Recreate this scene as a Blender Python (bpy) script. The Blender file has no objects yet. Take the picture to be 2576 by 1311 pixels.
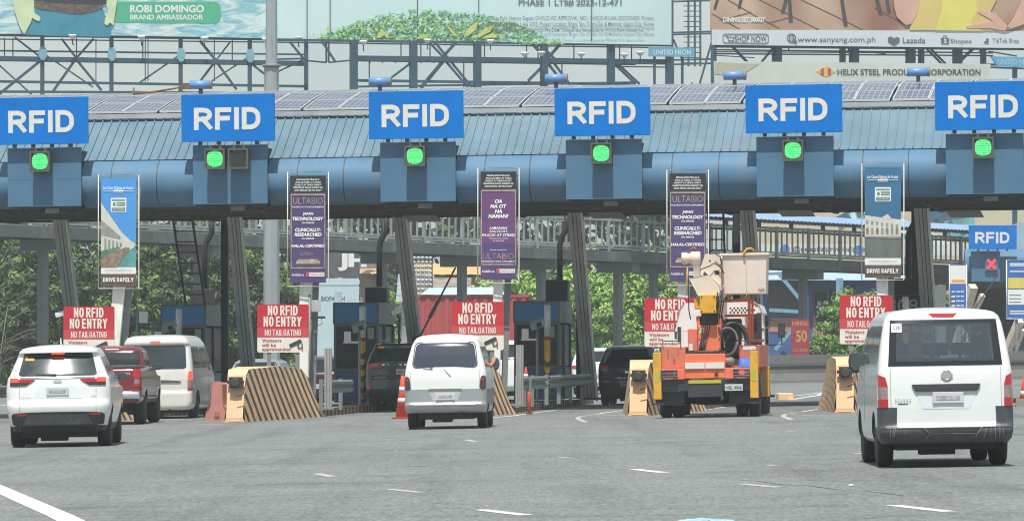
import bpy, math, random
from math import radians as R, sin, cos, pi, sqrt
from mathutils import Vector, Matrix
from mathutils.geometry import tessellate_polygon

scene = bpy.context.scene
COL = scene.collection
# ---------------------------------------------------------------- camera
F, U0, VH, H = 12000.0, 1288.0, 885.0, 1.54     # focal length and axis in units of a 2576 wide picture
cam_d = bpy.data.cameras.new("camera"); cam = bpy.data.objects.new("camera", cam_d); COL.objects.link(cam)
cam.location = (0, 0, H); cam.rotation_euler = (R(90), 0, 0)
cam_d.sensor_width = 36; cam_d.lens = F / 2576 * 36; cam_d.shift_y = (VH - 655.5) / 2576
cam_d.clip_start = 1; cam_d.clip_end = 20000
scene.camera = cam
# ---------------------------------------------------------------- world, sun, exposure
SUN_EL, SUN_AZ = 66.0, 188.0                      # azimuth clockwise from +Y (north), sun behind the camera to the left
w = bpy.data.worlds.new("World"); scene.world = w; w.use_nodes = True
nt = w.node_tree; nt.nodes.clear()
sky = nt.nodes.new("ShaderNodeTexSky"); sky.sky_type = 'NISHITA'; sky.sun_disc = False
sky.sun_elevation = R(SUN_EL); sky.sun_rotation = R(SUN_AZ); sky.dust_density = 1.2; sky.air_density = 1.2; sky.ozone_density = 1.0
bg = nt.nodes.new("ShaderNodeBackground"); bg.inputs[1].default_value = 0.10
tc = nt.nodes.new("ShaderNodeTexCoord"); mp = nt.nodes.new("ShaderNodeMapping")
mp.inputs['Scale'].default_value = (6, 6, 14)
nz = nt.nodes.new("ShaderNodeTexNoise"); nz.inputs['Scale'].default_value = 2.2; nz.inputs['Detail'].default_value = 5
cr = nt.nodes.new("ShaderNodeValToRGB"); cr.color_ramp.elements[0].position = .42; cr.color_ramp.elements[1].position = .68
mx = nt.nodes.new("ShaderNodeMix"); mx.data_type = 'RGBA'; mx.inputs[7].default_value = (6.4, 6.3, 5.7, 1)
out = nt.nodes.new("ShaderNodeOutputWorld")
L = nt.links.new
L(tc.outputs['Generated'], mp.inputs[0]); L(mp.outputs[0], nz.inputs['Vector']); L(nz.outputs[0], cr.inputs[0])
ml = nt.nodes.new("ShaderNodeMath"); ml.operation = 'MULTIPLY'; ml.inputs[1].default_value = .42
L(cr.outputs[0], ml.inputs[0]); L(ml.outputs[0], mx.inputs[0]); mb_ = nt.nodes.new('ShaderNodeMix'); mb_.data_type = 'RGBA'; mb_.inputs[0].default_value = .5; mb_.inputs[7].default_value = (4.3, 5.5, 6.2, 1); L(sky.outputs[0], mb_.inputs[6]); L(mb_.outputs[2], mx.inputs[6]); L(mx.outputs[2], bg.inputs[0]); L(bg.outputs[0], out.inputs[0])
sd = bpy.data.lights.new("sun", 'SUN'); sun = bpy.data.objects.new("sun", sd); COL.objects.link(sun)
sd.energy = 4.6; sd.angle = R(0.5); sd.color = (1.0, 0.965, 0.9)
_az, _el = R(SUN_AZ), R(SUN_EL)
sdir = Vector((sin(_az) * cos(_el), cos(_az) * cos(_el), sin(_el)))
sun.rotation_euler = (-sdir).to_track_quat('-Z', 'Y').to_euler()
sun.location = (0, 0, 60)
scene.view_settings.view_transform = 'Standard'; scene.view_settings.look = 'None'
scene.view_settings.exposure = 0.24; scene.view_settings.gamma = 1.0
scene.render.engine = 'CYCLES'
scene.cycles.filter_width = 1.1
scene.cycles.max_bounces = 8; scene.cycles.transparent_max_bounces = 12

# ---------------------------------------------------------------- geometry helpers
SL = 0.0175                                       # cross fall of the plaza
def gz(x): return SL * x
def W(u, v, Y): return Vector(((u - U0) / F * Y, Y, H + (VH - v) / F * Y))
def WX(u, Y): return (u - U0) / F * Y
def WZ(v, Y): return H + (VH - v) / F * Y
def G(u, v):                                      # picture point lying on the tilted ground
    k = (u - U0) / F; Y = H / ((v - VH) / F + SL * k); return Vector((k * Y, Y, SL * k * Y))

TEXT = {}
def text_geo(s, bold=0.0, shear=0.0):
    k = (s, bold, shear)
    if k in TEXT: return TEXT[k]
    cu = bpy.data.curves.new("lettering_outline", 'FONT'); cu.body = s; cu.offset = bold; cu.shear = shear
    cu.resolution_u = 3; cu.fill_mode = 'FRONT'
    ob = bpy.data.objects.new("lettering_outline", cu); me = bpy.data.meshes.new_from_object(ob)
    vs = [(v.co.x, v.co.y) for v in me.vertices]; fs = [tuple(p.vertices) for p in me.polygons]
    bpy.data.objects.remove(ob); bpy.data.curves.remove(cu); bpy.data.meshes.remove(me)
    x0 = min(v[0] for v in vs); x1 = max(v[0] for v in vs); y0 = min(v[1] for v in vs); y1 = max(v[1] for v in vs)
    TEXT[k] = ([((a - x0) / (x1 - x0), (b - y0) / (y1 - y0)) for a, b in vs], fs, (x1 - x0) / (y1 - y0))
    return TEXT[k]

GLY = {}
def _arc(cx, cy, rx, ry, a0, a1, n=6): return [(cx+rx*cos(R(a0+(a1-a0)*k/n)), cy+ry*sin(R(a0+(a1-a0)*k/n))) for k in range(n+1)]
GLY.update({
 'R': (1, [[(0, 0), (0, 1)] , [(0, 1), (.55, 1)] + _arc(.55, .74, .45, .26, 90, -90) + [(0, .48)], [(.5, .48), (1, 0)]]),
 'P': (1, [[(0, 0), (0, 1)], [(0, 1), (.55, 1)] + _arc(.55, .72, .45, .28, 90, -90) + [(0, .44)]]),
 'F': (.85, [[(0, 0), (0, 1)], [(0, 1), (1, 1)], [(0, .52), (.88, .52)]]),
 'E': (.88, [[(0, 0), (0, 1)], [(0, 1), (1, 1)], [(0, .51), (.9, .51)], [(0, 0), (1, 0)]]),
 'L': (.82, [[(0, 1), (0, 0)], [(0, 0), (1, 0)]]), 'I': (0, [[(0, 0), (0, 1)]]),
 'T': (.9, [[(0, 1), (1, 1)], [(.5, 0), (.5, 1)]]), 'H': (1, [[(0, 0), (0, 1)], [(1, 0), (1, 1)], [(0, .5), (1, .5)]]),
 'N': (1.02, [[(0, 0), (0, 1)], [(.02, 1), (.98, 0)], [(1, 0), (1, 1)]]), 'V': (1, [[(0, 1), (.5, 0)], [(.5, 0), (1, 1)]]),
 'X': (1, [[(0, 0), (1, 1)], [(0, 1), (1, 0)]]), 'Y': (1, [[(0, 1), (.5, .45)], [(1, 1), (.5, .45)], [(.5, .45), (.5, 0)]]),
 'A': (1.05, [[(0, 0), (.5, 1)], [(.5, 1), (1, 0)], [(.2, .26), (.8, .26)]]), 'U': (1, [[(0, 1), (0, .3)] + _arc(.5, .3, .5, .3, 180, 360) + [(1, 1)]]),
 'D': (1.02, [[(0, 0), (0, 1)], [(0, 1), (.42, 1)] + _arc(.42, .6, .58, .4, 90, 0) + _arc(.42, .4, .58, .4, 0, -90) + [(0, 0)]]),
 'O': (1, [_arc(.5, .68, .5, .32, 0, 180) + _arc(.5, .32, .5, .32, 180, 360) + [(1, .68)]]),
 'C': (1, [_arc(.5, .68, .5, .32, -8, 180) + _arc(.5, .32, .5, .32, 180, 368)]),
 'G': (1, [_arc(.5, .68, .5, .32, -5, 180) + _arc(.5, .32, .5, .32, 180, 360) + [(1, .46), (.55, .46)]]),
 'S': (.92, [_arc(.5, .75, .5, .25, 5, 245, 9) + _arc(.5, .25, .5, .25, 65, -175, 9)])})
class MB:
    def __init__(s): s.v = []; s.f = []; s.m = []; s.sm = []
    def add(s, vs, fs, mi=0, smooth=False):
        o = len(s.v); s.v += [tuple(a) for a in vs]
        for f in fs: s.f.append(tuple(o + i for i in f)); s.m.append(mi); s.sm.append(smooth)
        return s
    def box(s, x0, y0, z0, x1, y1, z1, mi=0, M=None):
        vs = [Vector((a, b, c)) for a in (x0, x1) for b in (y0, y1) for c in (z0, z1)]
        if M: vs = [M @ a for a in vs]
        return s.add(vs, [(0, 1, 3, 2), (4, 6, 7, 5), (0, 4, 5, 1), (2, 3, 7, 6), (0, 2, 6, 4), (1, 5, 7, 3)], mi)
    def cbox(s, c, d, mi=0, M=None):
        return s.box(c[0]-d[0]/2, c[1]-d[1]/2, c[2]-d[2]/2, c[0]+d[0]/2, c[1]+d[1]/2, c[2]+d[2]/2, mi, M)
    def bar(s, p, q, a, b=None, mi=0, up=(0, 0, 1)):       # rectangular bar p -> q, a wide, b deep
        b = b or a; p, q = Vector(p), Vector(q); d = (q - p).normalized()
        up = Vector(up)
        if abs(d.dot(up)) > .98: up = Vector((0, 1, 0))
        x = d.cross(up).normalized(); y = x.cross(d)
        vs = [c + x * i * a / 2 + y * j * b / 2 for c in (p, q) for i, j in ((-1, -1), (1, -1), (1, 1), (-1, 1))]
        return s.add(vs, [(0, 3, 2, 1), (4, 5, 6, 7), (0, 1, 5, 4), (1, 2, 6, 5), (2, 3, 7, 6), (3, 0, 4, 7)], mi)
    def tube(s, pts, r, n=8, mi=0, smooth=True):
        pts = [Vector(p) for p in pts]; rs = r if isinstance(r, (list, tuple)) else [r] * len(pts)
        ref = None; vs = []
        for i, p in enumerate(pts):
            d = ((pts[min(i+1, len(pts)-1)] - pts[max(i-1, 0)])).normalized()
            if ref is None: ref = Vector((0, 0, 1)) if abs(d.z) < .9 else Vector((1, 0, 0))
            x = d.cross(ref).normalized(); y = x.cross(d); ref = y
            vs += [p + (x * cos(2*pi*k/n) + y * sin(2*pi*k/n)) * rs[i] for k in range(n)]
        fs = [(i*n+k, i*n+(k+1) % n, (i+1)*n+(k+1) % n, (i+1)*n+k) for i in range(len(pts)-1) for k in range(n)]
        s.add(vs, fs, mi, smooth)
        m = len(pts) - 1
        o = len(s.v) - len(vs)
        s.f.append(tuple(o + k for k in reversed(range(n)))); s.m.append(mi); s.sm.append(False)
        s.f.append(tuple(o + m*n + k for k in range(n))); s.m.append(mi); s.sm.append(False)
        return s
    def lathe(s, prof, c=(0, 0, 0), axis='z', n=24, mi=0, smooth=True):
        vs = []
        for r_, h in prof:
            for k in range(n):
                a = 2*pi*k/n; p = (r_*cos(a), r_*sin(a), h)
                if axis == 'x': p = (h, r_*cos(a), r_*sin(a))
                if axis == 'y': p = (r_*cos(a), h, r_*sin(a))
                vs.append((p[0]+c[0], p[1]+c[1], p[2]+c[2]))
        m = len(prof)
        fs = [(i*n+k, i*n+(k+1) % n, (i+1)*n+(k+1) % n, (i+1)*n+k) for i in range(m-1) for k in range(n)]
        s.add(vs, fs, mi, smooth); o = len(s.v) - len(vs)
        s.f.append(tuple(o + k for k in reversed(range(n)))); s.m.append(mi); s.sm.append(False)
        s.f.append(tuple(o + (m-1)*n + k for k in range(n))); s.m.append(mi); s.sm.append(False)
        return s
    def poly(s, pts, y0, y1, mi=0, smooth=False):          # outline in (x, z) given thickness y0..y1
        n = len(pts); vs = [(x, y0, z) for x, z in pts] + [(x, y1, z) for x, z in pts]
        tris = tessellate_polygon([[Vector((x, z, 0)) for x, z in pts]])
        s.add(vs, [tuple(t) for t in tris] + [tuple(n + i for i in t) for t in tris] + [(i, (i+1) % n, n+(i+1) % n, n+i) for i in range(n)], mi, smooth)
        return s
    def text(s, st, x0, z0, x1, z1, y, bold=0., shear=0., mi=0, align='fit', M=None):
        vs, fs, asp = text_geo(st, bold, shear)
        if align != 'fit':
            wd = min((z1 - z0) * asp, x1 - x0)
            if align == 'c': c = (x0 + x1) / 2; x0, x1 = c - wd/2, c + wd/2
            elif align == 'l': x1 = x0 + wd
            else: x0 = x1 - wd
        ps = [Vector((x0 + a*(x1-x0), y, z0 + b*(z1-z0))) for a, b in vs]
        if M: ps = [M @ p for p in ps]
        return s.add(ps, fs, mi)
    def block(s, st, x0, z0, x1, z1, y, sw=.2, cond=.5, gap=.3, mi=0):    # block capitals drawn as thick strokes, fitted to a box
        h = z1-z0; t = sw*h; cells = []; tot = 0
        for c in st:
            if c == ' ': cells.append((None, cond*.5)); tot += cond*.5
            else: w_ = GLY[c][0]*cond if GLY[c][0] else 0; cells.append((c, w_)); tot += w_
        nletters = sum(1 for c in st if c != ' '); fixed = nletters*t + (len(st)-1)*gap*t; k = (x1-x0-fixed)/(tot*h); x = x0
        for c, w_ in cells:
            W_ = w_*h*k
            if c:
                for line in GLY[c][1]:
                    pts = []
                    for px, pz in line:
                        p = Vector((x+t/2+px*W_, z0+t/2+pz*(h-t)))
                        if not pts or (p-pts[-1]).length > 1e-6: pts.append(p)
                    n_ = len(pts); vs = []; t2 = t*(.82 if c == 'N' and len(line) == 2 and line[0][0] != line[1][0] else 1)
                    cl = (pts[0]-pts[-1]).length < 1e-6
                    for i, p in enumerate(pts):
                        a = pts[i-1] if i else (pts[-2] if cl else None); b = pts[i+1] if i < n_-1 else (pts[1] if cl else None)
                        d0 = (p-a).normalized() if a is not None else None; d1 = (b-p).normalized() if b is not None else None
                        q = p.copy()
                        if d0 is None: q = p-d1*t*.5; d0 = d1
                        if d1 is None: q = p+d0*t*.5; d1 = d0
                        if abs(d0.x) > .12 and abs(d0.y) > .12 and n_ == 2: q.y = min(z1-.0, max(z0, q.y))
                        n0 = Vector((-d0.y, d0.x)); n1 = Vector((-d1.y, d1.x)); m_ = (n0+n1).normalized(); ln = t2*.5/max(.4, m_.dot(n0))
                        for sg in (1, -1):
                            e = q+m_*ln*sg; vs.append((e.x, y, min(z1, max(z0, e.y))))
                    s.add(vs, [(2*i, 2*i+1, 2*i+3, 2*i+2) for i in range(n_-1)], mi); y -= .0004
                x += W_+t+gap*t
            else: x += W_
        return s
    def obj(s, name, mats, parent=None, loc=None, rot=None, bevel=0):
        me = bpy.data.meshes.new(name); me.from_pydata(s.v, [], s.f)
        for m in (mats if isinstance(mats, (list, tuple)) else [mats]): me.materials.append(m)
        me.polygons.foreach_set("material_index", s.m); me.polygons.foreach_set("use_smooth", s.sm); me.update()
        o = bpy.data.objects.new(name, me); COL.objects.link(o)
        if parent: o.parent = parent
        if loc is not None: o.location = loc
        if rot is not None: o.rotation_euler = (0, 0, rot) if not isinstance(rot, (tuple, list)) else rot
        if bevel:
            b = o.modifiers.new("soft_edges", 'BEVEL'); b.width = bevel; b.segments = 2; b.limit_method = 'ANGLE'; b.angle_limit = R(50)
        return o

def tag(o, label, cat, group=None):
    o["label"] = label; o["category"] = cat
    if group: o["group"] = group
    return o
def thing(name, label, cat, loc=(0, 0, 0), rot=0., group=None):
    o = bpy.data.objects.new(name, None); COL.objects.link(o); o.location = loc
    o.rotation_euler = (0, 0, rot) if not isinstance(rot, (tuple, list)) else rot
    o.empty_display_size = .3
    return tag(o, label, cat, group)
def struct(o): o["kind"] = "structure"; return o
def stuff(o): o["kind"] = "stuff"; return o
KIDS = {}
def dup(root, loc, rot=None, label=None, scale=None):
    if not KIDS or KIDS.get('_n') != len(bpy.data.objects):
        KIDS.clear()
        for o in bpy.data.objects:
            if o.parent: KIDS.setdefault(o.parent.name, []).append(o)
    def rec(o, par):
        c = o.copy(); COL.objects.link(c)
        if par: c.parent = par
        for k in KIDS.get(o.name, []): rec(k, c)
        return c
    r = rec(root, None); r.location = loc
    if rot is not None: r.rotation_euler = (0, 0, rot) if not isinstance(rot, (tuple, list)) else rot
    if scale: r.scale = scale
    if label: r["label"] = label
    KIDS['_n'] = -1
    return r

# ---------------------------------------------------------------- materials
MATS = {}
def mat(name, c, rough=.6, metal=0., var=.12, scale=3., coat=0., bump=0., emit=None, es=0., dirt=None, dscale=1.2, damt=.5, stretch=None, spec=.5):
    if name in MATS: return MATS[name]
    m = bpy.data.materials.new(name); m.use_nodes = True; t = m.node_tree; b = t.nodes['Principled BSDF']; l = t.links.new
    b.inputs['Roughness'].default_value = rough; b.inputs['Metallic'].default_value = metal
    b.inputs['Coat Weight'].default_value = coat; b.inputs['Coat Roughness'].default_value = .06
    b.inputs['Specular IOR Level'].default_value = spec
    base = (c[0], c[1], c[2], 1)
    b.inputs['Base Color'].default_value = base
    m.diffuse_color = base
    co = t.nodes.new('ShaderNodeTexCoord'); src = co.outputs['Object']
    if stretch:
        mp_ = t.nodes.new('ShaderNodeMapping'); mp_.inputs['Scale'].default_value = stretch; l(src, mp_.inputs[0]); src = mp_.outputs[0]
    if var > 0:
        n = t.nodes.new('ShaderNodeTexNoise'); n.inputs['Scale'].default_value = scale; n.inputs['Detail'].default_value = 5; l(src, n.inputs['Vector'])
        r = t.nodes.new('ShaderNodeValToRGB'); r.color_ramp.elements[0].position = .3; r.color_ramp.elements[1].position = .7
        r.color_ramp.elements[0].color = (c[0]*(1-var), c[1]*(1-var), c[2]*(1-var), 1)
        r.color_ramp.elements[1].color = (min(1, c[0]*(1+var)), min(1, c[1]*(1+var)), min(1, c[2]*(1+var)), 1)
        l(n.outputs[0], r.inputs[0]); col = r.outputs[0]
        if dirt:
            n2 = t.nodes.new('ShaderNodeTexNoise'); n2.inputs['Scale'].default_value = dscale; n2.inputs['Detail'].default_value = 8; n2.inputs['Roughness'].default_value = .7; l(src, n2.inputs['Vector'])
            r2 = t.nodes.new('ShaderNodeValToRGB'); r2.color_ramp.elements[0].position = .5; r2.color_ramp.elements[1].position = .72
            mm = t.nodes.new('ShaderNodeMath'); mm.operation = 'MULTIPLY'; mm.inputs[1].default_value = damt
            x = t.nodes.new('ShaderNodeMix'); x.data_type = 'RGBA'; x.inputs[7].default_value = (*dirt, 1)
            l(n2.outputs[0], r2.inputs[0]); l(r2.outputs[0], mm.inputs[0]); l(mm.outputs[0], x.inputs[0]); l(col, x.inputs[6]); col = x.outputs[2]
        l(col, b.inputs['Base Color'])
        rr = t.nodes.new('ShaderNodeMapRange'); rr.inputs[3].default_value = max(.02, rough*.8); rr.inputs[4].default_value = min(1, rough*1.2)
        l(n.outputs[0], rr.inputs[0]); l(rr.outputs[0], b.inputs['Roughness'])
        if bump:
            bp = t.nodes.new('ShaderNodeBump'); bp.inputs['Strength'].default_value = bump; bp.inputs['Distance'].default_value = .02
            l(n.outputs[0], bp.inputs['Height']); l(bp.outputs[0], b.inputs['Normal'])
    if emit: b.inputs['Emission Color'].default_value = (*emit, 1); b.inputs['Emission Strength'].default_value = es
    MATS[name] = m; return m

white_paint = mat("white_car_paint", (.72, .735, .72), .34, coat=.6, var=.03, scale=2, dirt=(.5, .47, .42), dscale=2.5, damt=.22)
old_white = mat("aged_white_car_paint", (.72, .725, .70), .5, coat=.15, var=.04, dirt=(.5, .48, .44), dscale=3, damt=.3)
pearl = mat("pearl_car_paint", (.62, .62, .58), .3, coat=.6, var=.03, dirt=(.42, .37, .3), dscale=2, damt=.25)
silver = mat("silver_car_paint", (.40, .41, .42), .35, .55, coat=.3, var=.05)
red_paint = mat("red_car_paint", (.16, .006, .011), .25, coat=.9, var=.05)
dark_paint = mat("charcoal_car_paint", (.022, .027, .034), .25, coat=.9, var=.1)
black_plastic = mat("black_plastic", (.035, .038, .042), .55, var=.15, scale=8)
grey_plastic = mat("grey_bumper_plastic", (.055, .062, .072), .5, var=.12, scale=6, dirt=(.22, .22, .22), dscale=6, damt=.3)
rubber = mat("tyre_rubber", (.022, .022, .023), .8, var=.25, scale=12)
alloy = mat("alloy_wheel", (.5, .5, .5), .35, .8, var=.1)
chrome = mat("chrome", (.8, .8, .8), .12, 1., var=.02)
under = mat("undercarriage_grime", (.018, .018, .018), .9, var=.3, scale=9)
glass = mat("tinted_car_glass", (.012, .016, .018), .07, var=.05, spec=.7)
glass_lt = mat("light_car_glass", (.035, .052, .055), .10, var=.5, scale=3, spec=1.)
red_lens = mat("red_lamp_lens", (.36, .010, .012), .15, var=.2, scale=25, coat=.5, emit=(1, .03, .02), es=.05)
red_lit = mat("lit_red_lamp", (.6, .02, .02), .2, var=.1, emit=(1, .06, .03), es=1.6)
dark_lens = mat("smoked_lamp_lens", (.06, .02, .022), .15, coat=.5, var=.2)
clear_lens = mat("clear_lamp_lens", (.28, .19, .19), .15, coat=.6, var=.15, scale=20)
amber = mat("orange_sticker", (.85, .33, .02), .5, var=.05)
plate_m = mat("number_plate_white", (.55, .56, .56), .5, var=.04)
plate_d = mat("number_plate_ink", (.06, .07, .08), .6, var=.0)
white_ink = mat("white_lettering", (.78, .80, .78), .6, var=.03)
rfid_blue = mat("sign_blue", (.0, .160, .54), .7, var=.10, scale=.8, dirt=(.002, .18, .62), dscale=2, damt=.5, spec=.05)
sign_red = mat("sign_red", (.45, .018, .030), .45, var=.04, dirt=(.5, .06, .07), dscale=1.5, damt=.5)
sign_red2 = mat("sign_pale_red", (.50, .055, .07), .45, var=.04)
sign_white = mat("sign_white", (.66, .65, .60), .5, var=.04)
sign_ink = mat("sign_maroon_ink", (.33, .03, .05), .6, var=0)
dark_ink = mat("dark_grey_ink", (.05, .055, .06), .6, var=0)
can_blue = mat("canopy_blue_paint", (.08, .18, .29), .6, var=.10, scale=.7, spec=.3, dirt=(.20, .21, .20), dscale=1.1, damt=.5, stretch=(1, 1, .45))
panel_blue = mat("panel_blue_paint", (.06, .155, .26), .6, var=.06, scale=.8, dirt=(.09, .2, .31), dscale=2, damt=.5)
roof_blue = mat("roof_blue_paint", (.110, .190, .245), .62, var=.16, scale=.6, dirt=(.20, .235, .25), dscale=.7, damt=.6)
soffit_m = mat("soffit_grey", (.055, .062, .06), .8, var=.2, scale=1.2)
dark_steel = mat("dark_steel", (.03, .034, .038), .6, var=.2)
grey_steel = mat("grey_painted_steel", (.19, .21, .22), .55, var=.15, scale=1.5, dirt=(.12, .12, .11), dscale=2)
column_grey = mat("column_grey_paint", (.42, .445, .445), .6, var=.12, scale=1.2, dirt=(.2, .2, .19), dscale=2)
galv = mat("galvanised_steel", (.19, .215, .22), .5, .2, var=.12, scale=4)
alu = mat("bare_aluminium", (.55, .56, .56), .4, .5, var=.06)
white_steel = mat("white_painted_steel", (.82, .82, .78), .5, var=.05, dirt=(.34, .17, .07), dscale=2.2, damt=.45, stretch=(1.5, 1.5, .5))
bb_steel = mat("teal_billboard_steel", (.022, .07, .11), .55, var=.2, scale=.6)
bb_light = mat("pale_blue_steel", (.18, .36, .45), .55, var=.12)  # sunlit-toned copy of the billboard steel on gussets; braces' own pale blue
concrete = mat("weathered_concrete", (.24, .235, .225), .85, var=.18, scale=1.2, bump=.3, dirt=(.09, .09, .085), dscale=.8, damt=.7, stretch=(1, 1, .4))
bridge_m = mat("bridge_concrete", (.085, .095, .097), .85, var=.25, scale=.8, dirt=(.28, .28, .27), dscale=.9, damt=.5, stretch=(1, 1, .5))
peach = mat("faded_orange_concrete", (.80, .50, .28), .75, var=.12, scale=1.5, dirt=(.34, .24, .16), dscale=2.6, damt=.75)
peach_lt = mat("pale_orange_concrete", (.74, .46, .26), .75, var=.08, scale=2, dirt=(.6, .36, .2), dscale=3, damt=.5)
stripe_blk = mat("faded_black_paint", (.060, .058, .052), .8, var=.3, scale=5, dirt=(.34, .23, .14), dscale=3.5, damt=.75)
orange = mat("orange_truck_paint", (.80, .165, .07), .5, coat=.1, var=.08, dirt=(.50, .17, .10), dscale=4, damt=.75)
orange_dull = mat("faded_orange_truck_paint", (.62, .155, .09), .6, var=.12, dirt=(.36, .16, .11), dscale=5, damt=.8)
yellow = mat("yellow_machine_paint", (.70, .36, .03), .5, var=.1, dirt=(.30, .16, .05), dscale=6, damt=.7)
cream = mat("cream_fibreglass", (.68, .57, .46), .5, var=.05, dirt=(.48, .37, .27), dscale=2.5, damt=.4)
pink_bucket = mat("pinkish_fibreglass", (.74, .60, .53), .5, var=.05, dirt=(.55, .42, .33), dscale=2.5, damt=.3)
cable_m = mat("black_cable", (.02, .02, .02), .5, var=.1)
cone_red = mat("cone_red", (.70, .06, .03), .5, var=.06)
pink_plastic = mat("faded_pink_plastic", (.52, .225, .19), .55, var=.08, dirt=(.40, .16, .13), dscale=3, damt=.4)
line_white = mat("road_line_paint", (.62, .60, .53), .75, var=.1, scale=8, dirt=(.22, .22, .21), dscale=5, damt=.55)
skin = mat("skin", (.45, .22, .14), .55, var=.06)
# ================================================================ GROUND
def asphalt():
    m = bpy.data.materials.new("worn_asphalt"); m.use_nodes = True; t = m.node_tree; b = t.nodes['Principled BSDF']; l = t.links.new
    co = t.nodes.new('ShaderNodeTexCoord')
    def noise(scale, det, sx=1, sy=1, rough=.6):
        mp_ = t.nodes.new('ShaderNodeMapping'); mp_.inputs['Scale'].default_value = (sx, sy, 1); l(co.outputs['Object'], mp_.inputs[0])
        n = t.nodes.new('ShaderNodeTexNoise'); n.inputs['Scale'].default_value = scale; n.inputs['Detail'].default_value = det; n.inputs['Roughness'].default_value = rough
        l(mp_.outputs[0], n.inputs['Vector']); return n.outputs[0]
    def ramp(v, p0, c0, p1, c1):
        r = t.nodes.new('ShaderNodeValToRGB'); r.color_ramp.elements[0].position = p0; r.color_ramp.elements[1].position = p1
        r.color_ramp.elements[0].color = (*c0, 1); r.color_ramp.elements[1].color = (*c1, 1); l(v, r.inputs[0]); return r.outputs[0]
    def mul(a, c):
        x = t.nodes.new('ShaderNodeMix'); x.data_type = 'RGBA'; x.blend_type = 'MULTIPLY'; x.inputs[0].default_value = 1; l(a, x.inputs[6]); l(c, x.inputs[7]); return x.outputs[2]
    c = ramp(noise(.25, 6), .3, (.167, .180, .173), .7, (.205, .216, .206))
    c = mul(c, ramp(noise(22, 4, 1, .12, .85), .34, (.62, .62, .62), .68, (1.32, 1.32, 1.32)))       # aggregate speckle
    c = mul(c, ramp(noise(9, 3, 1, .3), .35, (.9, .9, .9), .65, (1.08, 1.08, 1.08)))
    c = mul(c, ramp(noise(.5, 7, .55, 1.1, .7), .53, (1, 1, 1), .70, (.64, .64, .65)))             # oil and tyre smudges
    c = mul(c, ramp(noise(.22, 4, 1.6, .25, .6), .5, (1, 1, 1), .72, (.80, .80, .80)))
    c = mul(c, ramp(noise(.9, 4, 1.5, .05, .55), .52, (1, 1, 1), .70, (.80, .80, .80)))            # long tyre tracks
    c = mul(c, ramp(noise(1.6, 6, .5, 1.4, .7), .60, (1, 1, 1), .74, (.62, .62, .62)))
    l(c, b.inputs['Base Color']); b.inputs['Roughness'].default_value = .82; b.inputs['Specular IOR Level'].default_value = .35
    bp = t.nodes.new('ShaderNodeBump'); bp.inputs['Strength'].default_value = .35; bp.inputs['Distance'].default_value = .01
    l(noise(60, 2), bp.inputs['Height']); l(bp.outputs[0], b.inputs['Normal'])
    return m
asph = asphalt()
def sheet(name, x0, y0, x1, y1, dz, m, nx=1):
    mb = MB(); mb.add([(x0, y0, gz(x0)+dz), (x1, y0, gz(x1)+dz), (x1, y1, gz(x1)+dz), (x0, y1, gz(x0)+dz)], [(0, 1, 2, 3)])
    return mb.obj(name, m)
struct(sheet("road", -70, -60, 80, 330, 0, asph))
far = mat("far_ground_earth", (.13, .135, .10), .95, var=.3, scale=.05)
g = MB()
for (x0, y0, x1, y1) in ((-4000, -60, -70, 330), (80, -60, 4000, 330), (-4000, 330, 4000, 6000), (-4000, -4000, 4000, -60)):
    def cl(x): return gz(max(-70, min(80, x))) - .004
    g.add([(x0, y0, cl(x0)), (x1, y0, cl(x1)), (x1, y1, cl(x1)), (x0, y1, cl(x0))], [(0, 1, 2, 3)])
struct(g.obj("ground", far))

def marking(pts, wd, name="lane_marking", m=None, dz=.004):
    ps = [G(*p) if len(p) == 2 else Vector(p) for p in pts]; mb = MB(); vs = []
    for i, p in enumerate(ps):
        d = ps[min(i+1, len(ps)-1)] - ps[max(i-1, 0)]; n = Vector((-d.y, d.x, 0)).normalized() * wd/2
        for q in (p + n, p - n): vs.append((q.x, q.y, gz(q.x) + dz))
    mb.add(vs, [(2*i, 2*i+1, 2*i+3, 2*i+2) for i in range(len(ps)-1)])
    return struct(mb.obj(name, m or line_white))
faint = mat("worn_road_line_paint", (.42, .42, .38), .8, var=.15, scale=8, dirt=(.19, .19, .18), dscale=6, damt=.8)
marking([(-40, 1213), (60, 1257), (150, 1296), (230, 1336)], .26)
for a, b in (((1209, 1282), (1325, 1296)), ((1594, 1180), (1672, 1189)), ((2246, 1271), (2388, 1287))): marking([a, b], .16)
for a, b in (((1868, 1218), (1962, 1226)), ((797, 1191), (835, 1199)), ((2660, 1180), (2730, 1190)), ((2153, 1140), (2168, 1142)), ((1930, 1169), (1950, 1171))): marking([a, b], .14, m=faint)
for a, b in (((1400, 1149), (1430, 1151)), ((1172, 1106), (1195, 1111)), ((975, 1230), (1058, 1239)), ((1975, 1084), (1995, 1085))): marking([a, b], .12, m=faint)
for du, dv in ((0, 0), (517, -6), (-1030, 15), (-512, 7)):        # worn chevrons in front of every island nose
    if du in (0, 517):
        marking([(1452+du, 1053+dv), (1458+du, 1048+dv), (1490+du, 1044+dv)], .10, m=faint); marking([(1500+du, 1042+dv), (1530+du, 1037+dv), (1600+du, 1028+dv)], .10)
        marking([(1452+du, 1053+dv), (1474+du, 1062+dv), (1490+du, 1062+dv)], .12, m=faint)
    marking([(1498+du, 1051+dv), (1590+du, 1052+dv)], .12)
    marking([(1504+du, 1058+dv), (1540+du, 1057+dv)], .10, m=faint)
    marking([(1520+du, 1045+dv), (1640+du, 1043+dv), (1700+du, 1039+dv)], .12)
marking([(560, 1060), (700, 1052), (880, 1040), (1010, 1029), (1110, 1021)], .14)
marking([(1235, 1051), (1290, 1046), (1400, 1031), (1480, 1024), (1560, 1018)], .14)
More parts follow.
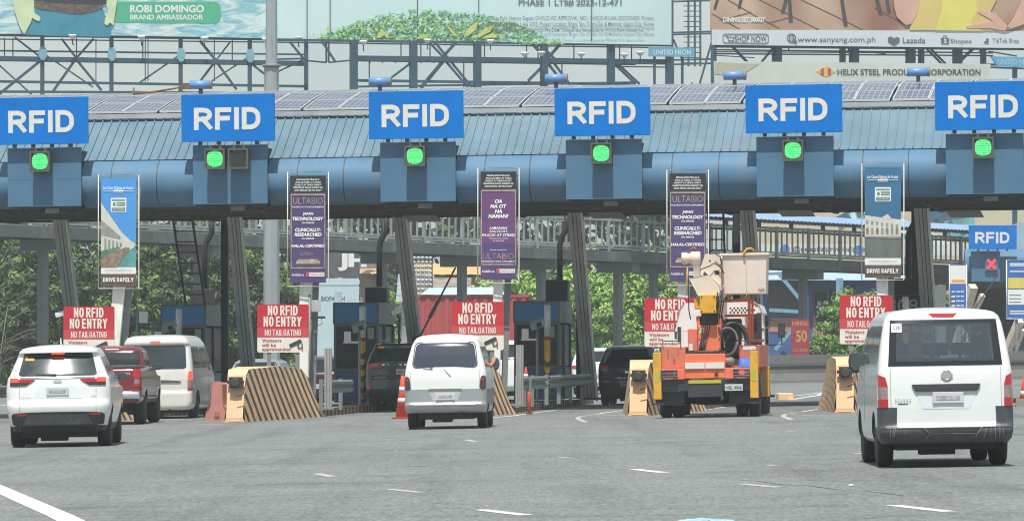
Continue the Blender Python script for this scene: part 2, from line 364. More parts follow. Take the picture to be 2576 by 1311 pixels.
marking([(1690, 1043), (1800, 1027), (1930, 1009)], .14)
marking([(1985, 1006), (2060, 994), (2080, 985)], .18); marking([(1960, 1000), (2040, 991), (2075, 986)], .14)
marking([(0, 1020), (30, 1017)], .2)
crack = mat("dark_road_seam", (.115, .12, .115), .9, var=.2)
marking([(1840, 1206), (1905, 1210), (1960, 1218), (2030, 1221), (2110, 1232), (2180, 1235), (2270, 1246)], .025, "road_seam", crack)
marking([(2080, 1222), (2240, 1219), (2320, 1221)], .03, "road_seam", crack)
marking([(970, 1171), (1075, 1173)], .05, "road_seam", crack)

# ================================================================ TOLL CANOPY
TH = R(8.5); CS = .0084
CAN = Matrix.Translation((0, 123, 0)) @ Matrix.Rotation(-TH, 4, 'Z') @ Matrix.Rotation(-CS, 4, 'Y')
CROT = CAN.to_euler()
def can(x, y, z): return CAN @ Vector((x, y, z))
LANES = [((u-U0)/F*122.7/(1+(u-U0)/F*math.tan(TH)))/cos(TH)+.10 for u in (107, 575, 1048, 1516.5, 1998, 2476)]
cano = thing("toll_canopy", "long blue toll plaza canopy with ribbed roof and rounded fascia spanning all lanes", "canopy", (0, 123, 0), tuple(CROT))
XL, XR = -19.5, 19.5
prof = [(.45, 6.64), (1.2, 7.08), (2.5, 7.86), (4.0, 8.17), (5.6, 8.45), (7.4, 8.62), (8.3, 8.6), (9.2, 8.1), (9.7, 7.0), (9.8, 5.44)]
rb = MB(); n = len(prof)
rib = .235; nr = int((XR-XL)/rib)
vs = [(x, y, z) for x in (XL, XR) for y, z in prof]
rb.add(vs, [(i, n+i, n+i+1, i+1) for i in range(n-1)])
for k in range(nr+1):                                        # standing seams
    x = XL + k*rib
    for i in range(3):
        (y0, z0), (y1, z1) = prof[i], prof[i+1]
        rb.add([(x-.016, y0, z0+.003), (x+.016, y0, z0+.003), (x+.016, y1, z1+.003), (x-.016, y1, z1+.003),
                (x-.016, y0, z0+.05), (x+.016, y0, z0+.05), (x+.016, y1, z1+.05), (x-.016, y1, z1+.05)],
               [(4, 5, 6, 7), (0, 4, 7, 3), (1, 2, 6, 5), (0, 1, 5, 4)])
rb.obj("roof", roof_blue, cano)
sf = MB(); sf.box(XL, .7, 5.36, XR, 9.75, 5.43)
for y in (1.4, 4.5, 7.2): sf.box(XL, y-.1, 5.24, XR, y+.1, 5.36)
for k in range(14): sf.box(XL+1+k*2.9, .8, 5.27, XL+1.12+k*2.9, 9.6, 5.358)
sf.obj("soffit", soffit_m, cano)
def bull(x0, x1):
    mb = MB(); N = 18; pts = []
    for i in range(N+1):
        a = R(-95) + R(200)*i/N
        pts.append((.62 - .62*cos(a), 6.02 + .62*sin(a)))
    m_ = len(pts); segs = 5
    vs = [(x0+(x1-x0)*k/segs, y, z) for k in range(segs+1) for y, z in pts]
    mb.add(vs, [(k*m_+i, (k+1)*m_+i, (k+1)*m_+i+1, k*m_+i+1) for k in range(segs) for i in range(m_-1)], smooth=True)
    for xx in (x0, x1): mb.add([(xx, y, z) for y, z in pts], [tuple(range(m_))])
    for k in (1, 3):
        xs = x0+(x1-x0)*(k/segs+.06)
        for i in range(m_-1):
            (ya, za), (yb, zb) = pts[i], pts[i+1]
            mb.add([(xs-.012, ya-.004, za), (xs+.012, ya-.004, za), (xs+.012, yb-.004, zb), (xs-.012, yb-.004, zb)], [(0, 1, 2, 3)], 1)
    mb.obj("fascia", [can_blue, dark_steel], cano)
PW = .985
edges = [XL] + [e for x in LANES for e in (x-PW+.03, x+PW-.03)] + [XR]
for i in range(0, len(edges), 2): bull(edges[i], edges[i+1])
for i, x in enumerate(LANES):
    mb = MB(); mb.box(x-PW, -.12, 5.44, x+PW, -.02, 6.97); mb.box(x-PW+.06, -.02, 5.40, x+PW-.06, .88, 6.9, 1)
    mb.box(x-PW, -.124, 6.25 if i else 6.15, x+PW, -.12, 6.262 if i else 6.165, 2) if i in (0,) else None
    mb.obj("fascia_panel", [panel_blue, dark_steel, can_blue], cano)
    mb = MB()                                                # back light frame hanging below the panel
    mb.box(x-.7, .2, 5.25, x+.9, .26, 5.29); mb.box(x-.7, .2, 5.15, x-.66, .26, 5.4); mb.box(x+.86, .2, 5.1, x+.9, .26, 5.4)
    mb.box(x-.05, .15, 5.27, x+.32, .24, 5.41, 1)
    mb.obj("cable_tray", [dark_steel, grey_steel], cano)
# rafters between soffit and roof ends
for xx in (XL, XR):
    mb = MB(); mb.add([(xx, y, z) for y, z in prof] + [(xx, .45, 5.4)], [tuple(range(len(prof)+1))]); mb.obj("gable", can_blue, cano)
gt = MB(); gt.box(XL, 2.26, 7.82, XR, 2.34, 7.945); gt.obj("gutter", alu, cano)

# ---- solar panels
cell = mat("solar_cells", (.085, .09, .15), .25, var=.25, scale=1.5, coat=.4)
cellg = mat("solar_grid_lines", (.45, .47, .52), .4, var=.05)
frame_m = mat("panel_frame", (.62, .63, .62), .4, .3, var=.05)
def solar(pw, dep):
    t = thing("solar_panel", "", "solar panel", group="solar panels along the canopy roof")
    f = MB(); e = .03
    f.box(0, 0, -.03, pw, e, .02); f.box(0, dep-e, -.03, pw, dep, .02); f.box(0, e, -.03, e, dep-e, .02); f.box(pw-e, e, -.03, pw, dep-e, .02)
    f.obj("frame", frame_m, t)
    c = MB(); c.add([(e, e, .01), (pw-e, e, .01), (pw-e, dep-e, .01), (e, dep-e, .01)], [(0, 1, 2, 3)])
    for k in range(1, 6):
        x = e+(pw-2*e)*k/6; c.box(x-.006, e, .011, x+.006, dep-e, .0145, 1)
    for k in range(1, 5):
        y = e+(dep-2*e)*k/5; c.box(e, y-.01, .0150, pw-e, y+.01, .0165, 1)
    c.obj("cells", [cell, cellg], t)
    return t
rows = [((2.35, 7.93), (3.95, 8.24), "lower row"), ((3.99, 8.25), (5.75, 8.54), "middle row"), ((5.8, 8.55), (7.4, 8.70), "ridge row")]
import itertools
ORD = ["first","second","third","fourth","fifth","sixth","seventh","eighth","ninth","tenth","eleventh","twelfth","thirteenth","fourteenth","fifteenth","sixteenth","seventeenth","eighteenth","nineteenth","twentieth"]
SPOT = ["left of the first RFID board", "after the first RFID board", "after the second RFID board", "after the third RFID board", "after the fourth RFID board", "after the fifth RFID board", "after the last big RFID board"]
for (a, b, rn) in rows:
    dep = sqrt((b[0]-a[0])**2 + (b[1]-a[1])**2) - .03; tilt = math.atan2(b[1]-a[1], b[0]-a[0]); pw = .93
    proto = None; x = -15.6; k = 0; cnt = {}
    while x < 14.6:
        M_ = CAN @ Matrix.Translation((x, a[0], a[1]+.07)) @ Matrix.Rotation(tilt, 4, 'X')
        xc = x + pw/2 + .9; sp = sum(1 for L_ in LANES if L_ < xc); cnt[sp] = cnt.get(sp, 0) + 1
        lab = "%s solar panel in the %s %s, from the left" % (ORD[cnt[sp]-1], rn, SPOT[sp])
        if proto is None:
            proto = solar(pw, dep); proto.location = M_.translation; proto.rotation_euler = M_.to_euler(); proto["label"] = lab
        else: dup(proto, M_.translation, tuple(M_.to_euler()), lab)
        k += 1; x += pw + (.012 if k % 2 else .075)

# ---- RFID boards, signals, roof beacons, downlights
RL = ["leftmost blue board reading RFID, cut by the left edge of the photo", "blue board reading RFID over the lane of the red pickup, second from the left", "blue board reading RFID above the white old van, third from the left", "blue board reading RFID to the left of the bucket truck, fourth from the left", "blue board reading RFID above the bucket truck basket, fifth from the left", "rightmost big blue board reading RFID with peeling black specks, above the clean white van"]
def rfid(label):
    t = thing("rfid_sign", label, "sign", group="blue RFID boards on the canopy front")
    b = MB(); b.box(-1.235, -.04, -.617, 1.235, .02, .61); b.obj("board", rfid_blue, t, bevel=.008)
    tx = MB()
    tx.block("RFID", -.90, -.315, .86, .265, -.046, .215, .62, .62)
    tx.obj("lettering", sign_white, t)
    br = MB()
    for x in (-.75, -.25, .25, .75): br.box(x-.05, .0, -.70, x+.05, .06, -.61)
    br.obj("bracket", dark_steel, t)
    return t
proto = None
for i, x in enumerate(LANES):
    p = can(x, -.3, 7.67)
    if proto is None: proto = rfid(RL[0]); proto.location = p; proto.rotation_euler = CROT
    else: dup(proto, p, tuple(CROT), RL[i])
sp_ = MB(); random.seed(5)
for k in range(16):
    x, z = random.uniform(-1.15, 1.1), random.choice((random.uniform(.3, .58), random.uniform(-.58, -.4)))
    r_ = random.uniform(.008, .03); sp_.box(x-r_, -.044, z-r_*.7, x+r_, -.041, z+r_*.7)
last_sign = [o for o in bpy.data.objects if o.get("label") == RL[5]][0]
sp_.obj("peeled_specks", dark_ink, last_sign)

green_led = mat("green_led", (.02, .5, .1), .4, var=.45, scale=14, emit=(.12, 1.0, .26), es=1.0)
_t = green_led.node_tree; _n = _t.nodes.new('ShaderNodeTexNoise'); _n.inputs['Scale'].default_value = 26; _n.inputs['Detail'].default_value = 3; _r = _t.nodes.new('ShaderNodeMapRange'); _r.inputs[1].default_value = .35; _r.inputs[2].default_value = .65; _r.inputs[3].default_value = .55; _r.inputs[4].default_value = 1.25
_c = _t.nodes.new('ShaderNodeTexCoord'); _t.links.new(_c.outputs['Object'], _n.inputs['Vector']); _t.links.new(_n.outputs[0], _r.inputs[0]); _t.links.new(_r.outputs[0], _t.nodes['Principled BSDF'].inputs['Emission Strength'])
led_off = mat("unlit_led_screen", (.022, .024, .024), .35, var=.2, scale=20)
housing = mat("signal_housing", (.085, .085, .075), .6, var=.15)
def octo(r): return [(r*math.copysign(abs(cos(2*pi*k/32))**.72, cos(2*pi*k/32)), r*math.copysign(abs(sin(2*pi*k/32))**.72, sin(2*pi*k/32))) for k in range(32)]
def signal(label, lit=True):
    t = thing("lane_signal", label, "traffic light", group="square lane signals on the canopy panels")
    b = MB(); b.box(-.26, -.02, -.26, .26, .3, .26)
    for x0, z0, x1, z1 in ((-.27, .22, .27, .27), (-.27, -.27, .27, -.22), (-.27, -.22, -.225, .22), (.225, -.22, .27, .22)): b.box(x0, -.07, z0, x1, -.018, z1)
    b.box(-.16, .05, .268, -.1, .25, .34); b.box(.1, .05, .268, .16, .25, .34)
    b.obj("housing", housing, t)
    s = MB()
    if lit: s.poly(octo(.205), -.03, -.021)
    else: s.box(-.2, -.03, -.2, .2, -.021, .2)
    s.obj("screen", green_led if lit else led_off, t)
    if lit:
        gq = MB()
        for k in range(-4, 5): wq = .2*sqrt(max(0, 1-(abs(k)/4.8)**2.8)); gq.box(-wq, -.0335, k*.045-.006, wq, -.0305, k*.045+.006)
        gq.obj("led_grid", mat("led_gap", (.01, .16, .05), .6, var=0), t)
    return t
SGL = ["lit green lane signal under the leftmost RFID board", "lit green lane signal beside the dark unlit signal", "lit green lane signal under the third RFID board from the left", "lit green lane signal left of the bucket truck, under the fourth RFID board", "lit green lane signal above the bucket truck, under the fifth RFID board", "lit green lane signal under the rightmost big RFID board"]
proto = None
for i, x in enumerate(LANES):
    xx = x - (.33 if i == 1 else .02 if i else .03); p = can(xx, -.44, 6.60)
    if proto is None: proto = signal(SGL[0]); proto.location = p; proto.rotation_euler = CROT
    else: dup(proto, p, tuple(CROT), SGL[i])
t = signal("unlit dark square signal right of a green one, under the second RFID board", False); t.location = can(LANES[1]+.29, -.44, 6.60); t.rotation_euler = CROT

beacon_m = mat("beacon_blue", (.13, .27, .50), .4, var=.06)
BL = ["blue cylinder beacon on the roof above the second RFID board", "blue cylinder beacon on the roof left of the third RFID board", "blue cylinder beacon on the roof left of the fourth RFID board", "blue cylinder beacon on the roof left of the fifth RFID board", "blue cylinder beacon on the roof in front of the steel company banner"]
proto = None
for i, (u, v) in enumerate(((505, 214), (956, 206), (1399, 198), (1848, 191), (2310, 182))):
    Y = 129 - .15*WX(u, 128); p = W(u, v, Y)
    if proto is None:
        proto = thing("roof_beacon", BL[0], "beacon", p, -TH, "cylinder beacons on the roof ridge")
        b = MB(); b.lathe([(.10, -.30), (.118, -.29), (.118, .26)], axis='x', n=20); b.obj("cylinder", beacon_m, proto)
        b = MB(); b.lathe([(.122, .26), (.122, .31), (.10, .315)], axis='x', n=20); b.obj("end_cap", grey_steel, proto)
        b = MB(); b.box(-.05, -.05, -.35, .05, .05, -.10); b.obj("post", dark_steel, proto)
    else: dup(proto, p, -TH, BL[i])
lamp_m = mat("lamp_housing_grey", (.30, .28, .26), .5, var=.08)
DL = ["flat grey floodlight under the canopy edge, leftmost of the row", "flat grey floodlight over the pickup lane, beside the banner with the waterside street", "flat grey floodlight over the lane left of the old white van", "flat grey floodlight under the canopy right of the tall purple banner in the middle", "flat grey floodlight over the bucket of the orange truck", "flat grey floodlight hanging over the far right lane, above the small RFID board"]
proto = None
for i, (u, v) in enumerate(((122, 549), (585, 538), (1061, 553), (1525, 544), (2003, 540), (2428, 542))):
    Y = 128 - .15*WX(u, 128)
    if proto is None:
        proto = thing("flood_light", DL[0], "light", W(u, v, Y), -TH, "flat floodlights under the canopy")
        b = MB(); b.add([(-.48, -.3, .1), (.42, -.3, .1), (.48, .3, -.05), (-.40, .3, -.05), (-.46, -.28, .14), (.4, -.28, .14), (.46, .3, .0), (-.38, .3, .0)],
                        [(0, 1, 2, 3), (4, 5, 6, 7), (0, 1, 5, 4), (1, 2, 6, 5), (2, 3, 7, 6), (3, 0, 4, 7)]); b.obj("housing", lamp_m, proto)
        b = MB(); b.box(-.03, -.03, .08, .03, .03, .35); b.box(-.3, -.025, .3, .3, .025, .35); b.obj("hanger", dark_steel, proto)
    else: dup(proto, W(u, v, Y), -TH, DL[i])

def ladder(u, v0, v1, Y, lean, label, w_=.42):
    p = W(u, v1, Y); top = W(u-lean, v0, Y)-p
    t = thing("access_ladder", label, "ladder", p, -TH, "dark access ladders under the canopy")
    mb = MB()
    for sx in (-1, 1): mb.bar((sx*w_/2, 0, 0), top+Vector((sx*w_/2, 0, 0)), .06, .05)
    mb.obj("rails", dark_steel, t); mb = MB(); k = .3
    while k < top.length-.1: q = top*(k/top.length); mb.bar(q+Vector((-w_/2, 0, 0)), q+Vector((w_/2, 0, 0)), .035, .035); k += .3
    mb.obj("rungs", dark_steel, t); return t
ladder(492, 545, 768, 134, 34, "dark access ladder under the canopy above the high-roof van", .55)
ladder(1812, 520, 905, 131, 12, "dark access ladder behind the bucket truck's basket")
# ================================================================ TOLL ISLANDS, COLUMNS, BOOTHS
HD = R(7.0)                                        # heading of the lanes
HX, HY = sin(HD), cos(HD)
ISL_X = [-6.62, -1.75, 2.98, 7.72]                 # island noses at Y=112, left to right, then the one hidden at far left
NOSE = {1: WX(592, 112.6), 2: WX(1098, 112), 3: WX(1606, 111.4), 4: WX(2126, 110.6), 0: WX(90, 113.4), 5: WX(2640, 110)}
NY = {0: 113.4, 1: 112.6, 2: 112, 3: 111.4, 4: 110.6, 5: 110}
IN = ["beside the white seven seater at far left", "behind the pink plastic barrier", "behind the old white van", "left of the orange bucket truck", "left of the clean white van", "beyond the right edge"]
def isl(i, a, b, z=0):                              # a: sideways from island axis, b: metres beyond the nose
    x = NOSE[i] + a*HY + b*HX; y = NY[i] - a*HX + b*HY
    return Vector((x, y, gz(x) + z))
kerb_side = mat("kerb_brown", (.34, .21, .12), .8, var=.2, scale=4)
for i in range(6):
    t = thing("toll_island", "raised toll island with brown and black kerb, %s" % IN[i], "traffic island", isl(i, 0, 0), -HD, "raised islands between the toll lanes")
    hw = [.55, .8, .8, .8, .8, .8][i]
    s0, s1, Lk = gz(-hw), gz(hw), 27
    mb = MB(); mb.add([(x, y, z+gz(x)) for x in (-hw, hw) for y in (5.4, Lk) for z in (0, .2)], [(0, 1, 3, 2), (4, 6, 7, 5), (0, 4, 5, 1), (2, 3, 7, 6), (0, 2, 6, 4), (1, 5, 7, 3)])
    mb.obj("slab", concrete, t)
    for sx in (-1, 1):
        mb = MB(); k = 0; y = 5.4
        while y < Lk: mb.box(min(sx*hw, sx*(hw+.06)), y, gz(sx*hw), max(sx*hw, sx*(hw+.06)), y+.3, .22+gz(sx*hw), k % 2); y += .3; k += 1
        mb.obj("kerb", [kerb_side, stripe_blk], t)

# ---- concrete crash barriers with hazard stripes and a flasher lamp
lamp_glass = mat("flasher_glass", (.06, .055, .04), .3, var=.2)
def crash(i, label):
    t = thing("crash_barrier", label, "barrier", isl(i, 0, 0), -HD, "striped concrete crash barriers at the island noses")
    hw0, hw1, hh, Lb = .25, 1.10, 1.22, 7.0
    zt = [(0, 1.0), (.45, 1.2), (2.5, 1.24), (3.8, 1.08), (Lb, .25)]
    def hw(y): return hw0 + (hw1-hw0)*min(1, y/Lb)
    st = [(-.12, .0), (0.02, .55), (.2, 1.10), (.45, 1.24), (3.0, 1.30), (5.2, 1.22), (5.9, .98), (6.5, .58), (Lb, .14)]
    mb = MB(); bot = []; top = []
    for y, z in st:
        a = hw(max(0, y)); b = a*.80
        bot.append((a, y)); top.append((b, y, z))
    vs = []
    for (a, y), (b, y2, z) in zip(bot, top):
        zz = max(z, .1); vs += [(-a, y, gz(-a)), (-b, y2, zz + gz(-b)), (b, y2, zz+gz(b)), (a, y, gz(a))]
    m_ = len(st); fs = []; fm = []
    mb.add(vs, [(4*k+1, 4*k+2, 4*k+6, 4*k+5) for k in range(m_-1)] + [(0, 1, 2, 3)], 0)
    mb.add(vs, [(4*m_-4, 4*m_-3, 4*m_-2, 4*m_-1)], 0)
    fp = MB(); fp.add([(-.15, -.128, .02), (.15, -.128, .02), (.13, -.0, .5), (-.13, -.0, .5)], [(0, 1, 2, 3)]); fp.obj("nose_plate", peach_lt, t)
    def ztop(y):
        for (y0, z0), (y1, z1) in zip(st, st[1:]):
            if y0 <= y <= y1: return z0 + (z1-z0)*(y-y0)/(y1-y0)
        return .1
    def P_(sx, y, h):                                  # flanks: slanted black and orange bands share one mesh
        y = max(-.1, min(Lb, y)); zt_ = max(.1, ztop(max(0, y))); h = min(h, zt_); a = hw(max(0, y)); x = a*(1-.20*h/zt_); return (sx*x, y if y > 0 else y*(1-h/zt_), h + gz(sx*x))
    N = 13
    for sx in (-1, 1):
        y = -1.9
        while y < Lb:
            for h0, h1, mi in ((0, .57, 1), (.57, 1, 2)):
                ya, yb = y+.47*h0, y+.47*h1; vs = []
                for q in range(N+1): h = 1.32*q/N; vs += [P_(sx, ya+1.35*(1-h/1.32), h), P_(sx, yb+1.35*(1-h/1.32), h)]
                mb.add(vs, [(2*q, 2*q+1, 2*q+3, 2*q+2) for q in range(N)], mi)
            y += .47
    mb.obj("body", [peach_lt, peach, stripe_blk], t)
    l = MB(); l.box(-.14, -.12, .80, .16, .1, 1.06); l.box(-.19, -.03, .9, -.14, .05, .98); l.box(.16, -.03, .9, .2, .05, .98)
    l.tube([(.18, -.03, .92), (.24, -.12, .8), (.22, -.16, .66), (.05, -.16, .60)], .012, 6)
    fl = l.obj("flasher_lamp", dark_steel, t)
    g_ = MB(); g_.lathe([(.09, -.03), (.11, 0.), (.05, .02)], (.01, -.125, .93), 'y', 18); g_.obj("lens", lamp_glass, fl)
    return t
crash(0, "striped concrete crash barrier hidden beside the white seven seater")
crash(1, "long striped concrete crash barrier right of the pink plastic barrier")
crash(2, "striped concrete crash barrier half hidden behind the old white van")
crash(3, "pale orange crash barrier with flasher, left of the orange bucket truck")
crash(4, "pale orange crash barrier with flasher, left of the clean white van")

# ---- leaning steel columns
CL = ["leaning grey steel column left of the leftmost red sign", "leaning grey steel column between the blue-roofed booth and the second red sign", "leaning grey steel column beside the raised barrier arm", "leaning grey steel column right of the booth beside the dark parked-looking car", "leaning steel column in shade behind the truck bucket", "leaning steel column right of the rightmost tall banner"]
def column(p0, p1, label):
    base = Vector(p0); t = thing("canopy_column", label, "column", base, 0, "leaning steel columns under the canopy")
    q = Vector(p1) - base
    mb = MB(); mb.bar((0, .02, 0), q+Vector((0, .02, 0)), .30, .10); mb.obj("shaft", dark_steel, t)
    for dx, wd, m_ in ((-.15, .12, column_grey), (-.035, .08, column_grey), (.07, .09, column_grey), (.165, .05, white_steel)):  # white right flange paints in a sunlit edge the sun doesn't reach
        f = MB(); f.bar((dx, -.06, 0), q + Vector((dx, -.06, 0)), wd, .22 if dx > .16 else .08); f.obj("flange", m_, t)
    pl = MB(); pl.box(-.3, -.3, -.02, .3, .3, .04); pl.obj("base_plate", dark_steel, t)
    return t
for i, (ut, vt, ub, vb, Yt, Yb) in enumerate(((152, 548, 212, 905, 131, 134.5), (590, 540, 634, 905, 130, 133.5), (1008, 545, 1062, 960, 129.5, 133), (1446, 520, 1487, 1003, 128.5, 132), (1880, 525, 1920, 985, 128, 131), (2318, 515, 2350, 960, 127.5, 130.5))):
    pb = W(ub, vb, Yb); pb.z = gz(pb.x) + .2; column(pb, W(ut, vt, Yt), CL[i])
BC = ["upright dark steel post beside the booth left of the second red sign", "upright dark steel post in shade left of the leaning column right of the second booth", "upright dark steel post behind the truck bucket left of the leaning column", "upright dark post left of the column beside the rightmost banner"]
for i, (u, vt, vb, Y) in enumerate(((566, 540, 960, 134), (1459, 520, 985, 134), (1853, 520, 960, 133), (2302, 515, 900, 131))):
    p = W(u, vb, Y); p.z = gz(p.x) + .2; t = thing("canopy_post", BC[i], "post", p, -HD, "dark upright posts under the canopy")
    mb = MB(); hgt = WZ(vt, Y)-p.z; mb.box(-.09, -.012, 0, .09, .012, hgt); mb.box(-.1, -.1, 0, -.08, .1, hgt); mb.box(.08, -.1, 0, .1, .1, hgt); mb.obj("shaft", dark_steel, t)
    mb = MB(); mb.box(-.18, -.18, -.01, .18, .18, .03); mb.obj("base_plate", dark_steel, t)

# ---- white sign pillars and banners
BAN_D = 120.6
def pillar(ut, vt, ub, label, w0=.30, D=None):
    D = 120.86-.15*WX((ut+ub)/2, 122)
    p = W(ub, 1000, D); p.z = gz(p.x)+.15
    t = thing("sign_pillar", label, "pillar", p, 0, "white painted pillars holding the tall banners")
    top = W(ut, vt, D) - p; mb = MB(); mb.bar((0, 0, 0), top, w0, w0*.8); mb.obj("shaft", white_steel, t, bevel=.02)
    s = MB(); s.bar((.24, .3, 0), top + Vector((.24, .3, 0)), .16, .12); s.obj("backing_post", grey_steel, t)
    mb = MB(); mb.box(-.26, -.26, -.02, .26, .26, .05); mb.obj("base_plate", galv, t)
    return t
pillar(322, 470, 272, "white leaning pillar holding the blue waterside street banner")
pillar(777, 470, 760, "white rust-streaked pillar holding the purple banner behind the second red sign")
pillar(1262, 460, 1243, "white pillar holding the purple banner in the middle of the photo", .24)
pillar(1724, 460, 1715, "white pillar holding the purple banner half hidden by the truck", .30)
pillar(2217, 450, 2222, "white pillar holding the banner with the arched building", .28)

ban_purple = mat("banner_purple", (.075, .045, .15), .5, var=.12, scale=.5)
ban_plum = mat("banner_plum", (.13, .05, .17), .5, var=.12, scale=.5)
ban_black = mat("banner_black", (.02, .022, .024), .5, var=.1)
gold = mat("banner_gold", (.45, .38, .24), .4, .3, var=.35, scale=6)
brown_strip = mat("banner_brown", (.115, .075, .062), .5, var=.06)
ban_white = mat("banner_white", (.72, .73, .72), .5, var=.03)
sky_blue = mat("banner_sky_blue", (.06, .28, .66), .5, var=.12, scale=.8)
sky_deep = mat("banner_deep_blue", (.03, .14, .27), .5, var=.2, scale=.7)
teal = mat("banner_teal", (.06, .24, .24), .5, var=.15)
green_lbl = mat("banner_green_label", (.08, .22, .19), .5, var=.05)
pale_cream = mat("printed_cream", (.55, .56, .50), .5, var=.08, scale=4)
print_water = mat("printed_water", (.10, .30, .29), .5, var=.3, scale=3)
print_murk = mat("printed_murky_water", (.12, .145, .12), .5, var=.2, scale=3, stretch=(1, 1, .4))
print_stone = mat("printed_stone", (.24, .18, .13), .5, var=.4, scale=9)
print_green = mat("printed_green", (.07, .22, .13), .5, var=.3, scale=8)
print_grey = mat("printed_grey", (.25, .27, .26), .5, var=.2, scale=6)
mall_red = mat("small_red_logo", (.55, .03, .05), .5, var=.05)
BW, BH = 1.0, 2.84
def banner_base(u, vt, vb, label):
    p = W(u, (vt+vb)/2, BAN_D - .15*WX(u, BAN_D))
    t = thing("banner_sign", label, "banner", p, -R(4), "tall banners in white pipe frames")
    f = MB(); e = .017; hw_, hh = .525, 1.455
    f.tube([(-hw_, 0, -hh), (hw_, 0, -hh), (hw_, 0, hh), (-hw_, 0, hh), (-hw_, 0, -hh)], e, 6)
    f.obj("frame", mat("weathered_white_pipe", (.66, .65, .60), .55, var=.08, dirt=(.34, .2, .1), dscale=3, damt=.5), t)
    tie = MB()
    for z in (-.9, -.3, .3, .9, 1.25):
        for sx in (-1, 1): tie.box(sx*.46-.06, -.008, z-.008, sx*.46+.06, .006, z+.008)
    tie.obj("ties", dark_steel, t)
    for z in (-1.0, .9):
        b_ = MB(); b_.box(-.08, .01, z-.05, .08, .2, z+.05); b_.obj("bracket", grey_steel, t)
    return t
def inside(mb, x0, z0, x1, z1, y=-.012, mi=0): mb.box(x0, y, z0, x1, y+.006, z1, mi)
def banner_bio(u, vt, vb, label, slogan):
    t = banner_base(u, vt, vb, label); hw_ = .455
    c = MB(); inside(c, -hw_, .92, hw_, 1.36, mi=1); inside(c, -hw_, -1.36, hw_, .92); c.obj("cloth", [ban_purple if not slogan else ban_plum, ban_black], t)
    if slogan:
        q = MB(); inside(q, -hw_+.004, -1.35, hw_-.004, -.45, -.0165); q.obj("lower_cloth", ban_purple, t)
    b = MB(); z0, z1 = -.97, .86
    for x0, y0, x1, y1 in ((-.44, z1, .44, z1+.035), (-.44, z0-.03, .44, z0), (-.44, z0, -.42, z1), (.42, z0, .44, z1)): inside(b, x0, y0, x1, y1, -.0212)
    b.obj("gold_border", gold, t)
    x = MB(); y = -.022
    for k, s_ in enumerate(("MAHALANG PAALALA:", "ANG ULTABIO AY HINDI", "GAMOT AT HINDI DAPAT", "GAMITING PANG GAMOT SA", "ANO MANG URI NG SAKIT")):
        x.text(s_, -.42, 1.24-k*.068, .42, 1.283-k*.068, y, .02, .2, align='c')
    g_ = MB()
    if not slogan:
        x.text("JAPAN", -.42, .34, .42, .43, y, .04, .2, align='c'); x.text("TECHNOLOGY", -.42, .22, .42, .31, y, .04, .2, align='c'); x.text("ON IMMUSE", -.3, .14, .3, .185, y, .02, .1, align='c')
        x.text("CLINICALLY-", -.42, -.06, .42, .03, y, .04, .2, align='c'); x.text("RESEARCHED", -.42, -.18, .42, -.09, y, .04, .2, align='c'); x.text("ON IMMUSE", -.3, -.26, .3, -.215, y, .02, .1, align='c')
        x.text("HALAL-CERTIFIED", -.42, -.46, .42, -.385, y, .035, .15)
        x.text("POSTBIOTIC FOOD SUPPLEMENT", -.41, .545, .41, .585, y, .015)
        g_.text("ULTABIO", -.38, .64, .38, .80, y, -.012)
        g_.lathe([(.28, -.03), (.31, 0), (.31, .05), (.26, .06)], (0, 0, 0), 'z', 20) if False else None
        g_.box(-.3, -.02, -.88, .3, -.015, -.80); g_.box(-.26, -.0195, -.80, .26, -.0145, -.76); g_.text("ULTABIO", -.2, -.66, .12, -.58, y, -.01)
    else:
        for k, s_ in enumerate(("OA", "NA OT", "NA", "NAMAN?")): x.text(s_, -.42, .56-k*.125, .42, .66-k*.125, y, .045, .2, align='c')
        x.text("LABANAN", -.42, -.10, .42, -.03, y, .02, .2, align='c'); x.text("ANG PUYAT,", -.42, -.19, .42, -.12, y, .02, .2, align='c'); x.text("PAGOD AT STRESS", -.42, -.28, .42, -.21, y, .02, .2)
        x.text("With proper diet, exercise", -.28, -.35, .28, -.31, y, .012, align='c'); x.text("and quality sleep", -.2, -.41, .2, -.37, y, .012, align='c')
        x.text("A friendly reminder from:", -.3, -.64, .3, -.60, y, .012, align='c')
        g_.text("ULTABIO", -.39, -.85, .39, -.70, y, -.012); x.text("POSTBIOTIC FOOD SUPPLEMENT", -.41, -.93, .41, -.89, y, .015)
    x.text("Available at:", -.42, -1.19, -.1, -1.12, y, .012)
    x.obj("lettering", white_ink, t); g_.obj("gold_lettering", gold, t)
    m_ = MB(); inside(m_, -.04, -1.20, .42, -1.10, -.0185); m_.obj("logo_plate", ban_white, t)
    m_ = MB(); inside(m_, -.035, -1.195, .03, -1.105, -.0235); m_.text("mercury drug", .05, -1.18, .40, -1.12, -.0215, .01); m_.obj("logo", mall_red, t)
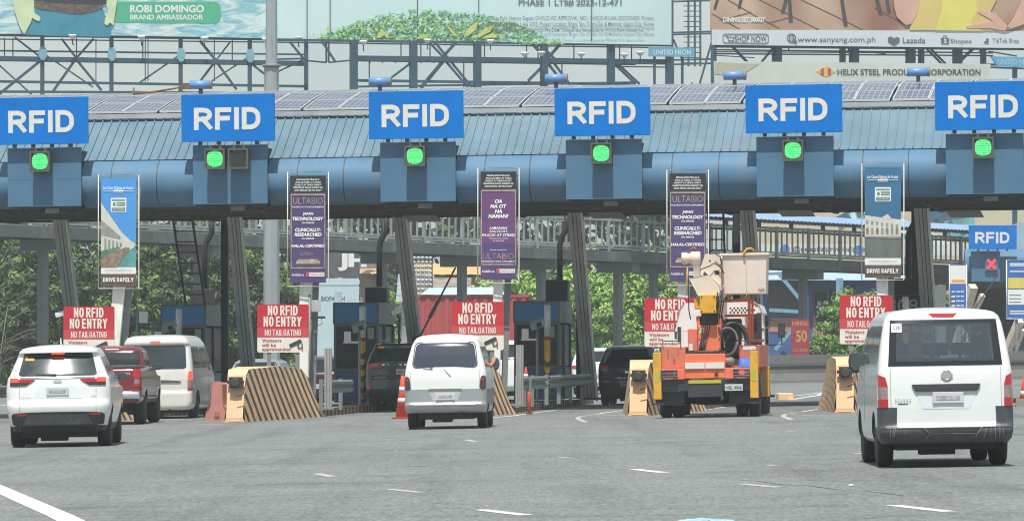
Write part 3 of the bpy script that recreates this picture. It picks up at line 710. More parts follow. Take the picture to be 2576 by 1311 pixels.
def banner_casas(u, vt, vb, label, street):
    t = banner_base(u, vt, vb, label); hw_ = .45
    c = MB(); inside(c, -hw_, -.9, hw_, 1.36); c.obj("cloth", sky_blue if street else sky_deep, t)
    c = MB(); inside(c, -hw_, -1.08, hw_, -.905); c.obj("white_strip", ban_white, t)
    c = MB(); inside(c, -hw_, -1.40, hw_, -1.085); c.obj("brown_strip", brown_strip, t)
    x = MB(); y = -.03
    x.text("Las Casas Filipinas de Acuzar", -.39, 1.06, .39, 1.16, y, .014); x.box(-.38, y, 1.035, -.14, y+.004, 1.045); x.box(.14, y, 1.035, .38, y+.004, 1.045)
    for k in range(6): x.lathe([(.02, 0), (.026, .004)], (-.11+k*.044, y, 1.04), 'y', 8)
    x.text("BATAAN & QUEZON CITY", -.13, .985, .13, 1.012, y, .01)
    x.block("DRIVE SAFELY", -.40, -1.285, .40, -1.175, y, .19, .62, .6)
    x.obj("lettering", white_ink, t)
    x = MB(); x.text("www.lascasasfilipinas.com", -.35, -1.01, .35, -.97, y, .004); x.obj("web_address", dark_ink, t)
    a = MB(); inside(a, -.20, .50, .20, .86, -.02); a.obj("award_plate", ban_white, t)
    a = MB(); inside(a, -.17, .53, .17, .61, -.026); inside(a, -.05, .66, .17, .75, -.026); inside(a, -.17, .79, .17, .82, -.026); inside(a, -.14, .66, -.08, .74, -.026); a.obj("award_bars", green_lbl, t)
    a = MB(); a.text("2023 WINNER", -.14, .555, .14, .585, -.028, .01); a.text("Historic", -.03, .68, .15, .73, -.028, .01); a.obj("award_lettering", ban_white, t)
    pr = MB(); y = -.018
    def pl(pts, mi, yy): pr.poly(pts, yy, yy+.004, mi)
    if street:
        pl([(-.45, -.9), (.45, -.9), (.45, -.25), (.25, -.25)], 2, -.0165)
        pl([(-.45, .74), (.08, -.02), (.30, -.22), (.45, -.32), (.38, -.42), (-.45, -.9)], 0, -.022)
        pl([(-.45, .30), (.05, -.12), (.05, -.20), (-.45, -.10)], 4, -.0265)
        pl([(-.45, -.62), (.2, -.40), (.3, -.42), (-.05, -.9), (-.45, -.9)], 3, -.0265)
        pl([(-.45, -.50), (.05, -.35), (.05, -.42), (-.45, -.64)], 1, -.031)
        for k in range(5):
            xx = -.40+k*.1; pl([(xx, -.1-k*.03), (xx+.035, -.1-k*.03), (xx+.035, -.48+k*.02), (xx, -.48+k*.02)], 0, -.0355)
            pl([(xx+.04, -.17-k*.03), (xx+.085, -.17-k*.03), (xx+.085, -.44+k*.02), (xx+.04, -.44+k*.02)], 4, -.0355)
    else:
        pl([(-.45, -.9), (.45, -.9), (.45, -.42), (-.45, -.42)], 5, -.0165)
        pl([(-.45, .16), (.0, .10), (.45, .05), (.45, -.36), (-.45, -.36)], 0, -.022)
        pl([(-.05, .095), (.12, .19), (.22, .07)], 0, -.0265); pl([(-.45, -.40), (.45, -.42), (.45, -.36), (-.45, -.36)], 4, -.0265)
        for k in range(7):
            xx = -.42+k*.123; zz = .03-k*.016
            pl([(xx, zz), (xx+.06, zz), (xx+.06, zz-.09), (xx, zz-.09)], 4, -.0265)
            pl([(xx, -.32), (xx+.07, -.32), (xx+.07, -.2), (xx+.055, -.155), (xx+.035, -.14), (xx+.015, -.155), (xx, -.2)], 4 if k % 2 else 3, -.0265)
    pr.obj("printed_picture", [pale_cream, print_green, print_water, print_stone, print_grey, print_murk], t)
banner_casas(298.5, 440, 726, "blue banner of a waterside street reading DRIVE SAFELY, above the red pickup", True)
banner_bio(775, 434, 720, "purple banner reading JAPAN TECHNOLOGY, above the second red sign from the left", False)
banner_bio(1254, 424, 711, "purple banner reading OA NA OT NA NAMAN, above the old white van", True)
banner_bio(1730, 430, 716, "purple banner partly hidden by the bucket truck's winch", False)
banner_casas(2221, 413, 703, "dark blue banner of an arched building reading DRIVE SAFELY, above the clean white van", False)

# ---- red NO RFID NO ENTRY signs
NL = ["red NO RFID NO ENTRY sign behind the white seven seater, leftmost", "red NO RFID NO ENTRY sign fully in view above the long striped barrier", "red NO RFID NO ENTRY sign just behind the roof of the old white van", "red NO RFID NO ENTRY sign half covered by the bucket truck", "red NO RFID NO ENTRY sign half covered by the clean white van"]
def noentry(label):
    t = thing("no_entry_sign", label, "sign", group="red NO RFID NO ENTRY signs")
    def rr(x0, z0, x1, z1, r, tl, tr, br, bl):
        pts = []
        for cx, cz, a0, on in ((x1-r, z1-r, 0, tr), (x0+r, z1-r, 90, tl), (x0+r, z0+r, 180, bl), (x1-r, z0+r, 270, br)):
            if on: pts += [(cx+r*cos(R(a0+k*22.5)), cz+r*sin(R(a0+k*22.5))) for k in range(5)]
            else: pts.append((cx+(r if a0 in (0, 270) else -r), cz+(r if a0 in (0, 90) else -r)))
        return pts
    b = MB(); b.poly(rr(-.65, -.605, .65, .605, .05, 1, 1, 1, 1), -.01, .012); bo = b.obj("board", sign_white, t)
    b = MB(); b.poly(rr(-.65, .01, .65, .605, .05, 1, 1, 0, 0), -.015, -.0105); b.obj("red_field", sign_red, t)
    b = MB(); b.box(-.65, -.0148, -.225, .65, -.0105, .009); b.obj("pale_red_field", sign_red2, t)
    x = MB(); y = -.018
    x.block("NO RFID", -.385, .325, .395, .575, y, .165, .40, .55); x.block("NO ENTRY", -.49, .045, .49, .30, y, .165, .40, .55); x.block("NO TAILGATING", -.46, -.19, .47, -.03, y, .125, .42, .7)
    x.obj("lettering", sign_white, t)
    x = MB(); x.text("Violators", -.53, -.345, -.04, -.265, y, .018); x.text("will be", -.53, -.46, -.18, -.38, y, .018); x.text("apprehended", -.53, -.585, .19, -.485, y, .018)
    x.obj("small_lettering", sign_ink, t)
    k = MB()
    k.poly([(.16, -.40), (.44, -.27), (.48, -.33), (.48, -.37), (.2, -.49), (.16, -.45)], -.019, -.0145)
    k.poly([(.17, -.415), (.43, -.295), (.44, -.32), (.18, -.44)], -.0225, -.0195, 1)
    k.poly([(.36, -.43), (.40, -.41), (.42, -.50), (.47, -.46), (.47, -.49), (.43, -.53), (.38, -.52)], -.019, -.0145); k.poly([(.47, -.40), (.50, -.39), (.50, -.57), (.47, -.56)], -.019, -.0145)
    k.obj("camera_symbol", [dark_ink, mat("symbol_dark", (.02, .022, .025), .6, var=0)], t)
    p = MB()
    for xx in (-.36, .36): p.box(xx-.05, .015, -1.75, xx+.05, .09, .3)
    p.obj("posts", grey_steel, t)
    return t
proto = None
for i, (u, v) in enumerate(((224, 831), (712, 826), (1202, 820), (1687, 811), (2179, 804))):
    p = W(u, v, 119.3 - .15*WX(u, 119))
    if proto is None: proto = noentry(NL[0]); proto.location = p; proto.rotation_euler = (0, 0, -R(3))
    else: dup(proto, p, -R(3), NL[i])

# ---- toll booths
booth_dark = mat("booth_window", (.010, .014, .017), .25, var=.5, scale=2, spec=.25)
booth_blue = mat("booth_blue_panel", (.055, .16, .32), .5, var=.08)
paper = mat("pasted_paper", (.5, .52, .46), .7, var=.05)
def booth(u, Y, label, vtop=760, sign=None):
    p = W(u, 1000, Y); p.z = gz(p.x) + .2
    t = thing("toll_booth", label, "toll booth", p, -HD, "toll booths on the islands")
    zt = WZ(vtop, Y) - p.z; hw_ = .60; dp = 3.0
    b = MB(); b.box(-hw_, 0, 0, hw_, .05, .88); b.box(-hw_, .05, 0, -hw_+.05, dp, .9); b.box(hw_-.05, .05, 0, hw_, dp, .9); b.box(-hw_, dp, 0, hw_, dp+.05, zt-.1); b.obj("lower_wall", booth_blue, t)
    b = MB()
    for x, y in ((-hw_-.03, -.03), (hw_-.03, -.03), (-hw_-.03, dp), (hw_-.03, dp), (hw_-.03, 1.3)): b.box(x, y, 0, x+.07, y+.07, zt-.62)
    b.box(-hw_-.03, -.035, zt-.66, hw_+.04, .04, zt-.6); b.box(-hw_-.02, -.034, .88, hw_+.03, .035, .94); b.obj("frame", grey_steel, t)
    b = MB(); b.box(-hw_+.04, .01, .94, hw_-.04, .03, zt-.66); b.box(hw_-.045, .1, .94, hw_-.01, dp-.1, zt-.66); b.box(-hw_+.01, .1, .94, -hw_+.045, dp-.1, zt-.66); b.obj("window", booth_dark, t)
    b = MB(); b.box(-hw_-.05, -.06, zt-.6, hw_+.05, dp+.1, zt); b.obj("roof_fascia", mat("dull_booth_metal", (.17, .18, .18), .6, .2, var=.2, scale=3, stretch=(3, 3, .5)), t)
    b = MB(); b.box(-hw_, -.065, zt-.56, hw_, -.061, zt-.06); b.obj("blue_band", mat("booth_bright_blue", (.04, .30, .66), .5, var=.05), t)
    if sign:
        b = MB(); b.box(-.62, -.10, zt-.58, .62, -.07, zt-.02, 0); b.obj("number_board", booth_dark, t)
        b = MB(); b.text(sign, -.5, zt-.46, .48, zt-.12, -.105, .0); b.obj("number", mat("dim_teal_lettering", (.4, .55, .56), .5, var=.05), t)
    b = MB(); b.box(hw_-.28, -.008, zt-1.02, hw_-.1, .006, zt-.7); b.obj("notice", paper, t)
    return t
booth(462, 135, "blue and grey toll booth above the white high-roof van", 766)
booth(896, 133.5, "blue and grey toll booth left of the dark seven seater", 761)
booth(1350, 132.5, "blue and grey toll booth right of the old white van", 757)
booth(2265, 130, "dark toll booth with number board behind the clean white van", 742, "N08")
for i, (u, v0, v1, Y, lab) in enumerate(((945, 722, 762, 135, "dark grey cooling unit on the roof of the middle booth"), (1400, 704, 757, 134, "dark grey cooling unit on the booth right of the old white van"), (2278, 700, 742, 131.5, "dark grey cooling unit on the booth behind the clean white van"), (505, 727, 766, 136.5, "dark grey cooling unit on the booth above the high-roof van"))):
    w_ = .31; z0, z1 = WZ(v1, Y), WZ(v0, Y)
    t = thing("cooling_unit", lab, "air conditioner", (WX(u, Y), Y, z0), -HD, "cooling units on booth roofs")
    b = MB(); b.box(-w_, 0, 0, w_, .6, z1-z0); b.obj("casing", dark_steel, t, bevel=.02)
    b = MB(); x = .06; top = WZ(530, Y) - z0
    b.tube([(x, .3, z1-z0-.05), (x, .3, 1.55), (x+.03, .3, 1.75), (x+.2, .3, 2.05), (x+.2, .3, top)], .085, 10); b.obj("duct", dark_steel, t)

# ---- striped poles, guardrails, bollard posts, cameras
BLN = ["striped pole with white top behind the white high-roof van", "yellow and black striped pole left of the dark seven seater", "yellow and black striped pole in front of the booth right of the old white van", "striped white pole behind the roof of the clean white van"]
def spole(u, vt, Y, label):
    p = W(u, 1000, Y); p.z = gz(p.x)+.2; h_ = WZ(vt, Y)-p.z
    t = thing("striped_pole", label, "pole", p, 0, "striped guard poles on the islands")
    b = MB(); b.lathe([(.082, 0), (.082, h_-.95)], n=20); b.obj("pole", mat("pole_yellow", (.80, .48, .05), .5, var=.1), t)
    b = MB(); n_ = 20; k = .08
    while k < h_-1.3:
        vs = []
        for q in range(n_+1):
            a = 2*pi*q/n_; dz = .11*sin(a); vs += [(.0855*cos(a), .0855*sin(a), k+dz+.0), (.0855*cos(a), .0855*sin(a), k+dz+.15)]
        b.add(vs, [(2*q, 2*q+2, 2*q+3, 2*q+1) for q in range(n_)], smooth=True); k += .31
    b.obj("black_stripes", stripe_blk, t)
    b = MB(); b.lathe([(.088, h_-.95), (.088, h_-.86)], n=20); b.obj("red_ring", sign_red, t)
    b = MB(); b.lathe([(.087, h_-.86), (.087, h_-.03), (.05, h_)], n=20); b.obj("white_top", white_paint, t)
for i, a in enumerate(((450, 776, 131), (912, 770, 129.5), (1377, 766, 128.5), (2278, 746, 127.5))): spole(a[0], a[1], a[2], BLN[i])
def guard(pts, label, Y0=None):
    p0 = Vector(pts[0]); t = thing("guardrail", label, "guardrail", p0, 0, "steel guardrails on the islands")
    ps = [Vector(p)-p0 for p in pts]; d = (ps[-1]-ps[0]).normalized(); nrm = Vector((d.y, -d.x, 0))
    b = MB(); prof_ = [(0, -.16), (.06, -.12), (.06, -.06), (0, -.02), (0, .02), (.06, .06), (.06, .12), (0, .16)]
    vs = [p + nrm*o + Vector((0, 0, .55+z)) for p in ps for o, z in prof_]; m_ = len(prof_)
    b.add(vs, [(k*m_+i, (k+1)*m_+i, (k+1)*m_+i+1, k*m_+i+1) for k in range(len(ps)-1) for i in range(m_-1)], smooth=False); o = b.obj("rail", galv, t)
    sm = o.modifiers.new("thickness", 'SOLIDIFY'); sm.thickness = .012
    Ln = (ps[-1]-ps[0]).length; k = .15
    while k < Ln:
        q = ps[0]+d*k - nrm*.08; c = MB(); c.box(q.x-.05, q.y-.06, q.z-.05, q.x+.05, q.y+.06, .74+q.z); c.obj("post", grey_steel, t); k += 2.0
def gp(u, v, Y, h_=.2): q = W(u, v, Y); q.z = gz(q.x)+h_; return q
guard([gp(812, 0, 118.6), gp(884, 0, 121.5)], "short battered guardrail behind the long striped barrier")
guard([gp(1306, 0, 118.5), gp(1372, 0, 122)], "short guardrail with an orange cone behind the old white van")
guard([gp(1380, 0, 123.2), gp(1482, 0, 130)], "long guardrail right of the booth, beside the dark car")
guard([gp(-60, 0, 119), gp(50, 0, 124)], "guardrail at the far left edge beside the white seven seater")
PL2 = ["ribbed grey bollard post left of the middle booth", "ribbed grey bollard post right of the old white van", "ribbed grey bollard post at the left edge behind the white seven seater"]
for i, (u, vt, Y) in enumerate(((826, 876, 118), (1308, 868, 118), (70, 905, 121))):
    p = gp(u, 0, Y); t = thing("bollard_post", PL2[i], "bollard", p, -HD, "ribbed steel bollard posts"); h_ = WZ(vt, Y)-p.z
    b = MB()
    for k in range(4): b.box(-.09+k*.045, -.06+.03*(k % 2), 0, -.049+k*.045, .06, h_)
    b.obj("ribs", mat("bollard_grey", (.30, .31, .30), .6, .1, var=.1), t); b = MB(); b.box(-.16, -.12, -.01, .16, .12, .03); b.obj("base_plate", galv, t)

def camera_post(u, vt, Y, label, pole=True, flip=1, plates=True):
    p = gp(u, 0, Y); t = thing("camera_pole", label, "camera pole", p, -HD, "camera poles beside the toll booths"); h_ = WZ(vt, Y)-p.z
    b = MB(); b.lathe([(.035, 0), (.035, h_)], n=10); b.obj("pole", grey_steel, t)
    b = MB(); b.box(-.42, -.03, h_-.33, .0, .03, h_-.28); b.box(-.4, -.05, h_-.28, -.22, -.02, h_-.02); b.obj("antenna_plate", alu, t)
    b = MB(); M_ = Matrix.Translation((0, 0, h_+.1)) @ Matrix.Rotation(R(-20)*flip, 4, 'Y') @ Matrix.Rotation(R(12), 4, 'X')
    b.box(-.17, -.22, -.08, .17, .25, .1, 0, M_); c = b.obj("camera_housing", galv, t)
    b = MB(); b.box(-.0, -.225, -.06, .13, -.221, .06, 0, M_); b.obj("lens", booth_dark, c)
camera_post(904, 832, 126, "grey camera pole in front of the middle toll booth")
camera_post(1351, 825, 125.5, "grey camera pole in front of the booth right of the old white van")
camera_post(426, 832, 128, "grey camera pole behind the white high-roof van")
def thin_pole(u, vt, vb, Y, label, head=True):
    p = W(u, vb, Y); p.z = gz(p.x)+.2; t = thing("lamp_pole", label, "pole", p, 0); h_ = WZ(vt, Y)-p.z
    b = MB(); b.lathe([(.03, 0), (.03, h_)], n=8); b.obj("pole", grey_steel, t)
    if head:
        b = MB(); b.box(.05, -.05, h_-.45, .28, .03, h_-.15); b.obj("flat_lamp", alu, t)
        b = MB(); b.box(.0, -.02, h_-.62, .4, .02, h_-.56); b.tube([(.3, 0, h_-.58), (.32, 0, h_-.75), (.1, 0, h_-.85), (.0, 0, h_-.72)], .01, 6); b.obj("arm", dark_steel, t)
thin_pole(855-76, 740, 990, 121.5, "thin dark pole with a small flat lamp right of the second red sign")
thin_pole(466, 0+770, 960, 131, "thin pole with a flat lamp right of the leaning white pillar at left") if False else None
thin_pole(345, 770, 960, 127, "thin dark pole with a small flat lamp behind the white leaning pillar")
def bullet(u, v, Y, label, flip=1):
    p = W(u, v, Y); t = thing("security_camera", label, "camera", p, 0, "white bullet cameras on poles")
    M_ = Matrix.Rotation(R(-18)*flip, 4, 'Y')
    b = MB(); b.box(-.17, -.09, -.065, .17, .09, .075, 0, M_); b.obj("casing", ban_white, t, bevel=.03)
    b = MB(); b.box(-.175*flip-.01, -.07, -.06, -.17*flip+.01, .07, .05, 0, M_); b.obj("lens", booth_dark, t)
    b = MB(); b.tube([(0, 0, -.05), (.04*flip, .0, -.2), (.04*flip, 0, -(p.z-gz(p.x)-.2))], .03, 8); b.obj("stalk", dark_steel, t)
bullet(1000, 784, 129, "white bullet camera left of the leaning column by the raised barrier arm")
bullet(155, 790, 126, "white bullet camera left of the leftmost red sign")
bullet(1530-505+420, 0+770-2, 133, "white bullet camera high beside the booth right of the old white van", -1) if False else None

# ---- raised barrier arms
def arm(p0, p1, label, m_, box_t=None, bands=False):
    t = thing("barrier_arm", label, "barrier arm", p0, 0, "raised lane barrier arms"); q = Vector(p1)-Vector(p0)
    b = MB(); b.bar((0, 0, 0), q, .075, .05); b.obj("arm", m_, t)
    if bands:
        b = MB()
        for k in range(8): b.bar(q*(.06+k*.12), q*(.12+k*.12), .08, .055)
        b.obj("red_bands", sign_red, t)
    if box_t:
        b = MB(); b.bar(q*box_t[0], q*box_t[1], .15, .1); b.obj("sleeve", mat("arm_sleeve_blue", (.05, .08, .13), .5, var=.1), t)
        b = MB(); b.bar(q*.82, q*.9, .078, .053); b.obj("reflector", sign_red, t)
    c = MB(); c.box(-.16, -.14, -max(.3, p0[2]-gz(p0[0])-.2), .16, .14, .12); c.obj("motor_box", dark_steel, t)
arm(W(1052, 855, 131), W(1146, 673, 131), "dark raised barrier arm with a wide sleeve, above the old white van", mat("arm_grey", (.05, .055, .06), .5, var=.1), (.30, .55))
arm(W(2428, 812, 226), W(2512, 688, 226), "dark raised barrier arm in front of the red cross lane", mat("arm_grey", (.05, .055, .06), .5, var=.1))
arm(W(170, 905, 138), W(161, 640, 138), "white and red striped barrier arm standing upright at left", white_steel, bands=True)
# ================================================================ FOOTBRIDGE
def br(u, dv=0, off=0.):                            # centre line of the bridge: picture column -> point on the deck underside
    k = (u - U0)/F; x0, y0, x1, y1 = WX(0, 200), 200, WX(2364, 252), 252
    tt = (k*y0 - x0)/((x1-x0) - k*(y1-y0)); x, y = x0+(x1-x0)*tt, y0+(y1-y0)*tt
    return Vector((x, y, WZ(595 + .0408*u, y)))
b0, b1 = br(-500), br(2720); bd = Vector((b1.x-b0.x, b1.y-b0.y, 0)).normalized(); bn = Vector((-bd.y, bd.x, 0)); blen = (b1-b0).length
bang = math.atan2(bd.y, bd.x); bsl = (b1.z-b0.z)/Vector((b1.x-b0.x, b1.y-b0.y, 0)).length
bt = thing("footbridge", "long grey concrete footbridge with railings crossing behind the toll canopy", "bridge", (b0.x, b0.y, gz(b0.x)), bang)
def bz(x): return b0.z - gz(b0.x) + bsl*x            # underside height along the bridge
BLN_ = Vector((b1.x-b0.x, b1.y-b0.y, 0)).length
def bxu(u): q = br(u); return Vector((q.x-b0.x, q.y-b0.y, 0)).length * (1 if u > -500 else -1)
def sloped(mb, x0, x1, y0, y1, h0, h1, mi=0):
    mb.add([(x, y, bz(x)+h) for x in (x0, x1) for y in (y0, y1) for h in (h0, h1)], [(0, 1, 3, 2), (4, 6, 7, 5), (0, 4, 5, 1), (2, 3, 7, 6), (0, 2, 6, 4), (1, 5, 7, 3)], mi)
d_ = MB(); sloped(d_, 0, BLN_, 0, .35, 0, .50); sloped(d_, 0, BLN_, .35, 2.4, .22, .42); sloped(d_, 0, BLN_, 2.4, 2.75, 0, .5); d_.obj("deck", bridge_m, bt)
bside = mat("bridge_rail_grey", (.26, .285, .285), .7, var=.2, scale=2)
for yy, nm in ((.02, "near"), (2.6, "far")):
    r_ = MB(); sloped(r_, 0, BLN_, yy, yy+.12, .72, .82); sloped(r_, 0, BLN_, yy, yy+.12, .60, .66); sloped(r_, 0, BLN_, yy, yy+.12, 1.95, 2.07)
    x = .1; k = 0
    while x < BLN_:
        if nm == 'far': break
        if k % 6 == 0: sloped(r_, x, x+.14, yy-.01, yy+.13, .42, 2.1)
        else: sloped(r_, x, x+.07, yy+.02, yy+.09, .8, 1.96)
        x += .45; k += 1
    r_.obj("railing", bside, bt)
for u, cap in ((108, 1), (500, 1), (962, 1), (1162, 1), (1361, 1), (1555, 1), (1644, 1), (2020, 1), (2352, 1)):
    x = bxu(u)
    for _ in range(6): q_ = b0+bd*x+bn*1.37; x += (u-(U0+q_.x/q_.y*F))*.02
    c = MB(); hw_ = .23
    g0 = gz(br(u).x) - gz(b0.x)
    c.box(x-.17, 1.2, g0-.3, x+.17, 1.54, bz(x)-.40); c.box(x-.28, .25, bz(x)-.48, x+.28, 2.5, bz(x)-.005); c.obj("pier", mat("pier_concrete", (.155, .17, .175), .85, var=.12, scale=.8, dirt=(.12, .12, .12), dscale=1, stretch=(1, 1, .4)), bt)
roofb = mat("lavender_blue_roofing", (.22, .32, .50), .5, var=.1, scale=1)
rf = MB(); x0, x1 = bxu(1560), bxu(2640); N = 220
vs = []
for k in range(N+1):
    x = x0+(x1-x0)*k/N; rp = .05*(k % 2)
    drop = max(0, 1-(k/N)/.12)*.0
    for y, h_ in ((-.75, 2.36), (.2, 2.64), (1.4, 2.76), (3.3, 2.42)): vs.append((x, y, bz(x)+h_+rp))
rf.add(vs, [(4*k+i, 4*k+4+i, 4*k+5+i, 4*k+1+i) for k in range(N) for i in range(3)])
rf.obj("roof", roofb, bt)
rp = MB(); sloped(rp, x0, x1, -.6, -.52, 2.26, 2.35)
x = x0+.3
while x < x1: sloped(rp, x, x+.16, -.02, .14, 2.0, 2.55); sloped(rp, x, x+.08, -.55, .6, 2.3, 2.36); x += 2.7
rp.obj("roof_post", dark_steel, bt)

# ================================================================ BILLBOARDS
def frame_local(pL, pR):
    d = Vector((pR.x-pL.x, pR.y-pL.y, 0)); return Matrix.Translation((pL.x, pL.y, 0)) @ Matrix.Rotation(math.atan2(d.y, d.x), 4, 'Z'), d.length
class Board:
    def __init__(s, uL, DL, uR, DR): s.pL, s.pR = W(uL, 0, DL), W(uR, 0, DR); s.M, s.L = frame_local(s.pL, s.pR); s.ang = math.atan2((s.pR-s.pL).y, (s.pR-s.pL).x)
    def at(s, u, v):                                 # picture point on the board plane -> local (x, z)
        k = (u-U0)/F; x0, y0, x1, y1 = s.pL.x, s.pL.y, s.pR.x, s.pR.y
        t_ = (k*y0-x0)/((x1-x0)-k*(y1-y0)); Y = y0+(y1-y0)*t_
        return (t_*s.L, WZ(v, Y))
    def thing(s, name, label, cat): return thing(name, label, cat, s.M.translation, s.ang)
    def pts(s, l): return [s.at(*p) for p in l]
A = Board(-120, 272.7, 1690, 283)
bb_pale = mat("billboard_pale_sky", (.52, .68, .68), .6, var=.08, scale=.12)
def water_mat():
    m = mat("billboard_water", (.42, .62, .65), .6, var=.05, scale=.3); t = m.node_tree; b = t.nodes['Principled BSDF']; l = t.links.new
    co = t.nodes.new('ShaderNodeTexCoord'); mp_ = t.nodes.new('ShaderNodeMapping'); mp_.inputs['Rotation'].default_value = (0, R(-14), 0); mp_.inputs['Scale'].default_value = (.45, 1, 1.7); l(co.outputs['Object'], mp_.inputs[0])
    n = t.nodes.new('ShaderNodeTexNoise'); n.inputs['Scale'].default_value = 1.1; n.inputs['Detail'].default_value = 6; n.inputs['Roughness'].default_value = .65; n.inputs['Distortion'].default_value = 1.2; l(mp_.outputs[0], n.inputs['Vector'])
    r = t.nodes.new('ShaderNodeValToRGB'); e = r.color_ramp.elements; e[0].position = .40; e[0].color = (.16, .42, .52, 1); e[1].position = .58; e[1].color = (.60, .72, .70, 1); l(n.outputs[0], r.inputs[0]); l(r.outputs[0], b.inputs['Base Color'])
    return m
def leaf_print(name, c0, c1, sc):
    m = mat(name, c0, .6, var=.01); t = m.node_tree; b = t.nodes['Principled BSDF']; l = t.links.new
    co = t.nodes.new('ShaderNodeTexCoord'); n = t.nodes.new('ShaderNodeTexNoise'); n.inputs['Scale'].default_value = sc; n.inputs['Detail'].default_value = 6; n.inputs['Roughness'].default_value = .75; l(co.outputs['Object'], n.inputs['Vector'])
    r = t.nodes.new('ShaderNodeValToRGB'); e = r.color_ramp.elements; e[0].position = .36; e[0].color = (*c0, 1); e[1].position = .62; e[1].color = (*c1, 1); l(n.outputs[0], r.inputs[0]); l(r.outputs[0], b.inputs['Base Color']); return m
tA = A.thing("billboard", "huge pale aqua billboard with green shrubs and small print above the toll canopy", "billboard")
mb = MB(); xa, za = A.at(-120, 84); xb, zb = A.at(1690, 114)
mb.poly([(xa, za), (xb, zb), (xb, zb+11), (xa, za+11)], 0, .15); mb.obj("sheet", bb_pale, tA)
mb = MB(); pts = [(-118, 85), (150, 87), (400, 92), (560, 95), (690, 98), (700, 60), (640, 42), (700, 10), (640, -60), (-118, -60)]; mb.poly(A.pts(pts), -.02, -.005); mb.obj("printed_water", water_mat(), tA)
grn = MB(); random.seed(3)
def blob(mb, bd, u, v, ru, rv, y, n=26, jag=.25, mi=0):
    mb.poly([bd.at(u+ru*cos(2*pi*k/n)*(1-jag*random.random()), v-rv*sin(2*pi*k/n)*(1-jag*random.random())) for k in range(n)], y, y+.003, mi)
def leafbit(mb, u, v, r, y, mi):
    a = random.uniform(0, pi); p = [(u+r*cos(a+q)*k, v-r*.75*sin(a+q)*k) for q, k in ((0, 1), (.9, .55), (2.2, .6), (pi, 1), (pi+.9, .55), (pi+2.3, .6))]; mb.poly(A.pts(p), y, y+.003, mi)
def hill(u): return max(0, 1-((u-1085)/290)**2)*80 + (14 if u < 1300 else 18)*max(0, 1-abs(u-1300)/140)
for k in range(1900):
    u = random.uniform(800, 1420); hh_ = hill(u)
    if hh_ < 2: continue
    f_ = random.random()**1.3; v = 110-.0*u-f_*hh_-4+(u-1100)*.014
    edge = f_ > .8 or u > 1250
    leafbit(grn, u, v, random.uniform(3, 8), -.012-k*.00005, random.choice((0, 0, 1, 3) if edge else (1, 1, 2, 2, 3, 1, 0)))
for (u, v, du, dv) in ((1170, 92, 34, -40), (1200, 94, 46, -34), (1145, 92, -22, -30), (1215, 96, 45, -10), (1190, 94, -40, -14), (700+250, 96, 14, -20), (975, 96, -16, -22), (1050, 98, 30, -12)):
    p = [(u-5, v), (u+du*.5-6, v+dv*.5-4), (u+du, v+dv), (u+du*.5+8, v+dv*.5+5), (u+5, v+1)]; grn.poly(A.pts(p), -.125-.0005*du, -.12-.0005*du, 4)
for k in range(16):
    u = 790+k*12+random.uniform(-5, 5); blob(grn, A, u, 92-k*1.6+random.uniform(-14, 6), 3.5, random.uniform(4, 9), -.17-.002*k, 8, .5, 4)
grn.obj("printed_shrubs", [leaf_print("print_pale_green", (.30, .60, .36), (.50, .74, .55), 2.5), leaf_print("print_mid_green", (.10, .36, .14), (.36, .62, .22), 3), leaf_print("print_dark_green", (.03, .17, .07), (.15, .42, .12), 4), leaf_print("print_bluish_green", (.08, .30, .17), (.25, .52, .33), 4), leaf_print("print_yellow_green", (.38, .50, .10), (.55, .58, .2), 3)], tA)
m_skin = mat("print_pale_arm", (.56, .66, .40), .6, var=.1, scale=1); m_jean = leaf_print("print_teal_denim", (.02, .17, .27), (.035, .26, .36), .5); m_belt = leaf_print("print_belt", (.03, .028, .026), (.16, .11, .08), 5); m_navy = mat("print_navy_shirt", (.012, .016, .03), .6, var=.1)
fg = MB()
fg.poly(A.pts([(66, 89), (74, 62), (86, 40), (84, 24), (88, 20), (258, 22), (264, 40), (281, 60), (278, 94), (180, 93)]), -.06, -.04, 1)
fg.poly(A.pts([(85, -4), (262, -4), (256, 24), (230, 33), (205, 38), (180, 37), (140, 30), (100, 26), (84, 18)]), -.08, -.062, 2)
fg.poly(A.pts([(84, -60), (270, -60), (266, 6), (268, 12), (200, 11), (120, 6), (84, 0)]), -.10, -.083, 3)
fg.poly(A.pts([(20, -60), (62, -60), (84, 0), (86, 34), (100, 44), (101, 52), (95, 55), (86, 50), (80, 46), (78, 56), (70, 70), (60, 87), (50, 72), (36, 30)]), -.12, -.103, 0)
fg.poly(A.pts([(270, -60), (292, -60), (293, 10), (288, 40), (284, 66), (276, 58), (270, 65), (262, 62), (263, 50), (272, 26), (270, 0)]), -.12, -.103, 0)
fg.obj("printed_figure", [m_skin, m_jean, m_belt, m_navy], tA)
nt_ = MB()
def rrect(u0, v0, u1, v1, r, vs_=None): return [(u0, v0), (u1-r, v0+1), (u1-r*.3, v0+r*.4), (u1, v0+r), (u1, v1-r), (u1-r*.3, v1-r*.3), (u1-r, v1), (u0, v1-2)]
nt_.poly(A.pts(rrect(289, 5, 555, 60, 14)), -.035, -.022); nt_.obj("green_name_tag", mat("print_green_tag", (.06, .40, .22), .6, var=.05), tA)
def btext(mb, bd, s_, u0, v0, u1, v1, y, bold=.01, **k):
    x0, z0 = bd.at(u0, v1); x1, z1 = bd.at(u1, v0); xb_, zb_ = bd.at(u1, v1); sk = (zb_-z0)/(x1-x0)
    vs, fs, asp = text_geo(s_, bold, 0); mb.add([(x0+a*(x1-x0), y, z0+b*(z1-zb_)+a*(x1-x0)*sk) for a, b in vs], fs)
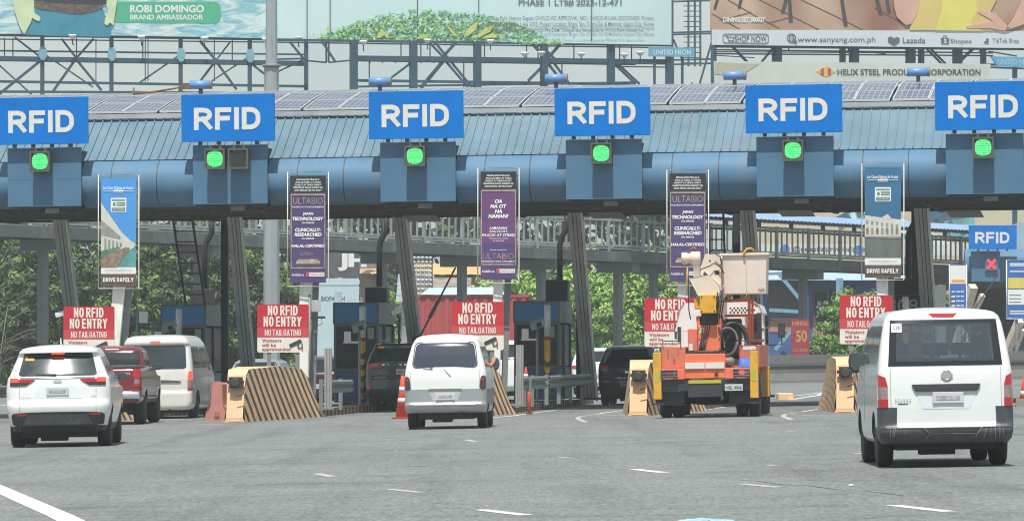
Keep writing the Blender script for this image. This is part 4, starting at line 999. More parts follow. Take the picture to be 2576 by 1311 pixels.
tx = MB(); btext(tx, A, "ROBI DOMINGO", 327, 14, 513, 33, -.04, .03); btext(tx, A, "BRAND AMBASSADOR", 327, 38, 511, 51, -.04, .022); tx.obj("name_lettering", ban_white, tA)
tx = MB(); btext(tx, A, "PHASE 1 LTS# 2022-12-471", 1304, -1, 1563, 17, -.04, .02)
btext(tx, A, "PHirst Park Homes Gapan; DHSUD AD APPROVAL NO.: DHSUD-R3-AA-2023/03-003; Project", 1225, 42, 1642, 57, -.24, .008)
btext(tx, A, "Completion: Phase 1 July 2027; Project Location: Brgys. Sto. Cristo Sur & Malimba, Gapan City, Nueva", 1225, 57, 1642, 72, -.24, .008)
btext(tx, A, "Ecija; Maximum Selling Price: Php2.5M. Owned and developed by PHirst Park Homes Inc.", 1246, 73, 1618, 86, -.24, .008)
tx.obj("small_print", mat("print_grey_ink", (.12, .15, .16), .6, var=0), tA)
cb = MB()
for u in (772, 830, 1050, 1488, 1764-560):
    (xa, za), (xb, zb) = A.at(u, 104), A.at(u, -40); cb.box(xa-.02, -.06, za, xa+.02, -.02, zb)
cb.obj("tie_cables", dark_steel, tA)

Bd = Board(1790, 262, 2760, 275)
tB = Bd.thing("billboard", "billboard of chair legs, tiled floor and yellow dress above a white web strip", "billboard")
def floor_print():
    m = mat("print_floor_tiles", (.40, .22, .14), .6, var=.01); t = m.node_tree; b = t.nodes['Principled BSDF']; l = t.links.new
    co = t.nodes.new('ShaderNodeTexCoord'); n = t.nodes.new('ShaderNodeTexNoise'); n.inputs['Scale'].default_value = .16; n.inputs['Detail'].default_value = 2; l(co.outputs['Object'], n.inputs['Vector'])
    r = t.nodes.new('ShaderNodeValToRGB'); e = r.color_ramp.elements; e[0].position = .35; e[0].color = (.30, .13, .09, 1); e[1].position = .66; e[1].color = (.66, .50, .34, 1); l(n.outputs[0], r.inputs[0]); l(r.outputs[0], b.inputs['Base Color']); return m
pk = lambda l: Bd.pts(l)
mb = MB(); mb.poly(pk([(1790, 76), (2760, 80), (2760, -60), (1790, -60)]), 0, .15); mb.obj("sheet", floor_print(), tB)
mb = MB(); mb.poly(pk([(1790, 76), (2760, 80), (2760, 124), (1790, 114)]), -.02, -.004); mb.obj("white_strip", mat("print_white_strip", (.62, .67, .69), .6, var=.03), tB)
mb = MB()
for l in ([(1790, 35), (1860, 74)], [(1830, 0), (1905, 44), (1960, 72)], [(1905, -2), (1985, 38), (2060, 76)], [(2010, -2), (2110, 46), (2170, 76)], [(1810, 52), (1890, 32)], [(1930, 60), (1990, 44)], [(2200, 20), (2270, 60)]):
    for a, b in zip(l, l[1:]):
        p, q = Bd.at(*a), Bd.at(*b); mb.bar((p[0], -.012, p[1]), (q[0], -.012, q[1]), .04, .012, up=(0, 1, 0))
mb.obj("printed_tile_joints", mat("print_joint_brown", (.16, .075, .055), .6, var=0), tB)
mb = MB()
for k, l in enumerate(([(1855, 22), (1864, -20), (1872, -20), (1862, 22)], [(1806, -20), (1814, -20), (1800, 24), (1794, 24)], [(1984, 56), (1994, 56), (1988, -20), (1980, -20)], [(1964, 34), (1972, 34), (1986, -20), (1978, -20)], [(2122, 66), (2132, 66), (2118, -20), (2110, -20)], [(2210, 36), (2220, 36), (2204, -20), (2196, -20)], [(2232, 32), (2240, 32), (2232, -20), (2224, -20)], [(2298, 8), (2304, 8), (2290, -20), (2284, -20)])): mb.poly(pk(l), -.03-.002*k, -.025-.002*k)
mb.obj("printed_chair_legs", mat("print_charcoal", (.06, .055, .05), .6, var=.1), tB)
mb = MB(); mb.poly(pk([(2286, 77), (2300, 40), (2310, -40), (2500, -40), (2506, 0), (2490, 30), (2510, 60), (2530, 79)]), -.06, -.05, 0)
mb.poly(pk([(2352, 78), (2368, 30), (2372, -40), (2450, -40), (2456, 30), (2440, 60), (2470, 79)]), -.068, -.062, 1)
mb.obj("printed_dress", [mat("print_dress_shade", (.66, .50, .16), .6, var=.1, scale=.4), mat("print_dress_yellow", (.72, .64, .14), .6, var=.08, scale=.4)], tB)
skp = mat("print_skin", (.66, .38, .28), .6, var=.1, scale=.6)
mb = MB(); mb.poly(pk([(2243, -40), (2248, 20), (2254, 44), (2276, 64), (2290, 62), (2304, 38), (2312, 0), (2312, -40)]), -.085, -.07); mb.obj("printed_elbow", skp, tB)
mb = MB(); mb.poly(pk([(2576, -10), (2546, 50), (2524, 79), (2490, 72), (2430, 72), (2428, 66), (2480, 58), (2496, 54), (2458, 32), (2462, 26), (2500, 34), (2522, 56), (2540, 74), (2580, 60), (2590, -10)]), -.095, -.07); mb.obj("printed_hand", skp, tB)
tx = MB(); btext(tx, Bd, "DINING SET 300037", 1818, 44, 1924, 57, -.04, .045); tx.obj("white_lettering", ban_white, tB)
def ring(mb, bd, l, wd, y):
    ps = bd.pts(l)
    for a, b in zip(ps, ps[1:]+ps[:1]): mb.bar((a[0], y, a[1]), (b[0], y, b[1]), wd, .01, up=(0, 1, 0))
def circ(u, v, r, n=16): return [(u+r*cos(2*pi*k/n), v-r*sin(2*pi*k/n)) for k in range(n)]
tx = MB(); ink = mat("print_slate_ink", (.11, .13, .16), .6, var=0); y = -.04
btext(tx, Bd, "SHOP NOW", 1847, 91, 1928, 107, y, .012); ring(tx, Bd, [(1818, 91), (1822, 87), (1926, 87), (1932, 91), (1932, 107), (1926, 110), (1822, 109), (1818, 105)], .04, y); ring(tx, Bd, [(1824, 92), (1828, 92), (1832, 103), (1844, 103), (1846, 95), (1830, 94)], .035, y); ring(tx, Bd, [(1833, 107), (1835, 107), (1835, 105), (1833, 105)], .03, y); ring(tx, Bd, [(1841, 107), (1843, 107), (1843, 105), (1841, 105)], .03, y); tx.obj("shop_button", ink, tB); tx = MB()
btext(tx, Bd, "www.sanyang.com.ph", 2006, 94, 2201, 111, y, .004); btext(tx, Bd, "Lazada", 2270, 96, 2327, 110, y, .01); btext(tx, Bd, "Shopee", 2390, 99, 2443, 114, y, .004); btext(tx, Bd, "TikTok Shop", 2496, 98, 2562, 112, y, .004); tx.obj("strip_lettering", ink, tB); tx = MB()
ring(tx, Bd, circ(1990, 97, 11), .03, y); ring(tx, Bd, [(1990+5*cos(2*pi*k/12), 97-11*sin(2*pi*k/12)) for k in range(12)], .025, y); ring(tx, Bd, [(1979, 97), (2001, 97)], .025, y); ring(tx, Bd, [(1982, 91), (1998, 91)], .02, y); ring(tx, Bd, [(1982, 103), (1998, 103)], .02, y)
tx.poly(pk([(1994, 98), (2006, 106), (2001, 107), (2003, 112), (2000, 112), (1998, 108), (1995, 111)]), y-.01, y)
tx.obj("globe_icon", ink, tB); tx = MB(); tx.poly(pk([(2233, 96), (2240, 93), (2248, 98), (2256, 94), (2262, 97), (2262, 107), (2248, 116), (2233, 107)]), y-.01, y)
tx.obj("box_icon", ink, tB); tx = MB(); tx.poly(pk([(2366, 96), (2387, 97), (2386, 112), (2367, 111)]), y-.01, y); ring(tx, Bd, [(2372, 97), (2373, 91), (2379, 91), (2381, 97)], .03, y)
tx.obj("bag_icon", ink, tB); tx = MB(); tx.poly(pk([(2480, 98), (2486, 98), (2486, 110), (2478, 111), (2474, 106), (2480, 104)]), y-.01, y)
tx.obj("note_icon", ink, tB)
tx = MB(); btext(tx, Bd, "S", 2373, 99, 2380, 110, -.056, .03); tx.obj("bag_letter", ban_white, tB)

Cd = Board(1800, 256, 2700, 266)
tC = Cd.thing("company_banner", "cream steel company banner with a red and yellow diamond, right of the blue billboard frame", "banner")
mb = MB(); mb.poly(Cd.pts([(1797, 155), (1798, 212), (2488, 214), (2492, 162)]), 0, .08); mb.obj("cloth", mat("cream_vinyl", (.56, .58, .50), .6, var=.06, scale=.5), tC)
mb = MB(); mb.poly(Cd.pts([(1798, 157), (1909, 162), (1865, 190), (1798, 188)]), -.02, -.004); mb.obj("tan_panel", mat("tan_vinyl", (.46, .42, .31), .6, var=.05), tC)
mb = MB(); mb.poly(Cd.pts([(2053, 181), (2078, 167), (2102, 181), (2078, 195)]), -.02, -.004); mb.obj("logo_base", mat("logo_yellow", (.62, .48, .10), .6, var=0), tC)
mb = MB(); mb.poly(Cd.pts([(2064, 175), (2072, 171), (2072, 192), (2064, 188)]), -.03, -.021); mb.poly(Cd.pts([(2082, 170), (2090, 175), (2090, 188), (2082, 192)]), -.03, -.021); mb.obj("logo_bars", mat("logo_red", (.55, .05, .06), .6, var=0), tC)
tx = MB(); btext(tx, Cd, "HELIX STEEL PRODUCTS CORPORATION", 2106, 175, 2466, 190, -.03, .016); tx.obj("lettering", dark_ink, tC)

def bsteel(bd, label, parts, name="steel_truss", mats=(bb_steel,), cat="steel frame"):
    t = bd.thing(name, label, cat)
    for nm, segs, m in parts:
        for s_ in segs:
            mb = MB(); yy = s_[3] if len(s_) > 3 else .1
            a, b = bd.at(*s_[0]), bd.at(*s_[1]); mb.bar((a[0], yy, a[1]), (b[0], yy, b[1]), s_[2], s_[2], up=(0, 1, 0)); mb.obj(nm, m, t)
    return t
FA = Board(-40, 273.6, 790, 278)
posts = [((u, 88+.018*u), (u, 330), .22) for u in (107, 281, 455, 629, 771)]
hor = [((-40, v), (775, v+dv), w_) for v, dv, w_ in ((88, 13, .16), (99, 9, .07), (128, 10, .10), (147, 13, .26), (152, 13, .10), (205, 13, .15), (231, 4, .14))]
diag = [((38, 95), (107, 148), .10), ((107, 150), (-2, 238), .16), ((-40, 130), (80, 238), .09), ((155, 98), (192, 146), .11), ((236, 98), (192, 148), .12), ((192, 148), (133, 232), .15), ((192, 150), (256, 228), .13), ((114, 138), (235, 220), .08), ((350, 210), (452, 140), .10), ((503, 103), (544, 153), .14), ((580, 106), (544, 153), .09), ((544, 153), (505, 204), .13), ((544, 155), (596, 226), .13), ((528, 208), (628, 143), .09), ((632, 160), (670, 190), .12), ((680, 150), (770, 148), .1), ((690, 186), (765, 150), .1)]
small = [((u, 96), (u, 152), .06) for u in (12, 33, 193, 360, 585)] + [((u, 98), (u, 206), .05) for u in (242, 366, 373, 540)]
tFA = bsteel(FA, "blue steel frame with cross braces holding the aqua billboard's left half", [("post", posts, bb_steel), ("rail", hor, bb_steel), ("brace", diag, bb_steel), ("hanger", small, dark_steel)])
for u in (107, 281, 455, 629):
    gus = MB(); x, z = FA.at(u, 134+.012*u); gus.poly([(x+.26*cos(2*pi*k/8+.39), z+.42*sin(2*pi*k/8+.39)) for k in range(8)], -.15, .0); gus.obj("gusset", bb_light, tFA)  # gusset colour imitates the same steel in sunlight
FB = Board(885, 277.5, 1692, 283.6)
posts = [((u, 104+.013*(u-885)), (u, 330), .40) for u in (891, 1041, 1202, 1370, 1538)] + [((1686, 130), (1686, 300), .42)]
hor = [((680, 101), (1690, 115), .14), ((680, 107), (1690, 121), .08), ((885, 147), (1690, 157), .30), ((885, 153), (1600, 163), .10), ((895, 203), (1600, 213), .16), ((885, 219), (1600, 208), .12), ((1540, 168), (1692, 170), .07)]
diag = [((1080, 106), (1120, 148), .12), ((1148, 108), (1108, 152), .16), ((1120, 150), (1060, 222), .2), ((1120, 152), (1180, 222), .12), ((1096, 108), (1190, 222), .12), ((1045, 152), (975, 204), .12), ((1335, 106), (1380, 153), .16), ((1355, 108), (1400, 152), .12), ((1412, 110), (1372, 156), .16), ((1378, 156), (1330, 204), .16), ((1378, 158), (1420, 212), .14), ((1392, 156), (1436, 214), .12), ((1545, 160), (1600, 212), .12), ((1552, 158), (1610, 212), .12), ((730, 106), (768, 152), .12), ((812, 106), (846, 158), .12)]
small = [((u, 106), (u, 150), .06) for u in (1010, 1060, 1083, 1220, 1326, 1355, 1445, 1560, 1590)] + [((u, 150), (u, 160), .05) for u in range(900, 1540, 32)] + [((930, 150), (930, 220), .06), ((1168, 150), (1168, 222), .06), ((1415, 160), (1415, 215), .06), ((822, 100), (822, 158), .09), ((828, 100), (828, 158), .09), ((828, 158), (890, 152), .09), ((770, 153), (822, 158), .09)]
tFB = bsteel(FB, "blue steel frame with thick posts and catwalk under the aqua billboard's right half", [("post", posts, bb_steel), ("rail", hor, bb_steel), ("brace", diag, bb_steel), ("hanger", small, dark_steel)])
TW = Board(1690, 280, 1800, 280)
tTW = bsteel(TW, "narrow blue ladder tower between the two billboards", [("post", [((u, -60), (u, 168), .12) for u in (1692, 1732, 1748, 1762)] + [((1795, -60), (1796, 330), .34)], bb_steel), ("rail", [((1692, v), (1795, v-3), .10) for v in (5, 83, 88, 152, 163)] + [((1692, 244-v+0), (1795, 244-v), .1) for v in ()] + [((1692, 240), (1760, 248), .1)], bb_steel), ("rung", [((1720, v), (1762, v), .05) for v in range(-10, 160, 13)], dark_steel), ("brace", [((1694, 100), (1722, 165), .12), ((1794, 95), (1752, 240), .12), ((1740, 208), (1755, 245), .1)], bb_steel)], name="ladder_tower", cat="tower")
tUN = Board(1633, 270, 1748, 271.3).thing("name_board", "light blue UNITED NEON name board on the billboard frame", "sign")
bdU = Board(1633, 270, 1748, 271.3); mb = MB(); mb.poly(bdU.pts([(1633, 119), (1747, 121), (1747, 144), (1633, 143)]), 0, .1); mb.obj("board", mat("sky_blue_board", (.13, .42, .62), .5, var=.12, scale=.4), tUN)
tx = MB(); btext(tx, bdU, "UNITED NEON", 1644, 126, 1737, 139, -.01, .02); tx.obj("lettering", ban_white, tUN)
mb = MB()
for u in (1650, 1720): x, z = bdU.at(u, 150); mb.box(x-.05, .1, z-2.2, x+.05, .25, z+.6)
mb.obj("bracket", bb_steel, tUN)
bdU = Board(2470, 258, 2640, 262); tU2 = bdU.thing("name_board", "light blue name board at the right edge below the chair billboard", "sign")
mb = MB(); mb.poly(bdU.pts([(2494, 143), (2640, 146), (2640, 172), (2510, 168)]), 0, .1); mb.obj("board", mat("sky_blue_board", (.13, .42, .62), .5), tU2)
tx = MB(); btext(tx, bdU, "UNITED NEON", 2510, 149, 2600, 164, -.01, .02); tx.obj("lettering", mat("pale_blue_lettering", (.35, .62, .72), .5, var=0), tU2)
mb = MB(); x, z = bdU.at(2560, 150); mb.box(x-.1, .1, 0, x+.1, .3, z); mb.obj("post", bb_steel, tU2)
FCb = Board(1800, 263.2, 2700, 276)
posts = [((u, 112+.008*(u-1800)), (u, 320), .42) for u in (1957, 2151, 2293, 2411, 2620)] + [((u, 118), (u, 220), .26) for u in (1990-30, 2122, 2320, 2476)]
hor = [((1796, 116), (2700, 124), .2), ((1800, 126), (2500, 134), .08), ((1800, 136), (2500, 141), .08), ((1800, 131), (2300, 134), .06), ((2486, 163), (2650, 168), .12), ((2486, 170), (2650, 176), .1)]
diag = [((1845, 118), (1885, 160), .12), ((1950, 118), (1916, 160), .1), ((2330, 120), (2372, 162), .1), ((2340, 120), (2382, 162), .1), ((2452, 122), (2410, 162), .14), ((1800, 140), (1900, 146), .05), ((2160, 130), (2230, 136), .06), ((2490, 130), (2560, 142), .07)]
bsteel(FCb, "blue steel frame under the chair billboard, behind the steel company banner", [("post", posts, bb_steel), ("rail", hor, bb_steel), ("brace", diag, bb_steel)])
LLB = ["%s small white floodlight on the frame under the billboards, counted from the left" % o for o in ORD]
proto = None
for i, (bd, u, v) in enumerate([(FA, 178, 98), (FA, 351, 101), (FA, 509, 104), (FA, 663, 107), (FA, 835-90, 103), (FB, 905, 113), (FB, 1066, 109), (FB, 1224, 111), (FB, 1310, 142), (FB, 1352, 140), (FB, 1452, 143), (FB, 1560, 145), (FB, 1600, 140), (FCb, 1965, 112), (FCb, 2115, 114), (FCb, 2295, 114), (FCb, 2447, 114), (FCb, 2616-40, 118)]):
    x, z = bd.at(u, v); p = bd.M @ Vector((x, -.75, z))
    if proto is None:
        proto = thing("billboard_lamp", LLB[0], "floodlight", p, 0, "white floodlights under the billboards")
        b = MB(); b.lathe([(.05, -.1), (.22, .08), (.24, .16), (.2, .19)], n=12); b.obj("head", ban_white, proto)
        b = MB(); b.box(-.03, -.03, -.35, .03, .03, -.08); b.box(-.03, -.03, -.38, .03, .85, -.32); b.obj("arm", dark_steel, proto)
    else: dup(proto, p, 0, LLB[i])

# ---- grey lamp mast
p = W(683, 1000, 151); p.z = gz(p.x)
t = thing("lamp_mast", "tall grey octagonal mast with rust streaks rising behind the canopy", "mast", p)
def lean(v): return W(683+(640-v)*.0065, v, 151)-p
mb = MB(); a = lean(165); mb.lathe([(.27, 0), (.25, 5), (.235, a.z)], n=8, smooth=False); mb.obj("lower_shaft", mat("mast_grey", (.36, .40, .41), .5, .2, var=.08, scale=1, dirt=(.2, .13, .08), dscale=1.6, damt=.5, stretch=(2, 2, .35)), t)
mb = MB(); mb.lathe([(.19, a.z), (.14, a.z+9)], n=8, smooth=False); mb.obj("upper_shaft", mat("mast_grey", (.36, .4, .41), .5), t)
mb = MB(); mb.lathe([(.29, a.z-.06), (.29, a.z+.03)], n=16); mb.obj("flange", grey_steel, t)

# ================================================================ SECOND GANTRY AT RIGHT
Y2 = 246
t2 = thing("toll_canopy", "second distant blue toll canopy at the right edge", "canopy", (0, Y2, 0), 0)
X0 = WX(2428, Y2)
mb = MB(); pts = []
for i in range(15):
    a_ = R(-95)+R(195)*i/14; pts.append((.7-.7*cos(a_), WZ(668, Y2)+.85*sin(a_)))
vs = [(x, y, z) for x in (X0, X0+26) for y, z in pts]; m_ = len(pts)
mb.add(vs, [(i, m_+i, m_+i+1, i+1) for i in range(m_-1)], smooth=True); mb.add([(X0, y, z) for y, z in pts], [tuple(range(m_))]); mb.obj("fascia", can_blue, t2)
mb = MB(); xs = [WX(2520, Y2), WX(2545, Y2), WX(2576, Y2), X0+26]; zs = [WZ(v, Y2) for v in (592, 572, 556, 548)]
mb.add([(x, 1, WZ(645, Y2)) for x in xs] + [(x, 3, z) for x, z in zip(xs, zs)] + [(x, 14, WZ(670, Y2)) for x in xs], [(i, i+1, i+5, i+4) for i in range(3)] + [(4+i, 5+i, 9+i, 8+i) for i in range(3)]); mb.obj("roof", roof_blue, t2)
mb = MB(); mb.box(WX(2443, Y2), -.2, WZ(708, Y2), WX(2515, Y2), .8, WZ(632, Y2)); mb.obj("fascia_panel", panel_blue, t2)
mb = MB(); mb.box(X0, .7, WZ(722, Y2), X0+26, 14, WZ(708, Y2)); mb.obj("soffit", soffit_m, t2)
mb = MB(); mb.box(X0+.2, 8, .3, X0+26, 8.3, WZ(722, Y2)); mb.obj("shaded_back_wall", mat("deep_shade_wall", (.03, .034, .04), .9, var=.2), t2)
cc = MB()
for u in (2380, 2600):
    cc.box(WX(u, Y2)-.35, 4, gz(WX(u, Y2))-.1, WX(u, Y2)+.35, 4.7, WZ(715, Y2))
cc.obj("piers", mat("pier_concrete", (.2, .215, .22)), t2)
t = dup(last_sign, W(2497, 597, Y2-.6), 0, "small blue RFID board on the distant canopy at right"); t["group"] = "blue RFID boards on the canopy front"
t.scale = (1, 1, 1)
t = thing("lane_signal", "red cross lane signal lit on the distant canopy at right", "traffic light", W(2494, 665, Y2-.35), 0)
mb = MB(); mb.box(-.33, 0, -.33, .33, .2, .33); mb.obj("housing", panel_blue, t)
mb = MB(); xs_ = mat("red_led", (.6, .02, .02), .4, var=.2, scale=12, emit=(1, .05, .06), es=1.3)
mb.bar((-.2, -.03, -.24), (.2, -.03, .24), .13, .03, up=(0, 1, 0)); mb.bar((-.2, -.034, .24), (.2, -.034, -.24), .13, .03, up=(0, 1, 0)); mb.obj("cross", xs_, t)
toll_blue = mat("tariff_blue", (.03, .13, .40), .5, var=.06)
for (u, v0, v1, wd, lab, right) in ((2410, 665, 782, 44, "blue and white tariff board left of the distant red cross signal", 0), (2558, 655, 802, 52, "blue tariff board with a yellow box at the right edge", 1)):
    Y = 225; p = W(u, v1, Y); t = thing("tariff_board", lab, "sign", (p.x, Y, gz(p.x)), 0, "tall toll tariff boards"); s = Y/F; hw_ = wd/2*s; zt, zb = WZ(v0, Y)-gz(p.x), WZ(v1, Y)-gz(p.x)
    hgt = zt-zb
    mb = MB(); mb.box(-hw_, 0, zb, hw_, .06, zt); mb.obj("board", toll_blue, t)
    mb = MB(); mb.tube([(-hw_, 0, zb), (hw_, 0, zb), (hw_, 0, zt), (-hw_, 0, zt), (-hw_, 0, zb)], .03, 6); mb.obj("frame", white_steel, t)
    mb = MB(); mb.box(-.06, .07, -.05, .06, .2, zb+.2); mb.obj("post", grey_steel, t)
    mb = MB()
    if not right: mb.box(-hw_+.04, -.012, zb+hgt*.58, hw_-.04, -.002, zt-.05)
    else: mb.box(-hw_+.06, -.012, zb+hgt*.24, hw_, -.002, zb+hgt*.5)
    mb.obj("white_field", ban_white, t)
    if right: mb = MB(); mb.box(-hw_+.08, -.012, zb+hgt*.52, hw_, -.002, zb+hgt*.70); mb.obj("yellow_field", mat("tariff_yellow", (.66, .52, .10), .5, var=.05), t)
    mb = MB()
    if not right:
        for k in range(4):
            for x in (-.22, .0, .2): mb.box(x-.08, -.012, zb+hgt*(.10+.1*k), x+.08, -.004, zb+hgt*(.125+.1*k))
    else:
        for z_ in (.93, .90, .80, .12, .08): mb.box(-hw_+.15, -.012, zb+hgt*z_, hw_-.1, -.004, zb+hgt*(z_+.02))
    mb.obj("print_rows", ban_white, t)
    mb = MB()
    for k in range(3): mb.box(-.36, -.022, zb+hgt*((.08+.1*k) if not right else (.28+.06*k)), -.14 if not right else .2, -.013, zb+hgt*((.10+.1*k) if not right else (.29+.06*k)))
    if not right: mb.box(-.3, -.022, zb+hgt*.62, .32, -.013, zb+hgt*.67)
    mb.obj("orange_rows", amber if not right else dark_ink, t)
for (a, b, lab, wd) in (((2448, 720), (2425, 800), "cream diagonal strut left of the distant red cross lane", .38), ((2472, 742), (2440, 806), "thin cream diagonal strut beside the distant barrier arm", .22), ((2566, 806), (2534, 880), "white diagonal strut right of the clean white van", .36), ((2575, 830), (2556, 880), "narrow brown-white strut at the right edge", .14)):
    pa = W(b[0], b[1], 232); t = thing("diagonal_strut", lab, "strut", pa, 0); q = W(a[0], a[1], 231)-pa; mb = MB(); mb.bar((0, 0, 0), q, wd, wd); mb.obj("strut", cream, t)
    dn = q.normalized()*-1; k = (pa.z-gz(pa.x))/max(.05, -dn.z); mb = MB(); mb.bar((0, 0, 0), dn*k, wd*.9, wd*.9); mb.obj("foot", cream, t)

# ================================================================ BACKGROUND PLACES
t = thing("concrete_wall", "long weathered concrete divider wall behind the orange truck and white van", "wall", (0, 204, 0))
mb = MB()
for x0, x1 in ((-44, WX(1340, 204)), (WX(1480, 204), 40)):
    if x0 == -44: continue
    a = [(0, -.1), (0, 1.15), (-.04, 1.22), (.3, 1.22), (.3, -.1), (-.12, .35), (-.12, -.1)]
    vs = [(x, y, z+gz(x)) for x in (x0, x1) for y, z in ((-.25, -.1), (-.2, .12), (-.02, .42), (0, 1.2), (.25, 1.2), (.25, -.1))]
    mb.add(vs, [(i, 6+i, 6+(i+1) % 6, (i+1) % 6) for i in range(6)] + [(0, 1, 2, 3, 4, 5), (6, 7, 8, 9, 10, 11)])
mb.obj("wall", mat("grimy_divider_concrete", (.13, .128, .12), .9, var=.2, scale=.8, dirt=(.05, .05, .048), dscale=.5, damt=.7, stretch=(1, 1, .4)), t)
mb = MB(); x0, x1 = WX(1480, 204), 40; mb.add([(x, y, z+gz(x)) for x in (x0, x1) for y, z in ((-.08, .72), (-.05, .83), (-.02, .83), (-.02, .72))], [(0, 4, 5, 1), (1, 5, 6, 2), (3, 7, 4, 0), (2, 6, 7, 3)]); mb.obj("painted_band", dark_steel, t)
t = thing("road_sleeper", "low orange-brown concrete sleeper on the road right of the bucket truck", "kerb block", G(1975, 1005))
mb = MB(); mb.box(-.22, -.3, -.05, .24, .9, .19); mb.obj("block", peach, t, bevel=.03)

def building(name, label, cat, u0, u1, v0, v1, Y, m, depth=6, group=None):
    x0, x1 = WX(u0, Y), WX(u1, Y); t = thing(name, label, cat, ((x0+x1)/2, Y, gz((x0+x1)/2)), 0, group); g0 = gz((x0+x1)/2); hw_ = (x1-x0)/2
    mb = MB(); mb.box(-hw_, 0, -.3 if v1 > 870 else WZ(v1, Y)-g0, hw_, depth, WZ(v0, Y)-g0); mb.obj("walls", m, t); return t, hw_, g0
blue_wall = mat("blue_painted_wall", (.04, .11, .28), .7, var=.15, scale=.6, dirt=(.12, .16, .24), damt=.5)
pink_wall = mat("pink_painted_wall", (.50, .22, .18), .7, var=.12, scale=.8, dirt=(.38, .2, .17))
brown_wall = mat("brown_shutter", (.10, .072, .068), .7, var=.2, scale=1.5, stretch=(1, 1, .2))
Y = 268
t, hw_, g0 = building("roadside_building", "blue and pink two-storey roadside building with dark windows behind the divider wall", "building", 1900, 2330, 705, 900, Y, blue_wall, 8)
mb = MB(); mb.add([(-hw_-.5, -1.2, WZ(703, Y)-g0), (hw_+.3, -1.2, WZ(708, Y)-g0), (hw_+.3, 5, WZ(676, Y)-g0), (-hw_-.5, 5, WZ(672, Y)-g0)], [(0, 1, 2, 3)]); mb.obj("roof", mat("pale_blue_roofing", (.36, .50, .66), .5, var=.1, scale=1, stretch=(4, 1, 1)), t)
def rect(mb, u0, v0, u1, v1, y=-.03, mi=0, d=.05):
    x = (WX(u0, Y)-t.location.x, WX(u1, Y)-t.location.x); mb.box(x[0], y, WZ(v1, Y)-g0, x[1], y+d, WZ(v0, Y)-g0, mi)
mb = MB(); rect(mb, 1935, 718, 2022, 788); rect(mb, 2045, 722, 2080, 780); mb.obj("shutter", brown_wall, t)
mb = MB(); rect(mb, 2086, 728, 2106, 792); rect(mb, 2112, 718, 2150, 792); rect(mb, 2050, 735, 2078, 792, -.06); mb.obj("window", booth_dark, t)
mb = MB(); rect(mb, 1936, 800, 2020, 835); rect(mb, 2045, 796, 2150, 850); mb.obj("pink_panel", pink_wall, t)
mb = MB(); rect(mb, 2052, 770, 2100, 776, -.08); rect(mb, 2056, 758, 2066, 768, -.08); rect(mb, 2072, 757, 2082, 769, -.08); mb.obj("small_signs", paper, t)
for i, (a, b, wd) in enumerate((((2026, 742), (2026, 860), .35), ((2112, 700), (2112, 820), .4), ((1935, 780), (2028, 785), .2), ((2028, 785), (1950, 880), .22), ((1960, 690), (2010, 750), .2), ((2098, 830), (2130, 880), .22))):
    mb = MB(); pa = Vector((WX(a[0], Y-2)-t.location.x, -2, WZ(a[1], Y-2)-g0)); pb = Vector((WX(b[0], Y-2)-t.location.x, -2, WZ(b[1], Y-2)-g0)); mb.bar(pa, pb, wd, .2); mb.obj("blue_brace", bb_light if i else blue_wall, t)
Y = 222
def flat_sign(name, label, cat, u0, v0, u1, v1, Y, m, group=None):
    x0, x1 = WX(u0, Y), WX(u1, Y); g0 = gz((x0+x1)/2); t = thing(name, label, cat, ((x0+x1)/2, Y, g0), 0, group); hw_ = (x1-x0)/2; z0, z1 = WZ(v1, Y)-g0, WZ(v0, Y)-g0
    mb = MB(); mb.box(-hw_, 0, z0, hw_, .05, z1); mb.obj("sheet", m, t)
    if z0 > .5: mb = MB(); mb.box(-hw_+.1, .06, -.05, -hw_+.22, .18, z1); mb.box(hw_-.22, .06, -.05, hw_-.1, .18, z1); mb.obj("posts", grey_steel, t)
    return t, hw_, z0, z1
t, hw_, z0, z1 = flat_sign("tarpaulin", "red tarpaulin sign with yellow lettering behind the divider wall", "tarpaulin", 1990, 803, 2036, 893, Y, mat("tarp_red", (.28, .025, .05), .6, var=.15, scale=2))
mb = MB(); mb.text("HIRING", -hw_+.05, z1-.3, hw_-.05, z1-.1, -.006, .02); mb.text("50", -.2, z0+.6, .32, z0+1.15, -.006, .03); mb.text("CALL NOW", -hw_+.08, z0+.15, hw_-.08, z0+.3, -.006, .01); mb.obj("lettering", mat("tarp_yellow", (.42, .26, .06), .6, var=.05), t)

# beige wall with a big mural and the web banner behind the bridge at right
Y = 300
t, hw_, g0 = building("beige_building", "tall beige building with a blue truck mural behind the bridge roof", "building", 1900, 2800, 512, 900, Y, mat("beige_wall", (.52, .46, .33), .8, var=.06, scale=.3), 10)
def rect2(mb, pts, y=-.03, mi=0, d=.02): mb.poly([(WX(u, Y)-t.location.x, WZ(v, Y)-g0) for u, v in pts], y, y+d, mi)
mb = MB(); rect2(mb, [(2175, 505), (2300, 505), (2250, 540), (2420, 625), (2330, 625), (2180, 590)], -.04, 0); rect2(mb, [(2100, 548), (2175, 510), (2215, 510), (2120, 560)], -.05, 1); rect2(mb, [(2330, 505), (2460, 505), (2440, 560), (2360, 580)], -.06, 2); rect2(mb, [(2320, 512), (2400, 505), (2390, 535), (2330, 560)], -.08, 1); rect2(mb, [(2360, 560), (2450, 545), (2455, 600), (2400, 600)], -.09, 3)
rect2(mb, [(2130, 540), (2150, 530), (2190, 560), (2196, 590), (2185, 585)], -.10, 3)
for k in range(6): rect2(mb, [(2105+k*16, 552-k*7), (2118+k*16, 548-k*7), (2124+k*16, 566-k*7), (2111+k*16, 568-k*7)], -.12, 1 if k % 2 else 0)
